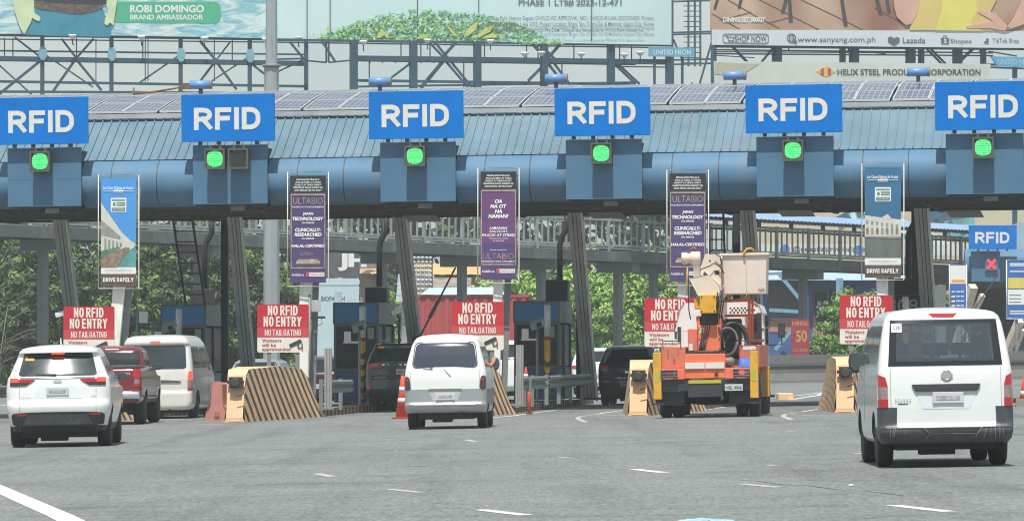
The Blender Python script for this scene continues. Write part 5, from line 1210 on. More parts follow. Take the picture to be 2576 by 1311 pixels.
for k in range(5): rect2(mb, [(2330+k*26, 540+k*10), (2342+k*26, 534+k*10), (2352+k*26, 556+k*10), (2340+k*26, 560+k*10)], -.14, 1)
mb.obj("mural", [mat("mural_white", (.62, .72, .70), .6, var=.1), mat("mural_navy", (.035, .11, .16), .6, var=.2, scale=1), mat("mural_slate", (.07, .085, .12), .6, var=.2), mat("mural_teal", (.14, .38, .38), .6, var=.3, scale=1)], t)
t, hw_, z0, z1 = flat_sign("web_banner", "pale banner with a page name seen through the bridge railings", "banner", 1900, 614, 2440, 642, 290, mat("pale_web_banner", (.60, .61, .57), .6, var=.05))
mb = MB(); mb.text("@celestialprincipalpage", -hw_+2.3, z0+.12, -hw_+6.8, z0+.55, -.01, .01); mb.text("@celestialprincipal", .2, z0+.12, 4.0, z0+.55, -.01, .01); mb.obj("lettering", dark_ink, t)
mb = MB(); mb.lathe([(.3, -.02), (.3, 0)], (-hw_+1.8, -.01, z0+.34), 'y', 18); mb.lathe([(.28, -.02), (.28, 0)], (-.2, -.01, z0+.34), 'y', 18); mb.obj("round_logo", mat("logo_blue", (.05, .18, .5), .5, var=0), t)
# middle shanty area
Y = 252
t, hw_, z0, z1 = flat_sign("mural_tarpaulin", "dark grey tarpaulin with white letters behind the bridge, right of the second purple banner", "tarpaulin", 800, 628, 905, 698, 258, mat("tarp_charcoal", (.085, .09, .095), .7, var=.4, scale=1.2))
mb = MB(); mb.text("JH", -.05, z0+.35, 1.5, z0+1.3, -.012, .06); mb.obj("lettering", ban_white, t)
t, hw_, z0, z1 = flat_sign("pale_tarpaulin", "tall pale blue patched tarpaulin reading BIOPATCH left of the middle booth", "tarpaulin", 798, 700, 903, 905, 256, mat("tarp_pale_blue", (.46, .58, .61), .7, var=.06, scale=1, dirt=(.58, .66, .66), dscale=.6))
mb = MB(); mb.text("BIOPATCH", -.9, z1-1.22, .35, z1-.98, -.012, .008); mb.obj("lettering", dark_ink, t)
mb = MB(); mb.box(-hw_, -.02, z1-.38, hw_, -.004, z1-.33); mb.box(-.2, -.02, z1-1.35, .2, -.004, z1-.7); mb.obj("seams", mat("tarp_seam", (.36, .47, .5), .7, var=.1), t)
cont = mat("container_red", (.40, .06, .065), .6, var=.15, scale=1, dirt=(.32, .1, .1), stretch=(5, 1, .3))
Y = 238; x0, x1 = WX(1030, Y), WX(1330, Y); t = thing("shipping_container", "faded red corrugated shipping container behind the raised barrier arm", "container", ((x0+x1)/2, Y, gz(0)), R(-6))
mb = MB(); hw_ = (x1-x0)/2; k = 0; x = -hw_; vs = []; zt = WZ(748, Y)
while x <= hw_: vs += [(x, .06*(k % 4 in (1, 2)), -.2), (x, .06*(k % 4 in (1, 2)), zt)]; x += .12; k += 1
mb.add(vs, [(2*i, 2*i+2, 2*i+3, 2*i+1) for i in range(len(vs)//2-1)]); mb.box(-hw_, .12, -.2, hw_, 2.5, zt-.02); mb.obj("walls", cont, t)
mb = MB(); mb.box(-hw_, -.03, zt-.001, hw_, 2.5, zt+.12); mb.obj("top_rail", cont, t)
mb = MB(); mb.add([(-hw_+.5, -.1, zt+.14), (hw_-1.2, -.1, zt+.14), (hw_-1.6, 2.4, zt+.55), (-hw_+.7, 2.4, zt+.5)], [(0, 1, 2, 3)]); mb.obj("roof_sheet", mat("faded_blue_sheet", (.42, .55, .62), .6, var=.15, scale=.8), t)
tin = mat("rusty_tin", (.26, .21, .17), .7, .2, var=.4, scale=1.2, dirt=(.42, .40, .36), dscale=1)
for i, (u0, u1, v0, v1, Y, m, lab, slope) in enumerate(((1010, 1075, 690, 760, 262, mat("silver_foil", (.50, .52, .53), .35, .6, var=.4, scale=2), "small shed wrapped in shiny silver sheeting left of the leaning column", .2), (1060, 1170, 700, 748, 258, tin, "shanty with a sagging rusty tin roof above the red container", .5), (1040, 1215, 664, 692, 275, mat("orange_roofing", (.62, .36, .14), .7, var=.15, scale=.8), "long orange-roofed shed behind the shanties", .9), (905, 960, 665, 690, 282, mat("orange_roofing2", (.62, .40, .2), .7, var=.2, scale=.8), "orange-roofed shed left of the cooling unit duct", .6), (1120, 1280, 655, 680, 292, mat("red_roofing", (.52, .14, .14), .7, var=.15), "red-roofed shed behind the middle purple banner", .6), (905, 950, 645, 668, 296, mat("teal_roofing", (.10, .34, .33), .7, var=.1), "teal-roofed shed beside the dark tarpaulin", .5))):
    t, hw_, g0 = building("shanty_shed", lab, "shed", u0, u1, v1-4, 900, Y, tin if i != 0 else m, 5)
    zt, zb = WZ(v0, Y)-g0, WZ(v1, Y)-g0; mb = MB(); N = 14; vs = []
    for k in range(N+1):
        x = -hw_-.3+(2*hw_+.6)*k/N; sag = .18*sin(k*1.9)*slope if i == 1 else .04*(k % 2)
        vs += [(x, -.6, zb+sag), (x, 2.5, (zb+zt)/2+.1+sag*.5), (x, 5, zt+.1)]
    mb.add(vs, [(3*k+j, 3*k+3+j, 3*k+4+j, 3*k+1+j) for k in range(N) for j in range(2)]); mb.obj("roof", m, t)
t = thing("water_bottle_rack", "lattice rack of silvery bottles standing behind the leaning column", "rack", (WX(1062, 248), 248, gz(0)))
mb = MB(); z0 = WZ(745, 248); z1 = WZ(640, 248)
for i in range(5):
    for j in range(9): mb.lathe([(.05, -.09), (.1, -.05), (.1, .05), (.05, .09)], (-.4+i*.21, 0, z0+.1+j*.235), 'z', 8)
mb.obj("bottles", mat("silvery_plastic", (.5, .52, .52), .3, .5, var=.3, scale=6), t)
mb = MB()
for x in (-.5, .52): mb.box(x-.03, -.05, -.1, x+.03, .05, z1)
for j in range(10): mb.box(-.5, -.02, z0-.02+j*.235, .52, .02, z0+.0+j*.235)
mb.obj("rack_frame", dark_steel, t)
# far right distant hill/buildings
t, hw_, g0 = building("pale_house", "pale yellow house wall glimpsed between trees at left of the middle", "house", 560, 760, 790, 900, 300, mat("pale_yellow_wall", (.55, .50, .28), .8, var=.1), 5)

# ================================================================ TREES
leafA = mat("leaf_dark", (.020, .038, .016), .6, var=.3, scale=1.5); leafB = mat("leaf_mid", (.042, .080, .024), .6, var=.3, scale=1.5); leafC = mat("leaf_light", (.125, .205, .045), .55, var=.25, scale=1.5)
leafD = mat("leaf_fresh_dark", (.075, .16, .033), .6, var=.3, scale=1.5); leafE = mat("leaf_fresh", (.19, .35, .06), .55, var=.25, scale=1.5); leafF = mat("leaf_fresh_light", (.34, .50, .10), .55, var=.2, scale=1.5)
bark = mat("bark", (.13, .105, .08), .9, var=.3, scale=3)
def tree_mesh(seed, hgt, rx, rz, ncl, per, ls, mats, bare=False, name="tree", label="", group=None, low=0.):
    rnd = random.Random(seed); t = thing(name, label, "tree", (0, 0, 0), 0, group)
    tr = MB(); base_r = .16+.012*hgt; zc = hgt-rz
    tr.tube([(0, 0, -.3), (.1, .05, hgt*.25), (-.05, .1, hgt*.5), (.1, 0, hgt*.8)], [base_r, base_r*.8, base_r*.55, base_r*.2], 8)
    cl = []
    for k in range(ncl):
        a = rnd.uniform(0, 2*pi); e = rnd.uniform(-1, 1); rr_ = rnd.random()**.4
        p = Vector((rx*rr_*cos(a)*sqrt(1-e*e), rx*rr_*sin(a)*sqrt(1-e*e)*.8, zc+rz*rr_*e))
        if p.z < low: p.z = low+rnd.random()*.8
        cl.append((p, rnd.uniform(.35, .8)*rx*.34))
        if k % 3 == 0: tr.tube([(0, 0, max(.4, min(p.z-.3, hgt*.55)*rnd.uniform(.6, 1))), p*.6+Vector((0, 0, p.z*.25)), p], [base_r*.35, base_r*.2, .02], 5)
    tr.obj("trunk", bark, t)
    cr_ = MB()
    for (p, r_) in cl:
        shade = rnd.random()
        for k in range(per):
            d = Vector((rnd.gauss(0, 1), rnd.gauss(0, 1), rnd.gauss(0, .75))); d = d.normalized()*r_*rnd.random()**.45; q = p+d
            if q.z < .15: continue
            n_ = (d.normalized()*1.5+Vector((rnd.gauss(0, .42), rnd.gauss(0, .42), .35+rnd.gauss(0, .35)))).normalized()
            u_ = n_.cross(Vector((rnd.random()-.5, rnd.random()-.5, rnd.random()-.5))).normalized(); v_ = n_.cross(u_); s = ls*rnd.uniform(.5, 1.7)
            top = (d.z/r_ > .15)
            k_ = shade*.75+.35*d.z/r_+rnd.gauss(0, .16)+.12; mi = 2 if k_ > .72 else (1 if k_ > .3 else 0)  # leaf tone paints in clump shading: lighter tops, darker undersides
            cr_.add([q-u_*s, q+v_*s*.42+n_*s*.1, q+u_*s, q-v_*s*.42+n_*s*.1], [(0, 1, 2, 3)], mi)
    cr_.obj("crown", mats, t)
    return t
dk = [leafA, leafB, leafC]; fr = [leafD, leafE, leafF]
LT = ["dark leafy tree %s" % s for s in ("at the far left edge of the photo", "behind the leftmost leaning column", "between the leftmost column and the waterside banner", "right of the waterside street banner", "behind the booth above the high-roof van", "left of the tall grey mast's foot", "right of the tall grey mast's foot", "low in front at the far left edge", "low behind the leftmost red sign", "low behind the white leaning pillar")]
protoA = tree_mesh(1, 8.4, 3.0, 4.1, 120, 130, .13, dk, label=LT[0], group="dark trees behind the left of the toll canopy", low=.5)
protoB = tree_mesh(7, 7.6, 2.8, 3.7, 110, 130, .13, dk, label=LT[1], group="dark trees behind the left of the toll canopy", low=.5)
spots = [(20, 236), (140, 232), (262, 240), (390, 230), (480, 238), (600, 234), (668, 246), (60, 222), (215, 224), (330, 222)]
for i, (u, Y) in enumerate(spots):
    p = Vector((WX(u, Y), Y, gz(WX(u, Y)))); pr = protoA if i % 2 == 0 else protoB; sc = [1, 1, .95, 1.0, 1, .95, .8, .74, .7, .72][i]
    if i < 2: pr.location = p
    else: dup(pr, p, i*1.3, LT[i], (sc, sc, sc))
LT2 = ["bright green tree %s" % s for s in ("right of the middle purple banner", "behind the booth right of the old white van", "between the two leaning columns right of the middle", "above the dark car's roof", "left of the truck's red sign", "low behind the dark car", "behind the truck's red sign")]
protoC = tree_mesh(11, 6.6, 2.7, 3.2, 110, 120, .12, fr, label=LT2[0], group="bright green trees behind the dark car", low=.4)
protoD = tree_mesh(15, 6.0, 2.5, 2.9, 100, 120, .12, fr, label=LT2[1], group="bright green trees behind the dark car", low=.4)
for i, (u, Y) in enumerate([(1310, 262), (1400, 256), (1480, 262), (1570, 256), (1650, 262), (1545, 246), (1735, 266)]):
    p = Vector((WX(u, Y), Y, gz(WX(u, Y)))); pr = protoC if i % 2 == 0 else protoD; sc = [.95, 1.02, 1.05, 1.05, 1, .66, .95][i]
    if i < 2: pr.location = p
    else: dup(pr, p, i*2.1, LT2[i], (sc, sc, sc))
LT3 = ["round bushy tree behind the rightmost red sign", "bushy tree left of the rightmost red sign, beside the blue building", "leafy bush above the number board of the dark booth", "leafy tree behind the distant tariff board", "low bush just above the divider wall near the red tarpaulin"]
protoE = tree_mesh(21, 4.6, 1.9, 2.25, 90, 120, .115, [leafA, leafE, leafC], label=LT3[0], group="bushy trees behind the divider wall", low=.3)
for i, (u, Y, sc) in enumerate(((2165, 236, 1.0), (2112, 232, .82), (2255, 240, .95), (2350, 262, 1.0), (2075, 226, .5))):
    p = Vector((WX(u, Y), Y, gz(WX(u, Y))))
    if i == 0: protoE.location = p
    else: dup(protoE, p, i*1.7, LT3[i], (sc, sc, sc))
LT4 = ["green tree above the orange-roofed shed", "small green tree beside the dark grey tarpaulin", "green tree behind the silver shed", "green tree above the bridge left of the beige building", "tree crown far right above the small RFID board"]
for i, (u, Y, sc) in enumerate(((1115, 312, 1.0), (770, 264, .9), (985, 305, 1.0), (1230, 305, 1.05), (2545, 305, 1.5))):
    p = Vector((WX(u, Y), Y, gz(WX(u, Y)))); r_ = dup(protoD if i != 4 else protoB, p, i*1.1+.4, LT4[i], (sc, sc, sc)); r_["group"] = "trees scattered behind the shanties"
# bare twigs at far left
t = thing("bare_branches", "bare pale twigs in front of the dark trees at the far left", "branches", (WX(30, 219), 219, gz(-22)))
rnd = random.Random(4); mb = MB()
mb.tube([(-.6, 0, -.1), (-.5, 0, 2), (-.2, 0, 4)], [.04, .03, .015], 6)
for k in range(22):
    z = rnd.uniform(1.2, 4.2); d = Vector((rnd.uniform(-.5, 2), rnd.uniform(-.3, .3), rnd.uniform(-.6, 1))); q = Vector((-.4, 0, z)); mb.tube([q, q+d*.6+Vector((0, 0, .15)), q+d*1.2+Vector((rnd.uniform(-.2, .3), 0, -.1))], [.016, .011, .006], 5)
mb.obj("twigs", mat("pale_twig", (.20, .18, .14), .9, var=.2), t)
far_green = mat("far_wood_leaf", (.05, .085, .035), .8, var=.3, scale=.4)
rnd = random.Random(9); mb = MB()                     # far-off wood reading as one mass
for k in range(17000):
    x = rnd.uniform(-62, 60); hmax = (12.2 if x < 11 else 6.5)+1.0*sin(x*.35)+.7*sin(x*.9+1); z = rnd.random()**.8*hmax; y = 318+rnd.uniform(0, 5)
    s = rnd.uniform(.25, .62); n_ = Vector((rnd.gauss(0, 1), -1, rnd.gauss(0, 1))).normalized(); u_ = n_.cross(Vector((rnd.random(), .3, rnd.random()))).normalized(); v_ = n_.cross(u_)
    q = Vector((x, y, z+gz(x))); mb.add([q-u_*s, q+v_*s*.6, q+u_*s, q-v_*s*.6], [(0, 1, 2, 3)], rnd.randint(0, 2))
wd_ = mb.obj("distant_wood", [leafA, leafB, far_green]); stuff(wd_); tag(wd_, "dark far-off wood closing the view behind the bridge", "wood")
# ================================================================ VEHICLES
def fn(v): return v if callable(v) else (lambda t, v=v: v)
class Veh:
    def __init__(s, name, label, cat, u, D, hd, lv, bow=.05, bowf=.25, crown=.05, group=None):
        X = WX(u, D); s.t = thing(name, label, cat, (X, D, gz(X)), (0, -SL, -R(hd)), group)
        s.lv = lv; s.bow = bow; s.bowf = bowf; s.crown = crown
    def par(s, z):
        L_ = s.lv
        if z <= L_[0][0]: return L_[0][1:]
        for a, b in zip(L_, L_[1:]):
            if z <= b[0]:
                k = (z-a[0])/max(1e-6, b[0]-a[0]); return tuple(p+(q-p)*k for p, q in zip(a[1:], b[1:]))
        return L_[-1][1:]
    def ry(s, x, z):
        yr, yf, w_, rr, rf = s.par(z); ax = min(abs(x), w_); y = yr+s.bow*(ax/w_)**2
        if ax > w_-rr: k = (ax-(w_-rr))/rr; y += rr*(1-sqrt(max(0, 1-k*k)))
        return y
    def sx(s, y, z):
        yr, yf, w_, rr, rf = s.par(z); a = yr+s.bow+rr; b = yf-s.bowf-rf
        if y < a: k = min(1, (a-y)/rr); return w_-rr*(1-sqrt(max(0, 1-k*k)))
        if y > b: k = min(1, (y-b)/rf); return w_-rf*(1-sqrt(max(0, 1-k*k)))
        return w_
    def ring(s, z):
        yr, yf, w_, rr, rf = s.par(z); P = []
        for k in range(6): x = (w_-rr)*k/6; P.append((x, yr+s.bow*(x/w_)**2))
        for k in range(7): a = R(90*k/6); x = w_-rr+rr*sin(a); P.append((x, yr+s.bow*(x/w_)**2+rr*(1-cos(a))))
        ya, yb = yr+s.bow+rr, yf-s.bowf-rf
        for k in range(1, 24): P.append((w_, ya+(yb-ya)*k/24))
        for k in range(7): a = R(90*k/6); x = w_-rf*(1-cos(a)); P.append((x, yf-s.bowf*(x/w_)**2-rf*(1-sin(a))))
        for k in range(1, 6): x = (w_-rf)*(1-k/6); P.append((x, yf-s.bowf*(x/w_)**2))
        P.append((0, yf))
        return [(x, y, z) for x, y in P] + [(-x, y, z) for x, y in reversed(P[1:-1])]
    def body(s, mats, fm=None, dz=.045, wells=(), wr=.36, ww=.3, extra_cut=None):
        zs = []
        for a, b in zip(s.lv, s.lv[1:]):
            n_ = max(1, int((b[0]-a[0])/dz)); zs += [a[0]+(b[0]-a[0])*k/n_ for k in range(n_)]
        zs.append(s.lv[-1][0]); rings = [s.ring(z) for z in zs]
        top = rings[-1]; cx = sum(p[0] for p in top)/len(top); cy = (min(p[1] for p in top)+max(p[1] for p in top))/2
        for q in (.93, .8, .55, .25): rings.append([(cx+(x-cx)*q, cy+(y-cy)*q, z+s.crown*(1-q*q)) for x, y, z in top])
        mb = MB(); n_ = len(top); vs = [p for r_ in rings for p in r_]
        fs = [(i*n_+k, i*n_+(k+1) % n_, (i+1)*n_+(k+1) % n_, (i+1)*n_+k) for i in range(len(rings)-1) for k in range(n_)]
        mb.add(vs, fs, 0, True); m_ = len(rings)-1
        mb.f.append(tuple(m_*n_+k for k in range(n_))); mb.m.append(0); mb.sm.append(True)
        mb.f.append(tuple(reversed(range(n_)))); mb.m.append(0); mb.sm.append(False)
        if fm:
            for i, f in enumerate(mb.f):
                c = Vector((0, 0, 0))
                for k in f: c += Vector(mb.v[k])
                mb.m[i] = fm(c/len(f))
        else: pass
        ms = list(mats if isinstance(mats, (list, tuple)) else [mats]) + [under]
        o = mb.obj("body", ms, s.t)
        if wells:
            cut = MB()
            for y in wells:
                w_ = s.par(wr)[2]
                for sx_ in (-1, 1): cut.lathe([(wr, sx_*(w_-ww)), (wr, sx_*(w_+.3))] if sx_ > 0 else [(wr, -(w_+.3)), (wr, -(w_-ww))], (0, y, wr-.03), 'x', 28, len(ms)-1)
            co = cut.obj("cut", ms)
            co.location = s.t.location; co.rotation_euler = s.t.rotation_euler
            md = o.modifiers.new("wells", 'BOOLEAN'); md.operation = 'DIFFERENCE'; md.object = co; md.solver = 'EXACT'
            bpy.context.view_layer.update(); dg = bpy.context.evaluated_depsgraph_get()
            nm = bpy.data.meshes.new_from_object(o.evaluated_get(dg)); old = o.data; o.modifiers.clear(); o.data = nm; nm.name = "body"
            bpy.data.objects.remove(co); bpy.data.meshes.remove(old)
        s.o = o; return o
    def hollow(s, mi, z0, z1, inset, windows):
        o = s.o; lv = s.lv; cuts = []
        s.lv = [(z, a+inset, b-inset, c-inset, max(.03, d), e) for z, a, b, c, d, e in lv]
        mb = MB(); zs = [z0+(z1-z0)*k/12 for k in range(13)]; rings = [s.ring(z) for z in zs]; s.lv = lv; n_ = len(rings[0]); vs = [p for r_ in rings for p in r_]
        mb.add(vs, [(i*n_+k, i*n_+(k+1) % n_, (i+1)*n_+(k+1) % n_, (i+1)*n_+k) for i in range(12) for k in range(n_)] + [tuple(reversed(range(n_))), tuple(12*n_+k for k in range(n_))], mi)
        cuts.append(mb)
        for w_ in windows: c = MB(); c.box(*w_, mi); cuts.append(c)
        for c in cuts:
            co = c.obj("cut", list(o.data.materials)); co.location = s.t.location; co.rotation_euler = s.t.rotation_euler
            md = o.modifiers.new("cabin", 'BOOLEAN'); md.operation = 'DIFFERENCE'; md.object = co; md.solver = 'EXACT'
            bpy.context.view_layer.update(); dg = bpy.context.evaluated_depsgraph_get()
            nm = bpy.data.meshes.new_from_object(o.evaluated_get(dg)); old = o.data; o.modifiers.clear(); o.data = nm; nm.name = "body"
            bpy.data.objects.remove(co); bpy.data.meshes.remove(old)
    def rp(s, name, m, xl, xr, zb, zt, off=.006, r=0., nx=14, nz=10, parent=None, thick=.02, label=None):
        xl, xr, zb, zt = fn(xl), fn(xr), fn(zb), fn(zt); g_ = []
        for j in range(nz+1):
            t = j/nz; row = []
            for i in range(nx+1):
                q = i/nx; z0, z1 = zb(q), zt(q); x0, x1 = xl(t), xr(t)
                if r:
                    d = min(t, 1-t)*(z1-z0)
                    if d < r: k = (r-d)/r; ins = r*(1-sqrt(max(0, 1-k*k))); x0 += ins; x1 -= ins
                x = x0+(x1-x0)*q; z = z0+(z1-z0)*t; row.append((x, s.ry(x, z)-off, z))
            g_.append(row)
        return s._grid(g_, name, m, parent, Vector((0, thick, 0)), label)
    def sp(s, name, m, side, y0, y1, zb, zt, off=.006, r=0., nx=10, nz=8, parent=None, thick=.02, label=None):
        y0, y1, zb, zt = fn(y0), fn(y1), fn(zb), fn(zt); g_ = []
        for j in range(nz+1):
            t = j/nz; row = []
            for i in range(nx+1):
                q = i/nx; z0, z1 = zb(q), zt(q); a, b = y0(t), y1(t)
                if r:
                    d = min(t, 1-t)*(z1-z0)
                    if d < r: k = (r-d)/r; ins = r*(1-sqrt(max(0, 1-k*k))); a += ins; b -= ins
                y = a+(b-a)*q; z = z0+(z1-z0)*t; row.append((side*(s.sx(y, z)+off), y, z))
            g_.append(row)
        return s._grid(g_, name, m, parent, Vector((-side*thick, 0, 0)), label)
    def _grid(s, g_, name, m, parent, back, label):
        mb = MB(); nz, nx = len(g_), len(g_[0]); vs = [p for r_ in g_ for p in r_]
        mb.add(vs, [(j*nx+i, j*nx+i+1, (j+1)*nx+i+1, (j+1)*nx+i) for j in range(nz-1) for i in range(nx-1)], 0, True)
        ed = [i for i in range(nx)] + [j*nx+nx-1 for j in range(1, nz)] + [(nz-1)*nx+i for i in range(nx-2, -1, -1)] + [j*nx for j in range(nz-2, 0, -1)]
        e = [Vector(vs[k]) for k in ed]; n_ = len(e); mb.add([tuple(p) for p in e]+[tuple(p+back) for p in e], [(k, (k+1) % n_, n_+(k+1) % n_, n_+k) for k in range(n_)])
        o = mb.obj(name, m, parent or s.t)
        if label: o["label"] = label
        return o
    def wheel(s, x, y, r=.34, wd=.22, rim=alloy, spokes=7):
        sg = 1 if x > 0 else -1
        if not hasattr(s, '_wh'): s._wh = {}
        mb = MB(); h = wd/2; mb.lathe([(r*.62, -h), (r*.9, -h), (r*.985, -h*.75), (r, -h*.4), (r, h*.4), (r*.985, h*.75), (r*.9, h), (r*.62, h)], axis='x', n=32); t_ = mb.obj("wheel", rubber, s.t, (x-sg*h, y, r))
        mb = MB(); f = sg*h*.9; mb.lathe([(r*.64, f*.3), (r*.63, f), (r*.57, f), (r*.55, f*.5)], axis='x', n=32)
        for k in range(spokes):
            a = 2*pi*k/spokes; mb.bar((f*.85, r*.1*cos(a), r*.1*sin(a)), (f*.85, r*.6*cos(a), r*.6*sin(a)), r*.14, .02, up=(1, 0, 0))
        mb.lathe([(r*.16, f*.6), (r*.14, f*.98)] if f > 0 else [(r*.14, f*.98), (r*.16, f*.6)], axis='x', n=14)
        mb.obj("rim", rim, t_)
        return t_
    def wheels(s, ys, tr, r=.34, wd=.22, rim=alloy, spokes=7):
        for y in ys:
            for sg in (-1, 1): s.wheel(sg*tr, y, r, wd, rim, spokes)
    def under(s, z0, z1, w_, y0, y1):
        mb = MB(); mb.box(-w_, y0, z0, w_, y1, z1); mb.box(-w_*.5, y0+.05, z0-.06, w_*.2, y0+.5, z0+.02); mb.box(-.06, y0, z0-.03, .06, y1, z0+.02)
        mb.lathe([(.05, -w_), (.05, w_)], (0, y0+.75, .33), 'x', 10); mb.tube([(w_*.6, y0-.12, z0+.06), (w_*.6, y0+.5, z0+.08)], .03, 8); mb.obj("undercarriage", under, s.t)
    def mirror(s, side, y, z, w_=.16, h_=.15, m=None, gap=.05):
        x = s.sx(y, z); mb = MB(); M_ = Matrix.Translation((side*(x+gap+w_/2), y, z))
        mb.lathe([(.3, -.05), (.85, -.045), (1, -.01), (.95, .05), (.6, .11), (.2, .13)], (0, 0, 0), 'y', 20)
        mb.v = [(side*(x+gap+w_/2)+px*w_/2, y+py, z+pz*h_/2) for px, py, pz in mb.v]; o = mb.obj("side_mirror", m or black_plastic, s.t)
        g_ = MB(); g_.lathe([(.8, -.052), (.78, -.049)], (0, 0, 0), 'y', 20); g_.v = [(side*(x+gap+w_/2)+px*w_/2, y+py, z+pz*h_/2) for px, py, pz in g_.v]; g_.obj("mirror_glass", glass_lt, o)
        a = MB(); a.bar((side*(x-.03), y+.03, z-.03), (side*(x+gap+.03), y+.02, z-.03), .05, .04); a.obj("mirror_arm", black_plastic, o)
    def plate(s, x, z, txt=None, wd=.39, h_=.14, m=None):
        mb = MB(); y = s.ry(x, z)-.03; mb.box(x-wd/2, y, z-h_/2, x+wd/2, y+.02, z+h_/2); o = mb.obj("number_plate", m or plate_m, s.t, bevel=.004)
        mb = MB()
        if txt: mb.text(txt, x-wd*.43, z-h_*.28, x+wd*.43, z+h_*.25, y-.003, .01)
        else: mb.box(x-wd*.38, y-.004, z-h_*.2, x+wd*.38, y-.001, z+h_*.18)
        mb.obj("plate_characters", plate_d if txt else mat("plate_blurred_grey", (.36, .37, .38), .6, var=.3, scale=14), o)
    def word(s, name, txt, x0, z0, x1, z1, m, bold=.01, off=.012, shear=0):
        vs, fs, asp = text_geo(txt, bold, shear); mb = MB(); mb.add([(x0+a*(x1-x0), s.ry(x0+a*(x1-x0), z0+b*(z1-z0))-off, z0+b*(z1-z0)) for a, b in vs], fs); return mb.obj(name, m, s.t)
    def wiper(s, x0, z0, x1, z1):
        mb = MB(); p = [Vector((x0+(x1-x0)*k/6, s.ry(x0+(x1-x0)*k/6, z0+(z1-z0)*k/6)-.03, z0+(z1-z0)*k/6)) for k in range(7)]; mb.tube(p, [.022, .018, .014, .012, .012, .01, .008], 6); mb.obj("rear_wiper", black_plastic, s.t)

# ---- clean white van at right
V = Veh("white_van", "clean white van with dark grey rear bumper and a round chrome badge, nearest at right", "van", 2384, 59.6, .3,
        [(.30, .10, 4.55, .78, .10, .3), (.36, .02, 4.62, .825, .12, .3), (.44, -.02, 4.66, .842, .12, .3), (.51, -.02, 4.68, .845, .12, .3), (.53, .02, 4.68, .846, .10, .3), (.76, .02, 4.66, .847, .11, .3), (1.0, .03, 4.55, .846, .11, .3), (1.2, .05, 4.30, .838, .12, .3), (1.35, .09, 4.05, .82, .13, .25), (1.6, .19, 3.7, .782, .13, .25), (1.8, .27, 3.42, .745, .13, .25), (1.89, .32, 3.25, .71, .13, .25), (1.94, .39, 3.1, .66, .14, .25), (1.965, .5, 2.9, .58, .15, .25)], bow=.05)
cab_in = mat("cabin_grey_lining", (.30, .32, .30), .8, var=.1)
V.body([white_paint, grey_plastic, cab_in], lambda c: 1 if (c.y < .75 and c.z < .515) or (c.y < .30 and c.z < .757 and abs(c.x) > .665) else 0, wells=(.98, 3.55), wr=.37)
V.hollow(2, 1.0, 1.9, .07, [(-.62, -.3, 1.32, .62, .75, 1.81), (-.62, 2.9, 1.22, .62, 4.7, 1.78), (-1, .5, 1.33, 1, 1.5, 1.75), (-1, 1.66, 1.33, 1, 2.5, 1.75), (-1, 2.7, 1.32, 1, 3.35, 1.72)])
V.rp("bumper_corner", grey_plastic, -.845, -.672, .5, .76, .004); V.rp("bumper_corner", grey_plastic, .672, .845, .5, .76, .004)
def van_glass():
    m = bpy.data.materials.new("see_through_tint"); m.use_nodes = True; t = m.node_tree; l = t.links.new; t.nodes.clear(); o = t.nodes.new('ShaderNodeOutputMaterial')
    tr = t.nodes.new('ShaderNodeBsdfTransparent'); tr.inputs[0].default_value = (.42, .50, .46, 1); gl = t.nodes.new('ShaderNodeBsdfGlossy'); gl.inputs['Roughness'].default_value = .06; gl.inputs[0].default_value = (.9, .95, .95, 1)
    fr = t.nodes.new('ShaderNodeFresnel'); fr.inputs[0].default_value = 1.6; mx_ = t.nodes.new('ShaderNodeMixShader'); ad = t.nodes.new('ShaderNodeMath'); ad.inputs[1].default_value = .13; l(fr.outputs[0], ad.inputs[0]); l(ad.outputs[0], mx_.inputs[0]); l(tr.outputs[0], mx_.inputs[1]); l(gl.outputs[0], mx_.inputs[2]); l(mx_.outputs[0], o.inputs[0]); return m
vg = van_glass()
def border(xl, xr, zb, zt, ring):                   # black ceramic edge round the see-through pane
    for nm, a in (("window_edge", (lambda t: -.715+.05*t, lambda t: -.61+.03*t, 1.275, 1.85)), ("window_edge", (lambda t: .61-.03*t, lambda t: .715-.05*t, 1.275, 1.85)), ("window_edge", (-.62, .62, 1.275, 1.335)), ("window_edge", (-.60, .60, 1.795, 1.85))): V.rp(nm, glass, *a, .006, 0, 8, 10)
border(0, 0, 0, 0, 0)
V.rp("rear_window", vg, lambda t: -.615+.03*t, lambda t: .615-.03*t, 1.33, 1.80, .009, 0, 20, 14, thick=.004)
seat_m = mat("dark_seat_fabric", (.03, .035, .04), .9, var=.2)
for y, xs_ in ((1.05, (-.5, 0, .5)), (1.95, (-.5, 0, .5)), (3.0, (-.45, .45))):
    for x in xs_:
        mb = MB(); mb.box(x-.22, y, .95, x+.22, y+.12, 1.36); mb.box(x-.13, y+.01, 1.40, x+.13, y+.10, 1.56); mb.box(x-.02, y+.03, 1.34, x+.02, y+.07, 1.42); mb.obj("seat", seat_m, V.t, bevel=.03)
mb = MB(); mb.box(-.72, 3.75, .98, .72, 4.0, 1.14); mb.obj("dashboard", seat_m, V.t)
mb = MB(); mb.box(-.14, 3.55, 1.60, .14, 3.58, 1.68); mb.obj("inner_mirror", black_plastic, V.t)
V.sp("side_glass", vg, 1, .48, .49, 1.30, 1.31) if False else None
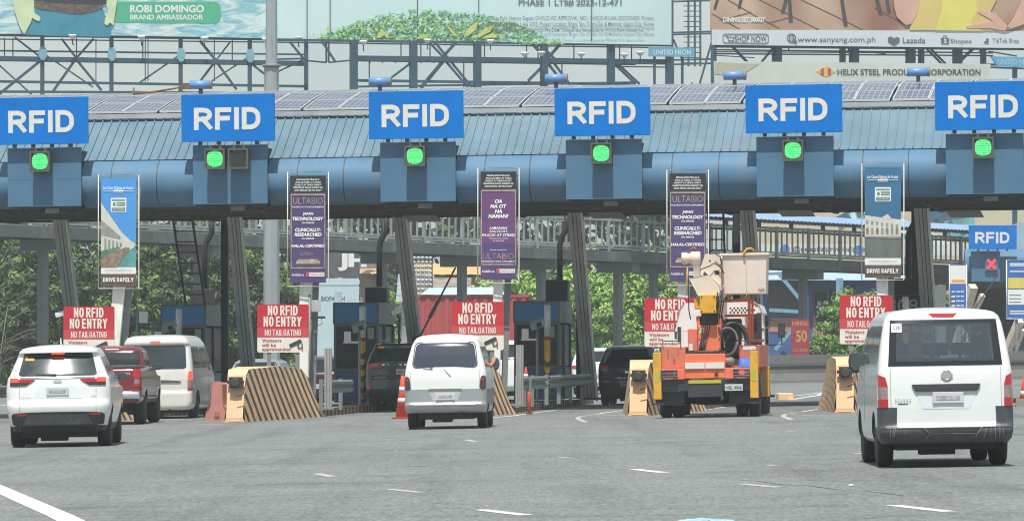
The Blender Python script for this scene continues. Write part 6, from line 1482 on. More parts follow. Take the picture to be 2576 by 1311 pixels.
def seated(V, x, y, z0):
    t = thing("person", "dark silhouette of a seated driver inside the clean white van", "person", V.t.location, (0, -SL, V.t.rotation_euler.z))
    mb = MB(); rg = [(.20, .14, 0), (.21, .15, .2), (.235, .14, .42), (.20, .12, .5), (.075, .07, .56), (.062, .065, .60), (.075, .09, .64), (.088, .108, .70), (.09, .112, .77), (.08, .1, .84), (.045, .06, .885), (.01, .01, .895)]; n = 20
    vs = [(x+a*cos(2*pi*k/n), y+b*sin(2*pi*k/n), z0+h_) for a, b, h_ in rg for k in range(n)]
    mb.add(vs, [(i*n+k, i*n+(k+1) % n, (i+1)*n+(k+1) % n, (i+1)*n+k) for i in range(len(rg)-1) for k in range(n)], 0, True); mb.obj("body", mat("shaded_shirt", (.06, .06, .07), .9, var=.1), t)
    mb = MB(); rg = [(.088, .108, .74), (.096, .116, .79), (.086, .106, .855), (.05, .065, .90), (.01, .01, .91)]; vs = [(x+a*cos(2*pi*k/n), y-.012+b*sin(2*pi*k/n), z0+h_) for a, b, h_ in rg for k in range(n)]
    mb.add(vs, [(i*n+k, i*n+(k+1) % n, (i+1)*n+(k+1) % n, (i+1)*n+k) for i in range(len(rg)-1) for k in range(n)], 0, True); mb.obj("hair", mat("black_hair", (.015, .013, .012), .6, var=.2), t)
seated(V, -.42, 2.82, .86); 
V.rp("brake_lamp", red_lens, lambda t: -.13-.05*t, lambda t: .13+.05*t, 1.885, 1.93, .012)
for sx_ in (-1, 1):
    a, b = (-.845, -.725) if sx_ < 0 else (.725, .845)
    V.rp("tail_light", red_lens, lambda t, a=a, s=sx_: a+(.03*t if s > 0 else 0), lambda t, b=b, s=sx_: b-(.03*t if s < 0 else 0), 1.02, lambda q, s=sx_: 1.175-.04*(q if s < 0 else 1-q), .014)
    V.rp("tail_light", clear_lens, a+.002, b-.002, .865, 1.02, .012); V.rp("tail_light", red_lens, a, b, .76, .865, .014)
    V.sp("side_window", vg, sx_, .48, 1.55, 1.30, 1.78, .006, .06, thick=.004); V.sp("side_window", vg, sx_, 1.62, 2.55, 1.30, 1.78, .006, .06, thick=.004); V.sp("side_window", vg, sx_, 2.65, lambda t: 3.9-.5*t, 1.28, 1.76, .006, .05, thick=.004)
    V.mirror(sx_, 3.75, 1.33, .20, .30, gap=.02)
    V.sp("door_seam", dark_steel, sx_, 2.60, 2.612, .55, 1.85, .002, 0, 1, 10)
    mb = MB(); mb.box(-.02, 0, -.03, .02, .18, .03); x = V.sx(2.7, 1.1); mb.obj("door_handle", chrome, V.t, (sx_*x, 2.68, 1.12))
V.rp("tailgate_garnish", black_plastic, lambda t: -.385-.045*t, lambda t: .385+.045*t, .955, 1.045, .03, 0)
V.rp("plate_recess", mat("recess_shade_paint", (.66, .70, .74), .3, coat=.6, var=.03), lambda t: -.29-.09*t, lambda t: .29+.09*t, .735, .953, .003, 0); V.plate(.02, .875)
mb = MB(); y = V.ry(0, 1.155)-.012; mb.lathe([(.052, 0), (.066, -.008), (.066, -.016), (.05, -.018), (.048, -.006)], (.01, y+.006, 1.155), 'y', 28); mb.box(-.065, y-.016, 1.14, .085, y-.006, 1.17); mb.obj("badge", chrome, V.t)
V.word("model_letters", "NV350", -.64, .825, -.44, .87, chrome, .01); V.rp("model_underline", dark_steel, -.60, -.48, .80, .81, .006)
V.rp("step_recess", dark_steel, lambda t: -.28-.06*t, lambda t: .36+.06*t, .435, .50, .006, 0)
sc_m = mat("bumper_scuff_grey", (.30, .31, .32), .7, var=.2)
for i, (x0, z0, x1, z1) in enumerate(((-.66, .50, -.68, .38), (-.64, .50, -.66, .39), (-.70, .49, -.71, .4), (-.28, .50, -.22, .43), (-.22, .43, -.26, .36), (.44, .50, .38, .42), (.38, .42, .36, .38), (.50, .49, .46, .37), (.55, .50, .54, .39), (.60, .5, .61, .36), (.66, .5, .66, .37), (.70, .49, .71, .38), (-.22, .428, .36, .425), (-.7, .505, -.3, .503), (.44, .505, .78, .507))):
    mb = MB(); N = 6; ps = [Vector((x0+(x1-x0)*k/N, V.ry(x0+(x1-x0)*k/N, z0+(z1-z0)*k/N)-.004, z0+(z1-z0)*k/N)) for k in range(N+1)]; mb.tube(ps, .004, 4); mb.obj("scratch", sc_m, V.t)
V.rp("sticker", ban_white, -.655, -.525, 1.70, 1.81, .013); V.word("sticker_characters", "C592", -.63, 1.73, -.535, 1.78, plate_d, .02, .016)
for x in (-.69, .69): V.rp("tailgate_seam", mat("seam_grey", (.30, .31, .31), .6, var=0), lambda t, x=x: x-.004, lambda t, x=x: x+.004, .53, 1.25, .002, 0, 1, 12)
V.rp("tailgate_seam", mat("seam_grey", (.3, .31, .31), .6, var=0), -.69, .69, .522, .53, .002, 0, 14, 1)
V.under(.22, .36, .62, .25, 4.2); V.wheels((.98, 3.55), .82, .335, .20, spokes=8)

# ---- white seven seater at left
V = Veh("white_car", "white seven seater with slim red tail lights and dark lower bumper, nearest at left", "car", 146.5, 84, -1.4,
        [(.28, .16, 4.55, .80, .14, .3), (.38, .06, 4.65, .85, .16, .3), (.62, .0, 4.72, .90, .2, .35), (.70, -.02, 4.73, .915, .22, .35), (.78, -.01, 4.73, .92, .22, .35), (.82, .05, 4.72, .92, .2, .35), (1.0, .07, 4.6, .922, .2, .35), (1.08, .08, 3.6, .915, .2, .3), (1.22, .10, 3.3, .895, .2, .25), (1.27, .15, 3.2, .86, .2, .25), (1.45, .268, 2.95, .79, .18, .25), (1.62, .382, 2.65, .72, .18, .25), (1.655, .30, 2.6, .705, .18, .25), (1.69, .30, 2.55, .69, .16, .25), (1.74, .36, 2.4, .64, .16, .25), (1.765, .5, 2.2, .56, .16, .25)], bow=.09)
V.body([white_paint, black_plastic], lambda c: 1 if c.z < .37 else 0, wells=(.95, 3.8), wr=.39)
V.rp("rear_window", glass_lt, lambda t: -.70+.10*t, lambda t: .70-.10*t, lambda q: 1.255-.0*q, 1.655, .004, .05, 20, 14)
V.rp("spoiler_shade", glass, lambda t: -.60, lambda t: .60, lambda q: 1.60-.02*abs(2*q-1), lambda q: 1.665-.012*abs(2*q-1), .012)
V.rp("brake_lamp", red_lit, -.11, .11, 1.635, 1.67, .03); V.wiper(-.02, 1.275, -.38, 1.285)
V.rp("chrome_strip", chrome, -.66, .66, 1.215, 1.24, .012)
for sx_ in (-1, 1):
    a, b = (-.845, -.69) if sx_ < 0 else (.69, .845)
    V.rp("tail_light", red_lit, a, b, 1.155, 1.225, .02); V.rp("tail_light", dark_lens, a, b, 1.085, 1.15, .018)
    def zb(q, s=sx_): k = q if s < 0 else 1-q; return 1.135
    xa, xb = (-.688, -.40) if sx_ < 0 else (.40, .688)
    V.rp("tail_light", red_lens, lambda t, xa=xa, s=sx_: xa+(.06*(1-t) if s > 0 else 0), lambda t, xb=xb, s=sx_: xb-(.06*(1-t) if s < 0 else 0), 1.145, 1.20, .018)
    V.rp("tail_light", dark_lens, lambda t, xa=xa, s=sx_: xa+(.16-.08*t if s > 0 else 0), lambda t, xb=xb, s=sx_: xb-(.16-.08*t if s < 0 else 0), 1.09, 1.14, .018)
    V.rp("reflector", red_lens, (-.76 if sx_ < 0 else .55), (-.55 if sx_ < 0 else .76), .56, .595, .02)
    V.sp("side_window", glass, sx_, .62, 1.5, 1.22, 1.58, .005, .05); V.sp("side_window", glass, sx_, 1.58, lambda t: 3.1-.5*t, 1.2, 1.6, .005, .05)
    V.mirror(sx_, 2.95, 1.22, .21, .155, gap=.02, m=dark_paint)
    V.sp("side_cladding", black_plastic, sx_, .6, 4.1, .28, .40, .006)
V.rp("lower_bumper", black_plastic, lambda t: -.80-.03*t, lambda t: .80+.03*t, .375, lambda q: .625-.02*abs(2*q-1)**3, .012, .06, 18, 8)
V.rp("diffuser", grey_plastic, lambda t: -.62+.10*t, lambda t: .62-.10*t, .40, .575, .035, .02)
for x0, x1 in ((-.80, -.58), (.58, .80)): V.rp("bumper_mesh", dark_steel, x0, x1, .47, .55, .022)
V.rp("lower_skirt", under, -.74, .74, .26, .38, .004)
V.rp("plate_recess", mat("recess_shade_paint", (.66, .7, .74)), lambda t: -.44+.12*t, lambda t: .44-.12*t, .865, 1.085, .004); V.plate(0, .985)
V.rp("badge", alu, -.07, .07, 1.145, 1.195, .016, .02); V.rp("sticker", amber, -.58, -.42, 1.53, 1.615, .010)
V.word("model_letters", "INNOVA", -.655, .87, -.46, .895, alu, .01); V.word("model_letters", "HEV", .58, .885, .67, .915, alu, .01)
for x in (-.675, .675): V.rp("tailgate_seam", mat("seam_grey", (.3, .31, .31)), x-.004, x+.004, .62, 1.08, .002, 0, 1, 12)
mb = MB(); mb.tube([(.02, .9, 1.79), (.02, .8, 1.92)], [.02, .008], 8); mb.obj("antenna", white_paint, V.t)
V.under(.17, .36, .66, .3, 4.2); V.wheels((.95, 3.8), .885, .345, .235, spokes=5)

# ---- old white van in the middle
V = Veh("old_white_van", "old white van with silver lower body and rounded roof, in the middle lane", "van", 1121, 96.5, 2.6,
        [(.33, .06, 3.95, .80, .12, .3), (.40, .0, 4.0, .825, .14, .3), (.47, -.02, 4.02, .833, .14, .3), (.505, -.02, 4.02, .833, .14, .3), (.53, .04, 4.02, .83, .12, .3), (.8, .05, 4.0, .835, .13, .3), (1.0, .06, 3.9, .833, .14, .3), (1.15, .08, 3.75, .822, .16, .3), (1.3, .12, 3.55, .795, .18, .3), (1.5, .2, 3.3, .745, .2, .3), (1.7, .3, 3.05, .69, .2, .3), (1.8, .38, 2.9, .64, .2, .3), (1.86, .46, 2.75, .585, .2, .3), (1.895, .58, 2.6, .50, .2, .3)], bow=.05, crown=.035)
V.body([old_white, silver], lambda c: 1 if c.z < .80 else 0, wells=(.82, 3.1), wr=.35)
V.rp("rear_window", mat("grey_violet_tint", (.040, .048, .068), .1, var=.15, scale=2, spec=.6), lambda t: -.655+.075*t, lambda t: .655-.075*t, 1.265, 1.75, .008, .09, 20, 14)
def frame_ring(V, xl, xr, z0, z1, r, wd, m, nm):
    ps = []
    for cx, cz, a0 in ((xr-r, z1-r, 0), (xl+r, z1-r, 90), (xl+r, z0+r, 180), (xr-r, z0+r, 270)):
        for k in range(5): a = R(a0+22.5*k); ps.append((cx+r*cos(a), cz+r*sin(a)))
    mid = (z0+z1)/2; q = [Vector(((x*(1-.09*(z-z0)/(z1-z0)*1.0)), 0, z)) for x, z in ps]; q = [Vector((p.x, V.ry(p.x, p.z)-.012, p.z)) for p in q]+[]
    mb = MB(); mb.tube(q+[q[0]], wd, 6); mb.obj(nm, m, V.t)
frame_ring(V, -.665, .665, 1.255, 1.76, .09, .010, dark_steel, "window_seal")
for sx_ in (-1, 1):
    a, b = (-.832, -.70) if sx_ < 0 else (.70, .832)
    V.rp("tail_light", dark_lens, lambda t, a=a, s=sx_: a+(.03*t**2 if s > 0 else 0), lambda t, b=b, s=sx_: b-(.03*t**2 if s < 0 else 0), .79, 1.08, .014, .05)
    V.rp("tail_lamp_bulb", red_lens, (-.79 if sx_ < 0 else .735), (-.735 if sx_ < 0 else .79), .98, 1.02, .018)
    for y0, y1 in ((.45, 1.35), (1.42, 2.3)): V.sp("side_window", glass, sx_, y0, y1, 1.25, 1.66, .005, .06)
    V.sp("side_window", glass, sx_, 2.38, lambda t: 3.35-.4*t, 1.22, 1.66, .005, .05)
    V.mirror(sx_, 3.15, 1.30, .13, .26, gap=.08, m=mat("mirror_blue_black", (.03, .05, .09), .4, var=.1))
    V.sp("door_seam", dark_steel, sx_, 2.335, 2.347, .5, 1.7, .002, 0, 1, 8); V.sp("side_band", silver, sx_, .3, 3.7, .5, .8, .003, 0)
V.rp("tailgate_seam", mat("seam_grey", (.3, .31, .31)), -.69, .69, .795, .808, .004, 0, 14, 1)
for x in (-.695, .695): V.rp("tailgate_seam", mat("seam_grey", (.3, .31, .31)), x-.005, x+.005, .53, 1.2, .003, 0, 1, 12)
V.rp("chrome_strip", chrome, -.80, .80, .485, .505, .01, 0, 20, 1)
V.rp("plate_garnish", mat("soft_grey_trim", (.16, .165, .17), .5, var=.1), lambda t: -.34, lambda t: .34, .765, .82, .012, .02); V.rp("plate_recess", mat("recess_silver", (.5, .52, .54), .4, .3, var=.04), lambda t: -.24-.09*t, lambda t: .24+.09*t, .56, .76, .006, .03); V.plate(0, .66)
V.wiper(-.25, 1.255, -.45, 1.262); V.rp("wiper_arm", alu, lambda t: -.02+.12*(1-t), lambda t: .0+.12*(1-t), 1.08, 1.22, .02, 0, 1, 6)
V.under(.20, .37, .55, .12, 3.6); V.wheels((.82, 3.1), .80, .315, .185, rim=galv, spokes=6)

# arm of the driver resting out of the window
def arm_person(V, side, y, z):
    x = V.sx(y, z); t = thing("person", "driver's bare forearm and hand resting out of the old white van's window", "person", V.t.matrix_world @ Vector((0, 0, 0)), (0, -SL, V.t.rotation_euler.z))
    bpy.context.view_layer.update(); t.location = V.t.location
    vs = [(x-.16, y-.22, z-.10), (x-.02, y-.14, z-.02), (x+.055, y+.02, z+.06), (x+.07, y+.07, z+.10), (x+.075, y+.10, z+.13)]; rs = [.052, .046, .034, .036, .038]
    ed = [(0, 1), (1, 2), (2, 3), (3, 4)]
    for k in range(4):
        dx = (k-1.5)*.019; ln = (.070, .08, .075, .06)[k]
        b = len(vs); vs += [(x+.075+dx, y+.125, z+.145), (x+.085+dx, y+.125+ln*.45, z+.165), (x+.09+dx, y+.125+ln*.85, z+.155)]; rs += [.011, .010, .008]; ed += [(4, b), (b, b+1), (b+1, b+2)]
    b = len(vs); vs += [(x+.04, y+.075, z+.125), (x+.02, y+.11, z+.15), (x+.015, y+.14, z+.155)]; rs += [.013, .011, .009]; ed += [(3, b), (b, b+1), (b+1, b+2)]
    me = bpy.data.meshes.new("arm"); me.from_pydata(vs, ed, []); o = bpy.data.objects.new("arm", me); COL.objects.link(o); o.parent = t; me.materials.append(skin)
    sk = o.modifiers.new("skin", 'SKIN'); sk.use_smooth_shade = True
    for i, r_ in enumerate(rs): me.skin_vertices[0].data[i].radius = (r_, r_)
    me.skin_vertices[0].data[0].use_root = True
    o.modifiers.new("smooth", 'SUBSURF').levels = 1; o.modifiers["smooth"].render_levels = 1
    mb = MB(); mb.tube([(x-.2, y-.26, z-.13), (x-.10, y-.19, z-.065), (x-.07, y-.17, z-.05)], [.07, .065, .062], 10); mb.obj("sleeve", mat("dark_sleeve", (.08, .08, .10), .9, var=.2), t)
arm_person(V, 1, 2.75, 1.27)

# ---- red pickup
V = Veh("red_pickup", "red pickup truck with chrome rear bumper between the two white vehicles at left", "pickup", 256, 111, 1.6,
        [(.50, .02, 5.1, .86, .1, .3), (.60, -.02, 5.2, .90, .1, .3), (.66, .0, 5.22, .91, .1, .35), (.80, .04, 5.25, .92, .1, .35), (1.1, .04, 5.2, .925, .08, .35), (1.14, .04, 4.4, .92, .08, .3), (1.30, .06, 4.1, .90, .07, .25), (1.325, 1.66, 4.0, .84, .12, .25), (1.5, 1.72, 3.7, .81, .12, .25), (1.72, 1.84, 3.35, .76, .13, .25), (1.79, 1.92, 3.2, .71, .14, .25), (1.82, 2.05, 3.05, .63, .15, .25)], bow=.03, crown=.03)
V.body([red_paint, under], lambda c: 0, wells=(1.25, 4.33), wr=.43)
V.rp("rear_window", glass, lambda t: -.76+.06*t, lambda t: .76-.06*t, 1.40, 1.73, .008, .06); V.rp("brake_lamp", mat("pale_lamp", (.7, .5, .48), .3, var=.05), -.10, .22, 1.755, 1.78, .012)
mb = MB(); mb.box(-.86, .06, 1.31, .86, .16, 1.39); mb.box(-.86, .16, 1.31, -.78, 1.6, 1.37); mb.box(.78, .16, 1.31, .86, 1.6, 1.37); mb.obj("bed_cover_rail", grey_plastic, V.t, bevel=.02)
for sx_ in (-1, 1):
    a, b = (-.915, -.745) if sx_ < 0 else (.745, .915)
    V.rp("tail_light", red_lens, a, b, 1.08, 1.30, .014); V.rp("tail_light", clear_lens, a+.02, b-.02, .96, 1.06, .016); V.rp("tail_light", red_lens, a, b, .89, .96, .014)
    V.sp("side_window", glass, sx_, 1.95, 2.75, 1.36, 1.70, .005, .05); V.sp("side_window", glass, sx_, 2.8, lambda t: 3.75-.4*t, 1.34, 1.70, .005, .05)
    V.mirror(sx_, 3.5, 1.34, .22, .17, gap=.03)
    V.sp("wheel_arch_trim", black_plastic, sx_, 1.7, 3.9, .50, .58, .01)
V.rp("tailgate_seam", dark_steel, -.735, .735, .825, .835, .004, 0, 12, 1)
for x in (-.738, .738): V.rp("tailgate_seam", dark_steel, x-.005, x+.005, .83, 1.3, .004, 0, 1, 8)
mb = MB(); mb.lathe([(.11, -.90), (.12, -.86), (.12, .86), (.11, .90)], (0, -.03, .69), 'x', 16); mb.v = [(x, y*1.0, .69+(z-.69)*.85) for x, y, z in mb.v]; mb.obj("chrome_bumper", chrome, V.t)
V.word("badge_letters", "4X2", .5, 1.17, .68, 1.22, alu, .015); V.word("tailgate_letters", "HILUX", .28, .86, .52, .90, mat("dull_red_letters", (.5, .1, .1), .4, var=0), .01)
V.under(.30, .52, .55, .3, 4.9); V.wheels((1.25, 4.33), .90, .385, .265, spokes=6)
mb = MB(); mb.box(-.78, .95, .22, -.5, .98, .56); mb.box(.5, .95, .22, .78, .98, .56); mb.obj("mud_flap", black_plastic, V.t)

# ---- white high-roof van
V = Veh("high_roof_van", "pearl white high-roof van with chrome tailgate strip behind the red pickup", "van", 391, 120.6, 4.6,
        [(.22, .04, 4.7, .86, .12, .3), (.30, -.02, 4.75, .905, .14, .3), (.40, -.02, 4.78, .93, .14, .3), (.66, -.01, 4.8, .935, .14, .3), (.70, .03, 4.8, .935, .12, .3), (1.0, .03, 4.65, .94, .13, .3), (1.2, .05, 4.4, .935, .14, .3), (1.4, .1, 4.1, .915, .15, .3), (1.7, .2, 3.75, .875, .16, .3), (1.86, .25, 3.5, .85, .17, .3), (1.88, .20, 3.5, .845, .17, .3), (1.97, .2, 3.35, .81, .18, .3), (2.05, .26, 3.2, .76, .2, .3), (2.10, .4, 3.0, .66, .2, .3)], bow=.05, crown=.04)
V.body([pearl, under], lambda c: 0, wells=(1.1, 3.7), wr=.38)
V.rp("rear_window", mat("smoky_window", (.022, .032, .035), .06, var=.4, scale=1.5, spec=.8), lambda t: -.82+.05*t, lambda t: .80-.045*t, 1.26, 1.855, .008, .06, 20, 14); V.rp("brake_lamp", red_lit, -.13, .13, 1.92, 1.965, .012, .02)
for sx_ in (-1, 1):
    a, b = (-.935, -.825) if sx_ < 0 else (.825, .935)
    V.rp("tail_light", red_lit, lambda t, a=a, s=sx_: a+(.03*t if s > 0 else 0), lambda t, b=b, s=sx_: b-(.03*t if s < 0 else 0), .98, 1.20, .014, .03); V.rp("tail_light", clear_lens, a, b, .78, .98, .013); V.rp("tail_light", red_lens, a, b, .71, .78, .014)
    V.sp("side_window", glass, sx_, .48, 1.75, 1.27, 1.82, .005, .06); V.sp("side_window", glass, sx_, 1.83, 2.9, 1.27, 1.80, .005, .06); V.sp("side_window", glass, sx_, 3.0, lambda t: 4.1-.5*t, 1.22, 1.78, .005, .05)
    V.mirror(sx_, 3.95, 1.38, .20, .23, gap=.04)
    V.sp("door_seam", dark_steel, sx_, 2.95, 2.962, .4, 1.85, .002, 0, 1, 8); V.sp("body_crease", mat("seam_grey", (.3, .31, .31)), sx_, .9, 1.9, 1.06, 1.072, .003, 0, 8, 1)
V.rp("chrome_strip", mat("satin_chrome", (.36, .39, .42), .2, .9, var=.05), -.66, .66, .915, lambda q: .985-.03*abs(2*q-1)**2, .022, .02); V.plate(-.1, .84)
V.rp("tailgate_seam", mat("seam_grey", (.3, .31, .31)), -.84, .84, .683, .692, .003, 0, 14, 1)
V.under(.16, .30, .6, .15, 4.3); V.wheels((1.1, 3.7), .91, .345, .215, spokes=7)

# ---- dark seven seater
V = Veh("dark_car", "charcoal seven seater with orange sticker and roof rails half hidden by the old white van", "car", 1008, 128, 6.0,
        [(.34, .1, 4.75, .84, .14, .3), (.45, .02, 4.82, .92, .16, .3), (.60, -.02, 4.86, .945, .18, .3), (.75, .0, 4.88, .955, .18, .35), (1.0, .04, 4.85, .96, .18, .35), (1.12, .06, 4.7, .958, .18, .35), (1.16, .06, 3.9, .952, .18, .3), (1.32, .09, 3.6, .93, .18, .3), (1.5, .2, 3.3, .87, .18, .3), (1.7, .36, 2.95, .79, .18, .3), (1.78, .36, 2.8, .75, .16, .3), (1.82, .42, 2.7, .68, .16, .3)], bow=.08, crown=.03)
V.body([dark_paint, black_plastic], lambda c: 1 if c.z < .62 else 0, wells=(1.0, 3.85), wr=.42)
V.rp("rear_window", glass_lt, lambda t: -.83+.13*t, lambda t: .83-.13*t, 1.37, 1.76, .006, .05, 20, 12)
for sx_ in (-1, 1):
    a, b = (-.955, -.50) if sx_ < 0 else (.50, .955)
    V.rp("tail_light", red_lens, lambda t, a=a, s=sx_: a+(.12*(1-t) if s > 0 else 0), lambda t, b=b, s=sx_: b-(.12*(1-t) if s < 0 else 0), lambda q, s=sx_: 1.10+.10*((q if s < 0 else 1-q)), 1.29, .014); V.rp("tail_light", dark_lens, (-.80 if sx_ < 0 else .42), (-.42 if sx_ < 0 else .80), 1.13, 1.20, .02)
    V.rp("reflector", red_lens, (-.93 if sx_ < 0 else .82), (-.82 if sx_ < 0 else .93), .60, .73, .014)
    V.sp("side_window", glass, sx_, .7, 1.6, 1.36, 1.68, .005, .05); V.sp("side_window", glass, sx_, 1.7, lambda t: 3.4-.4*t, 1.34, 1.7, .005, .05); V.mirror(sx_, 3.1, 1.35, .2, .16, m=dark_paint)
    mb = MB(); mb.tube([(sx_*.63, .75, 1.85), (sx_*.64, .9, 1.90), (sx_*.62, 2.4, 1.91), (sx_*.6, 2.6, 1.86)], .018, 6); mb.obj("roof_rail", alu, V.t)
V.word("tailgate_letters", "E V E R E S T", -.49, 1.225, .49, 1.275, chrome, .03); V.plate(.09, 1.06, "NRD 6368", .40, .145); V.rp("lower_trim", black_plastic, -.80, .80, .86, .98, .01); V.word("trim_letters", "TITANIUM", -.72, .90, -.40, .93, alu, .01)
V.rp("sticker", amber, -.63, -.47, 1.69, 1.76, .012); V.wiper(.0, 1.42, -.1, 1.43)
V.under(.24, .42, .6, .2, 4.3); V.wheels((1.0, 3.85), .93, .375, .25, spokes=6)

# ---- black car right of centre
V = Veh("black_car", "black multi-seat car with silver strip waiting left of the truck's crash barrier", "car", 1583, 133, 6.0,
        [(.26, .1, 4.3, .78, .14, .3), (.4, .0, 4.4, .85, .16, .3), (.65, -.02, 4.44, .87, .18, .3), (.9, .04, 4.4, .875, .18, .3), (1.0, .06, 4.2, .872, .18, .3), (1.05, .07, 3.5, .868, .18, .3), (1.15, .1, 3.3, .85, .18, .3), (1.35, .24, 3.0, .785, .18, .3), (1.55, .38, 2.7, .70, .18, .3), (1.61, .42, 2.55, .655, .16, .3), (1.645, .52, 2.4, .57, .16, .3)], bow=.08, crown=.03)
V.body([mat("black_car_paint", (.012, .014, .017), .3, coat=.8, var=.1), black_plastic], lambda c: 1 if c.z < .42 else 0, wells=(.85, 3.4), wr=.36)
V.rp("rear_window", glass, lambda t: -.76+.11*t, lambda t: .76-.11*t, 1.14, 1.56, .006, .05)
for sx_ in (-1, 1):
    a, b = (-.865, -.60) if sx_ < 0 else (.60, .865)
    V.rp("tail_light", red_lens, a, b, 1.03, 1.10, .014); V.rp("tail_light", clear_lens, (a+.1 if sx_ < 0 else a), (b if sx_ < 0 else b-.1), .95, 1.02, .016)
    V.sp("side_window", glass, sx_, .7, 1.5, 1.14, 1.5, .005, .05); V.sp("side_window", glass, sx_, 1.6, lambda t: 3.0-.4*t, 1.12, 1.5, .005, .05); V.mirror(sx_, 2.8, 1.15, .18, .14)
V.rp("red_trim", mat("dull_red_trim", (.20, .02, .025), .4, var=.1), -.55, .55, 1.075, 1.09, .016); V.rp("chrome_strip", chrome, -.45, .45, .74, .78, .018, .01); V.word("badge_letter", "M", -.10, .89, .06, .95, chrome, .03); V.plate(-.05, .60, "NFO 1891", m=mat("shaded_plate", (.34, .35, .35), .5, var=.05))
V.under(.17, .34, .55, .2, 3.9); V.wheels((.85, 3.4), .84, .32, .2)

# ---- vehicles glimpsed beyond the booths
def glimpsed(name, label, cat, u, D, hd, paint, hgt=1.45):
    k = hgt/1.645
    V = Veh(name, label, cat, u, D, hd, [(z*k, a, b, c, d, e) for z, a, b, c, d, e in [(.26, .1, 4.3, .78, .14, .3), (.4, .0, 4.4, .85, .16, .3), (.9, .04, 4.4, .875, .18, .3), (1.0, .06, 4.2, .872, .18, .3), (1.05, .07, 3.5, .868, .18, .3), (1.15, .12, 3.3, .85, .18, .3), (1.35, .3, 3.0, .785, .18, .3), (1.55, .5, 2.7, .70, .18, .3), (1.63, .7, 2.4, .6, .16, .3)]], bow=.08, crown=.03)
    V.body([paint, black_plastic], None, wells=(.85, 3.4), wr=.34); V.rp("rear_window", glass, lambda t: -.74+.11*t, lambda t: .74-.11*t, 1.12*k, 1.54*k, .006, .05)
    for sx_ in (-1, 1):
        a, b = (-.865, -.62) if sx_ < 0 else (.62, .865); V.rp("tail_light", red_lens, a, b, .92*k, 1.04*k, .014); V.sp("side_window", glass, sx_, .8, lambda t: 3.0-.4*t, 1.14*k, 1.5*k, .005, .05); V.mirror(sx_, 2.8, 1.15*k, .18, .14)
    V.plate(0, .66*k); V.under(.17, .32, .55, .2, 3.9); V.wheels((.85, 3.4), .84, .31, .2); return V
glimpsed("silver_car", "silver car half seen beyond the second red sign's booth", "car", 640, 150, 6, silver)
glimpsed("maroon_car", "dark maroon car seen just right of the second red sign's posts", "car", 800, 143, 6, mat("maroon_paint", (.05, .02, .025), .3, coat=.8, var=.1), 1.5)
glimpsed("white_sedan", "white car roof glimpsed behind the leaning column left of the black car", "car", 1500, 168, 4, white_paint, 1.62)
glimpsed("white_suv", "white car half hidden between the old white van and its booth", "car", 1262, 150, 6, old_white, 1.9)

# ================================================================ ORANGE BUCKET TRUCK
TD = 106.3; TXc = WX(1777, TD)
t = thing("bucket_truck", "orange and white bucket truck with a raised pinkish basket and yellow outriggers", "truck", (TXc, TD, gz(TXc)), (0, -SL, -R(7)))
def P(name, m, fnc, bevel=0, parent=None):
    mb = MB(); fnc(mb); return mb.obj(name, m, parent or t, bevel=bevel)
P("chassis", black_plastic, lambda b: (b.box(-.42, .1, .62, -.3, 6.2, .84), b.box(.3, .1, .62, .42, 6.2, .84), b.box(-.98, .05, .60, 1.0, .5, .85), b.box(-1.0, .5, .55, 1.05, 1.0, .8)))
P("rear_beam", dark_steel, lambda b: (b.box(-.40, -.06, .46, .38, .06, .76), b.box(-.98, .2, .28, -.5, .3, .62), b.box(.5, .2, .30, 1.0, .3, .62), b.tube([(.34, -.1, .48), (.40, -.14, .42), (.34, -.16, .38)], .025, 6)), .01)
P("yellow_strip", mat("lime_strip", (.45, .40, .04), .5, var=.06), lambda b: b.box(-.38, -.075, .765, .35, -.02, .84))
P("bed", orange, lambda b: (b.box(-1.02, .0, .86, -.47, 4.0, 1.1), b.box(.44, .0, .86, 1.0, 4.0, 1.1), b.box(-.47, .03, .87, .44, .5, 1.42), b.box(-.47, .5, .86, .44, 4.0, 1.15)), .012)
P("stripe_plate", sign_white, lambda b: (b.box(-.455, -.012, 1.09, -.02, .032, 1.225), b.box(.0, -.012, 1.09, .42, .032, 1.225)), .004)
P("side_locker", orange_dull, lambda b: b.box(-.99, .08, 1.1, -.45, 2.6, 1.585), .015); P("side_locker", orange_dull, lambda b: b.box(.72, .55, 1.1, 1.16, 3.4, 1.60), .015)
P("locker_label", sign_white, lambda b: b.box(.80, .542, 1.49, 1.08, .549, 1.58))
P("deck_edge", dark_steel, lambda b: b.box(-.45, .05, 1.42, .44, .6, 1.475))
for s_, x0 in ((-1, -1.0), (1, .62)):
    o = P("tail_light", dark_lens, lambda b: b.box(x0, -.05, .91, x0+.37, .0, 1.075), .01); P("lamp_segment", red_lit if s_ > 0 else red_lens, lambda b: b.box(x0+.13, -.062, .95, x0+.25, -.048, 1.04), 0, o); P("lamp_segment", clear_lens, lambda b: b.box(x0+.27, -.06, .95, x0+.35, -.048, 1.04), 0, o)
    P("lamp_guard", galv, lambda b: [b.box(x0-.01, -.085, z, x0+.38, -.07, z+.018) for z in (.92, .99, 1.06)], 0, o); P("lamp_label", sign_white, lambda b: b.box(x0+.08, -.015, .865, x0+.26, -.004, .895), 0, o)
P("round_reflector", dark_lens, lambda b: b.lathe([(.045, .02), (.04, .05)], (.24, -.03, .965), 'y', 16))
po = P("number_plate", plate_m, lambda b: b.box(.43, -.09, .59, .83, -.07, .735), .004); P("plate_characters", plate_d, lambda b: b.text("NBL 4066", .45, .62, .81, .705, -.094, .012), 0, po)
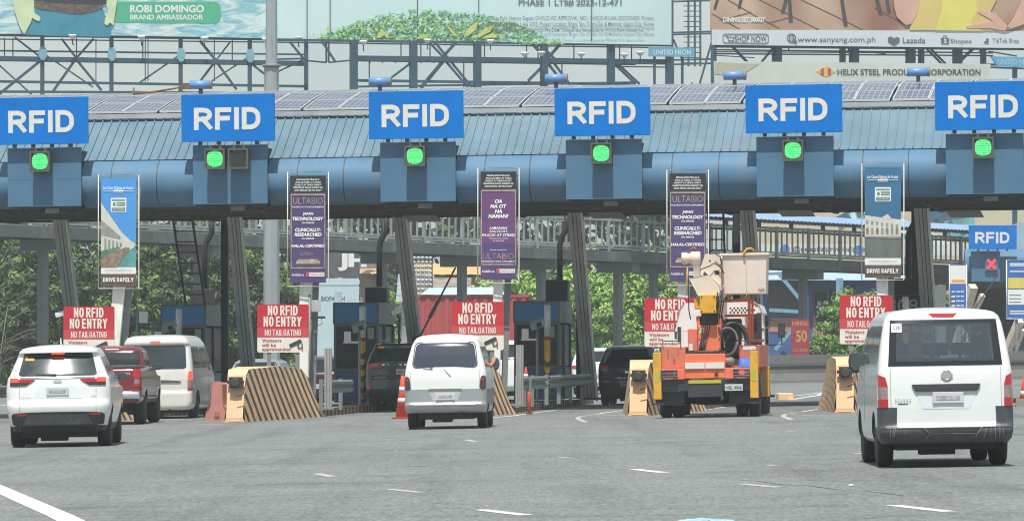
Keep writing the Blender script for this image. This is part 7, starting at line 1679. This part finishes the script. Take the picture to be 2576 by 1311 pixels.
for x in (-1.08, 1.08):
    yy = -.04
    o = P("outrigger", yellow, lambda b: (b.box(x-.09, yy, .42, x+.09, yy+.2, 1.46)), .012)
    P("outrigger_foot", dark_steel, lambda b: (b.box(x-.05, yy+.04, .32, x+.05, yy+.14, .42), b.box(x-.14, yy-.05, .30, x+.14, yy+.22, .335)), 0, o)
    P("outrigger_hook", sign_white, lambda b: b.tube([(x-.05, yy+.05, 1.46), (x-.035, yy+.05, 1.54), (x+.035, yy+.05, 1.54), (x+.05, yy+.05, 1.46)], .016, 6), 0, o)
    P("outrigger_front", yellow, lambda b: b.box(x-.09+(.02 if x > 0 else -.02), 3.3, .42, x+.09+(.02 if x > 0 else -.02), 3.5, 1.1), .012)
    P("outrigger_tag", mat("lime_strip", (.45, .4, .04)), lambda b: b.box(x-.06, yy-.006, .8, x+.05, yy-.001, 1.05), 0, o)
P("turntable", orange, lambda b: (b.box(-.19, .35, 1.48, .33, 1.1, 2.06), b.box(-.215, .42, 1.95, -.14, 1.0, 2.26), b.box(.26, .42, 1.95, .335, 1.0, 2.26)), .015)
P("control_box", orange_dull, lambda b: b.box(-.42, .4, 1.48, -.2, 1.0, 1.98), .02); P("control_label", sign_white, lambda b: b.box(-.40, .392, 1.5, -.31, .399, 1.65)); P("turntable_label", mat("pale_blue_label", (.42, .46, .62), .5, var=.05), lambda b: b.box(-.155, .342, 1.56, -.04, .349, 1.72)); P("turntable_label", paper, lambda b: b.box(-.155, .342, 1.88, -.04, .349, 2.0))
P("boom_pivot", dark_steel, lambda b: (b.box(-.11, .42, 2.04, .25, .95, 2.32), b.lathe([(.07, -.24), (.07, .36)], (0, .7, 2.2), 'x', 12)))
P("boom_base", yellow, lambda b: (b.box(-.11, .10, 2.32, .25, .9, 2.74), b.box(-.25, .3, 2.42, -.11, .7, 2.66)), .015)
P("lower_boom", cream, lambda b: (b.bar((.07, .5, 2.62), (.0, 4.4, 2.92), .34, .30), b.box(-.2, .45, 2.7, .32, 1.3, 2.86), b.poly([(-.36, 3.12), (.10, 3.16), (.31, 2.96), (.34, 2.72), (-.15, 2.72)], .22, .9)), .015)
P("upper_boom", cream, lambda b: (b.bar((.10, 2.5, 3.35), (.12, .6, 3.15), .36, .66), b.bar((-.02, 2.4, 3.5), (.05, 1.0, 2.9), .28, .3)), .02)
P("boom_cap", cream, lambda b: b.poly([(-.12, 3.35), (.0, 3.64), (.34, 3.62), (.345, 2.80), (.30, 2.76), (.12, 2.84), (.02, 3.05), (-.10, 3.2)], .5, .62), .01)
P("boom_slot", dark_steel, lambda b: (b.box(.20, .492, 3.19, .31, .4995, 3.28), b.poly([(-.06, 3.2), (.08, 3.02), (.12, 3.10), (-.02, 3.26)], .491, .499), b.lathe([(.02, .49), (.02, .5)], (.1, 0, 3.5), 'y', 8)))
P("boom_shaft", white_steel, lambda b: b.box(-.30, .8, 3.0, -.16, 1.0, 3.5))
o = P("winch_drum", cream, lambda b: (b.lathe([(.06, -.56), (.13, -.55), (.13, -.44), (.11, -.42), (.11, -.36), (.15, -.34), (.15, -.16), (.13, -.13)], (0, .75, 3.57), 'x', 20)))
P("winch_hook", mat("rusty_steel", (.22, .11, .06), .7, .3, var=.3), lambda b: b.tube([(-.32, .75, 3.70), (-.34, .75, 3.78), (-.26, .75, 3.80), (-.22, .75, 3.72)], .03, 8), 0, o)
hoses = lambda b: [b.tube([(x0, .3, 2.95), (x0+.12, .25, 3.05-.05*k), (x0+.30, .25, 2.9-.04*k), (x0+.36+.01*k, .2, 2.6), (x0+.3, .3, 2.2)], .016, 6) for k, x0 in enumerate((-.05, .0, .04, -.1))] + [b.tube([(-.12, .4, 3.3), (.1, .4, 3.38), (.2, .42, 3.44), (.34, .4, 3.36), (.42, .42, 3.2)], .014, 6), b.tube([(.22, .42, 3.66), (.34, .4, 3.58), (.36, .42, 3.42), (.30, .42, 3.36)], .014, 6), b.tube([(-.36, .2, 3.3), (-.37, .2, 2.9), (-.37, .25, 2.4), (-.34, .3, 2.2)], .014, 6)]
P("hydraulic_hose", cable_m, hoses)
P("yellow_hose", yellow, lambda b: b.tube([(-.385, .2, 3.35), (-.40, .2, 3.0), (-.40, .2, 2.75)], .014, 6))
def bucket(b):
    x0, x1, z0, z1, y0, y1 = .36, 1.36, 2.74, 3.64, .7, 1.5; e = .035
    vs = [(x0+e, y0+e, z0), (x1-e, y0+e, z0), (x1-e, y1-e, z0), (x0+e, y1-e, z0), (x0, y0, z1), (x1, y0, z1), (x1, y1, z1), (x0, y1, z1), (x0+.04, y0+.04, z1), (x1-.04, y0+.04, z1), (x1-.04, y1-.04, z1), (x0+.04, y1-.04, z1), (x0+.06, y0+.06, z0+.05), (x1-.06, y0+.06, z0+.05), (x1-.06, y1-.06, z0+.05), (x0+.06, y1-.06, z0+.05)]
    b.add(vs, [(0, 3, 2, 1), (0, 1, 5, 4), (1, 2, 6, 5), (2, 3, 7, 6), (3, 0, 4, 7), (4, 5, 9, 8), (5, 6, 10, 9), (6, 7, 11, 10), (7, 4, 8, 11), (8, 9, 13, 12), (9, 10, 14, 13), (10, 11, 15, 14), (11, 8, 12, 15), (12, 13, 14, 15)])
P("lift_cylinder", chrome, lambda b: (b.lathe([(.04, 0), (.04, .001)], (0, 0, 0), 'z', 8), b.tube([(.20, .6, 2.3), (.24, 1.6, 2.62)], .03, 10)))
P("lift_cylinder_barrel", yellow, lambda b: b.tube([(.205, .7, 2.32), (.225, 1.2, 2.48)], .055, 12))
P("hose_bundle", cable_m, lambda b: [b.tube([(.28, .34, 2.02-.03*k), (.36+.02*k, .3, 1.86-.05*k), (.33, .32, 1.66-.04*k), (.40+.03*k, .5, 1.5)], .013, 6) for k in range(5)] + [b.tube([(-.16+.04*k, .33, 1.49), (-.14+.04*k, .29, 1.62+.03*k), (-.10+.05*k, .33, 1.80+.02*k), (-.06+.05*k, .36, 2.06)], .011, 6) for k in range(4)])
P("grab_rail", dark_steel, lambda b: (b.tube([(-.95, .06, 1.585), (-.95, .06, 1.72), (-.55, .06, 1.72), (-.55, .06, 1.585)], .014, 6), b.tube([(.74, .5, 1.60), (.74, .5, 1.70), (1.12, .5, 1.70), (1.12, .5, 1.60)], .014, 6)))
P("grime_streaks", mat("dark_grime", (.20, .09, .05), .9, var=.3), lambda b: [b.box(x, -.0135 if -.47 < x < .44 and z < 1.1 else .0775 if z > 1.12 else -.0025, z, x+w_, -.0125 if -.47 < x < .44 and z < 1.1 else .079 if z > 1.12 else -.0015, z+h_) for x, z, w_, h_ in ((-.9, .88, .03, .10), (-.66, .87, .02, .05), (.72, .87, .03, .04), (-.85, 1.3, .02, .22), (-.62, 1.38, .015, .18), (-.72, 1.2, .03, .12))])
P("seat_bolts", dark_steel, lambda b: [b.lathe([(.016, .336), (.014, .349)], (x, 0, z), 'y', 8) for x in (-.16, .30) for z in (1.53, 1.75, 1.98)] + [b.lathe([(.018, .085), (.016, .099)], (x, 0, z), 'y', 8) for x in (-.07, .21) for z in (2.37, 2.69)])
P("basket", pink_bucket, bucket, .03)
P("basket_rim", cream, lambda b: (b.box(.31, .655, 3.60, 1.41, .70, 3.66), b.box(.31, 1.5, 3.60, 1.41, 1.545, 3.66), b.box(.315, .70, 3.60, .358, 1.5, 3.66), b.box(1.362, .70, 3.60, 1.405, 1.5, 3.66)), .012)
P("basket_stain", mat("tan_stain", (.55, .42, .26), .7, var=.3, scale=8), lambda b: b.box(1.16, .712, 2.83, 1.3, .717, 2.88))
P("basket_strap", mat("pale_strap", (.52, .48, .42), .7, var=.05), lambda b: b.box(.885, .683, 2.8, .905, .69, 3.62)); P("basket_hook", yellow, lambda b: b.tube([(.86, .66, 3.56), (.85, .65, 3.66), (.92, .65, 3.75), (1.02, .65, 3.76), (1.10, .68, 3.68)], .026, 8)); P("strap_tail", yellow, lambda b: b.tube([(.89, .7, 2.8), (.89, .7, 2.66)], .01, 6))
P("ladder_rack", orange, lambda b: (b.bar((.30, 1.4, 2.60), (.90, 1.4, 2.63), .07), b.bar((.34, 1.4, 2.27), (.90, 1.4, 2.27), .06), b.bar((.88, 1.4, 1.62), (.90, 1.4, 2.63), .07), b.bar((.96, 1.6, 2.63), (.94, 1.6, 1.7), .05), b.bar((.6, 1.4, 1.97), (.90, 1.4, 1.97), .05), b.bar((.92, 1.45, 1.7), (1.22, 1.45, 1.7), .06), b.bar((.9, 1.4, 2.6), (.92, 3.6, 2.5), .05)), .008)
P("cab", white_paint, lambda b: (b.box(-1.02, 4.45, .9, 1.02, 6.1, 2.0), b.poly([(-1.02, 2.0), (1.02, 2.0), (.98, 2.35), (.92, 2.52), (.80, 2.57), (-.80, 2.57), (-.92, 2.52), (-.98, 2.35)], 4.45, 6.0)), .04)
P("cab_rear_window", glass, lambda b: b.box(-.5, 4.43, 1.75, .5, 4.448, 2.2)); P("cab_vent", black_plastic, lambda b: [b.box(.66, 4.40+.0, 1.58+k*.07, .95, 4.445, 1.63+k*.07) for k in range(11)] + [b.box(.65, 4.425, 1.55, .96, 4.447, 2.35)])
P("cab_vent", black_plastic, lambda b: b.box(-1.0, 4.42, 1.72, -.92, 4.447, 2.06))
P("side_glass", glass, lambda b: (b.box(1.015, 4.75, 1.6, 1.026, 5.7, 2.3), b.box(-1.026, 4.75, 1.6, -1.015, 5.7, 2.3)))
P("headboard", white_steel, lambda b: b.box(.18, 4.2, 2.33, .86, 4.24, 2.54)); P("headboard_holes", dark_steel, lambda b: [b.lathe([(.022, 4.192), (.022, 4.199)], (.26+i*.085+.04*(j % 2), 0, 2.37+j*.05), 'y', 8) for i in range(7) for j in range(3)])
P("exhaust_pipe", chrome, lambda b: b.tube([(.62, 4.35, 1.6), (.62, 4.35, 2.3), (.60, 4.3, 2.56)], .035, 8))
for s_ in (-1, 1):
    x = -1.12 if s_ < 0 else 1.32; o = P("side_mirror", black_plastic, lambda b: b.box(x-.085, 5.9, 1.78, x+.085, 5.98, 2.14), .03)
    P("mirror_glass", glass_lt, lambda b: b.box(x-.07, 5.892, 1.8, x+.07, 5.899, 2.12), 0, o); P("mirror_arm", dark_steel, lambda b: (b.tube([(s_*1.02, 6.0, 1.6), (x, 5.98, 1.62), (x, 5.98, 2.16), (s_*1.02, 6.0, 2.2)], .016, 6)), 0, o)
P("step_tank", mat("tank_grey", (.10, .11, .12), .5, .2, var=.2), lambda b: (b.box(.62, 2.0, .5, 1.08, 3.2, .95), b.box(.7, 3.6, .45, 1.06, 4.4, .8), b.box(-1.05, 2.0, .5, -.6, 3.2, .95)), .03)
P("mudguard", black_plastic, lambda b: (b.box(-1.12, .62, .82, -.55, 1.9, .85), b.box(.55, .62, .82, 1.12, 1.9, .85), b.box(-1.1, .6, .3, -.58, .62, .82), b.box(.58, .6, .3, 1.1, .62, .82)))
P("axle", under, lambda b: (b.lathe([(.08, -.9), (.15, -.1), (.15, .1), (.08, .9)], (0, 1.25, .42), 'x', 12), b.box(-.3, 1.6, .3, .35, 2.6, .55)))
def twheel(x, y, r=.41, wd=.24):
    mb = MB(); h = wd/2; mb.lathe([(r*.6, -h), (r*.92, -h), (r, -h*.7), (r, h*.7), (r*.92, h), (r*.6, h)], axis='x', n=32); o = mb.obj("wheel", rubber, t, (x, y, r)); s_ = 1 if x > 0 else -1
    mb = MB(); pr = [(r*.6, -h*.4), (r*.58, h*.7), (r*.3, h*.2), (r*.2, h*.5)]; mb.lathe(pr if s_ > 0 else [(a, -b) for a, b in pr], axis='x', n=24); mb.obj("rim", galv, o)
for s_ in (-1, 1): twheel(s_*.72, 1.25); twheel(s_*1.0, 1.25); twheel(s_*.93, 5.2)
def wp(x, y, z): bpy.context.view_layer.update(); return t.matrix_world @ Vector((x, y, z))
tk = thing("cable_coil", "large coil of black and grey cable hanging on the truck bed under the basket", "cable coil", wp(.52, .9, 1.2), (0, -SL, -R(7)))
for nm, m, rs in (("black_loops", cable_m, ((.42, 0), (.44, .05), (.40, .09), (.45, .14), (.38, .03))), ("grey_loops", mat("grey_cable", (.12, .115, .11), .6, var=.15), ((.30, -.04), (.32, -.09), (.28, -.07), (.31, -.13)))):
    mb = MB()
    for r_, y in rs:
        mb.tube([(-.06+r_*.72*cos(2*pi*k/28)+(.1 if nm == "black_loops" else -.02), y+.05*sin(4*pi*k/28), .48+r_*1.0*sin(2*pi*k/28)) for k in range(29)], .024, 7)
    mb.obj(nm, m, tk)
P("reel_frame", dark_steel, lambda b: (b.box(.36, 1.1, 1.2, .72, 1.3, 2.2), b.box(.45, .75, 1.15, .7, 1.0, 1.3)))
tb = thing("blue_cloth", "crumpled blue cloth lying on the truck bed beside the cable coil", "cloth", wp(.85, .35, 1.1), (0, -SL, -R(7)))
mb = MB(); rnd = random.Random(2); N = 9; vs = []
for j in range(N):
    for i in range(N):
        a, b = i/(N-1), j/(N-1); e = min(a, 1-a, b, 1-b); vs.append((-.15+.3*a+rnd.uniform(-.01, .01), -.1+.35*b, .01+min(.22, e*1.5)*.9+rnd.uniform(-.02, .02)*(e > 0)))
mb.add(vs, [(j*N+i, j*N+i+1, (j+1)*N+i+1, (j+1)*N+i) for j in range(N-1) for i in range(N-1)], 0, True); mb.obj("cloth", mat("blue_tarp_cloth", (.04, .13, .50), .6, var=.3, scale=8), tb)
to = thing("tool_box", "grey rounded tool box on the truck bed edge", "tool box", wp(.50, .1, 1.12), (0, -SL, -R(7)))
mb = MB(); mb.lathe([(.02, -.16), (.09, -.12), (.10, .08), (.05, .14)], (0, .05, .12), 'x', 16); mb.obj("casing", mat("tan_grey_casing", (.20, .16, .13), .6, var=.15), to); mb = MB(); mb.box(-.06, 0, -.02, .06, .1, .04); mb.obj("bracket", dark_steel, to)

# ================================================================ LOOSE ROAD OBJECTS
p = G(546, 1058); t = thing("water_barrier", "faded pink plastic water-filled barrier standing before the long striped barrier", "barrier", p, -R(12))
mb = MB(); pr = [(-.28, 0), (-.30, .06), (-.28, .22), (-.17, .38), (-.15, .55), (-.14, .88), (-.10, .92), (.10, .92), (.14, .88), (.15, .55), (.17, .38), (.28, .22), (.30, .06), (.28, 0)]
mb.poly([(x, z) for x, z in pr], 0, 1.1); mb.obj("shell", pink_plastic, t, bevel=.03)
mb = MB(); mb.box(-.06, -.03, .1, .06, .02, .22); mb.box(.09, .3, .35, .175, .42, .85); mb.box(.09, .7, .35, .175, .82, .85); mb.obj("moulded_ribs", mat("darker_pink_plastic", (.42, .15, .13), .6, var=.1), t)
def cone(u, v, hgt, label, name="traffic_cone", base=.2):
    p = G(u, v) if v else None; return p
def mkcone(p, hgt, r, label, bands, base):
    t = thing("traffic_cone", label, "traffic cone", p, .3, "traffic cones")
    mb = MB(); mb.lathe([(r, .03), (r*.25, hgt), (r*.15, hgt+.01)], n=24); mb.obj("cone", cone_red, t)
    mb = MB()
    for a, b in bands: ra, rb = r*(1-.75*a)+.003, r*(1-.75*b)+.003; mb.lathe([(ra, hgt*a+.02), (rb, hgt*b)], n=24)
    mb.obj("white_bands", ban_white, t)
    mb = MB(); mb.box(-base, -base, 0, base, base, .035); mb.obj("base", mat("dark_orange_base", (.36, .07, .03), .7, var=.2), t, bevel=.01)
mkcone(G(1013, 1053), 1.02, .17, "tall red traffic cone with white bands left of the old white van", ((.36, .48), (.62, .74)), .22)
mkcone(G(2578, 1022), .72, .15, "orange traffic cone cut by the right edge of the photo", ((.36, .52),), .19)
q = gp(1323, 0, 119.5, .75); q.z += .0; mkcone(gp(1323, 0, 119.6, .72), .42, .09, "small orange traffic cone on the guardrail right of the old white van", ((.4, .62),), .11)
tp = gp(1323, 0, 119.6); mb = MB(); mb.box(-.14, -.14, 0, .14, .14, .715); st_ = mb.obj("cone_pedestal", galv, None, tp); tag(st_, "steel box pedestal under the small orange cone", "pedestal")
tk = thing("flexible_post", "thin orange flexible post at the guardrail end right of the old white van", "post", gp(1331, 0, 117.5, 0), 0)
mb = MB(); mb.lathe([(.04, .02), (.04, .52), (.02, .55)], n=12); mb.obj("post", cone_red, tk); mb = MB(); mb.lathe([(.09, 0), (.09, .03)], n=12); mb.obj("base", black_plastic, tk)
p = G(1778, 1312); t = thing("plastic_litter", "crumpled pale blue plastic sheet lying on the road at the bottom edge", "litter", p, 0)
mb = MB(); rnd = random.Random(8); N = 12; vs = []
for j in range(N):
    for i in range(N):
        a, b = i/(N-1), j/(N-1); vs.append((-.24+.48*a+rnd.uniform(-.02, .02), -.3+.6*b, .008+.02*rnd.random()*min(1, 4*min(a, 1-a))))
mb.add(vs, [(j*N+i, j*N+i+1, (j+1)*N+i+1, (j+1)*N+i) for j in range(N-1) for i in range(N-1)], 0, True); mb.obj("sheet", mat("pale_blue_plastic", (.34, .50, .56), .45, var=.25, scale=6), t)
p = G(2142, 1222); mb = MB(); mb.add([(-.035, -.08, .008), (.03, -.07, .012), (.035, .06, .01), (-.025, .09, .014), (0, 0, .02)], [(0, 1, 4), (1, 2, 4), (2, 3, 4), (3, 0, 4)]); o = mb.obj("paper_scrap", ban_white, None, p); tag(o, "tiny white paper scrap lying on the road at right", "litter")
# dark led panel with red figures at the far left
p = gp(110, 0, 131); t = thing("lane_display", "dark lane display panel with red glowing rows left of the leftmost red sign", "display", p, -HD)
mb = MB(); mb.box(-.42, 0, .85, .42, .15, 1.78); mb.box(-.06, .02, -.2, .06, .12, .85); mb.obj("casing", mat("display_casing", (.03, .035, .05), .5, var=.1), t)
mb = MB()
for k, z in enumerate((1.66, 1.5, 1.38, 1.1)): mb.box(-.32, -.012, z, .32-.12*(k % 2), -.002, z+.035)
mb.box(-.12, -.012, 1.85-.1, .02, -.002, 1.80-.03); mb.obj("red_rows", mat("dull_red_led", (.3, .03, .02), .5, var=.3, scale=20, emit=(1, .06, .03), es=.35), t)
# roof cable on the canopy at left
t = thing("bent_antenna", "bent rusty antenna rod lying along the canopy roof at left", "antenna", W(335, 232, 131), 0)
mb = MB(); mb.tube([(0, 0, -.05), (.5, .1, .0), (1.1, .15, .1), (1.45, .15, .17)], [.03, .035, .03, .02], 6); mb.tube([(1.45, .15, .15), (1.85, .15, .22)], .015, 5); mb.tube([(.0, 0, -.2), (.02, 0, .12)], .03, 6); mb.box(1.3, .1, .08, 1.6, .2, .2); mb.obj("rod", mat("rusty_steel", (.22, .11, .06)), t)
# ================================================================ AIR
hz = MB(); hz.box(-95, -20, -6, 110, 340, 34)
air = bpy.data.materials.new("haze_air"); air.use_nodes = True; t_ = air.node_tree; t_.nodes.clear()
o_ = t_.nodes.new('ShaderNodeOutputMaterial'); v_ = t_.nodes.new('ShaderNodeVolumePrincipled'); v_.inputs['Density'].default_value = .00038; v_.inputs['Color'].default_value = (.93, .97, .96, 1); v_.inputs['Anisotropy'].default_value = .2
t_.links.new(v_.outputs[0], o_.inputs['Volume'])
ho = hz.obj("haze", air); stuff(ho); ho["label"] = "thin pale heat haze filling the air over the toll plaza"; ho["category"] = "haze"
scene.cycles.volume_bounces = 1
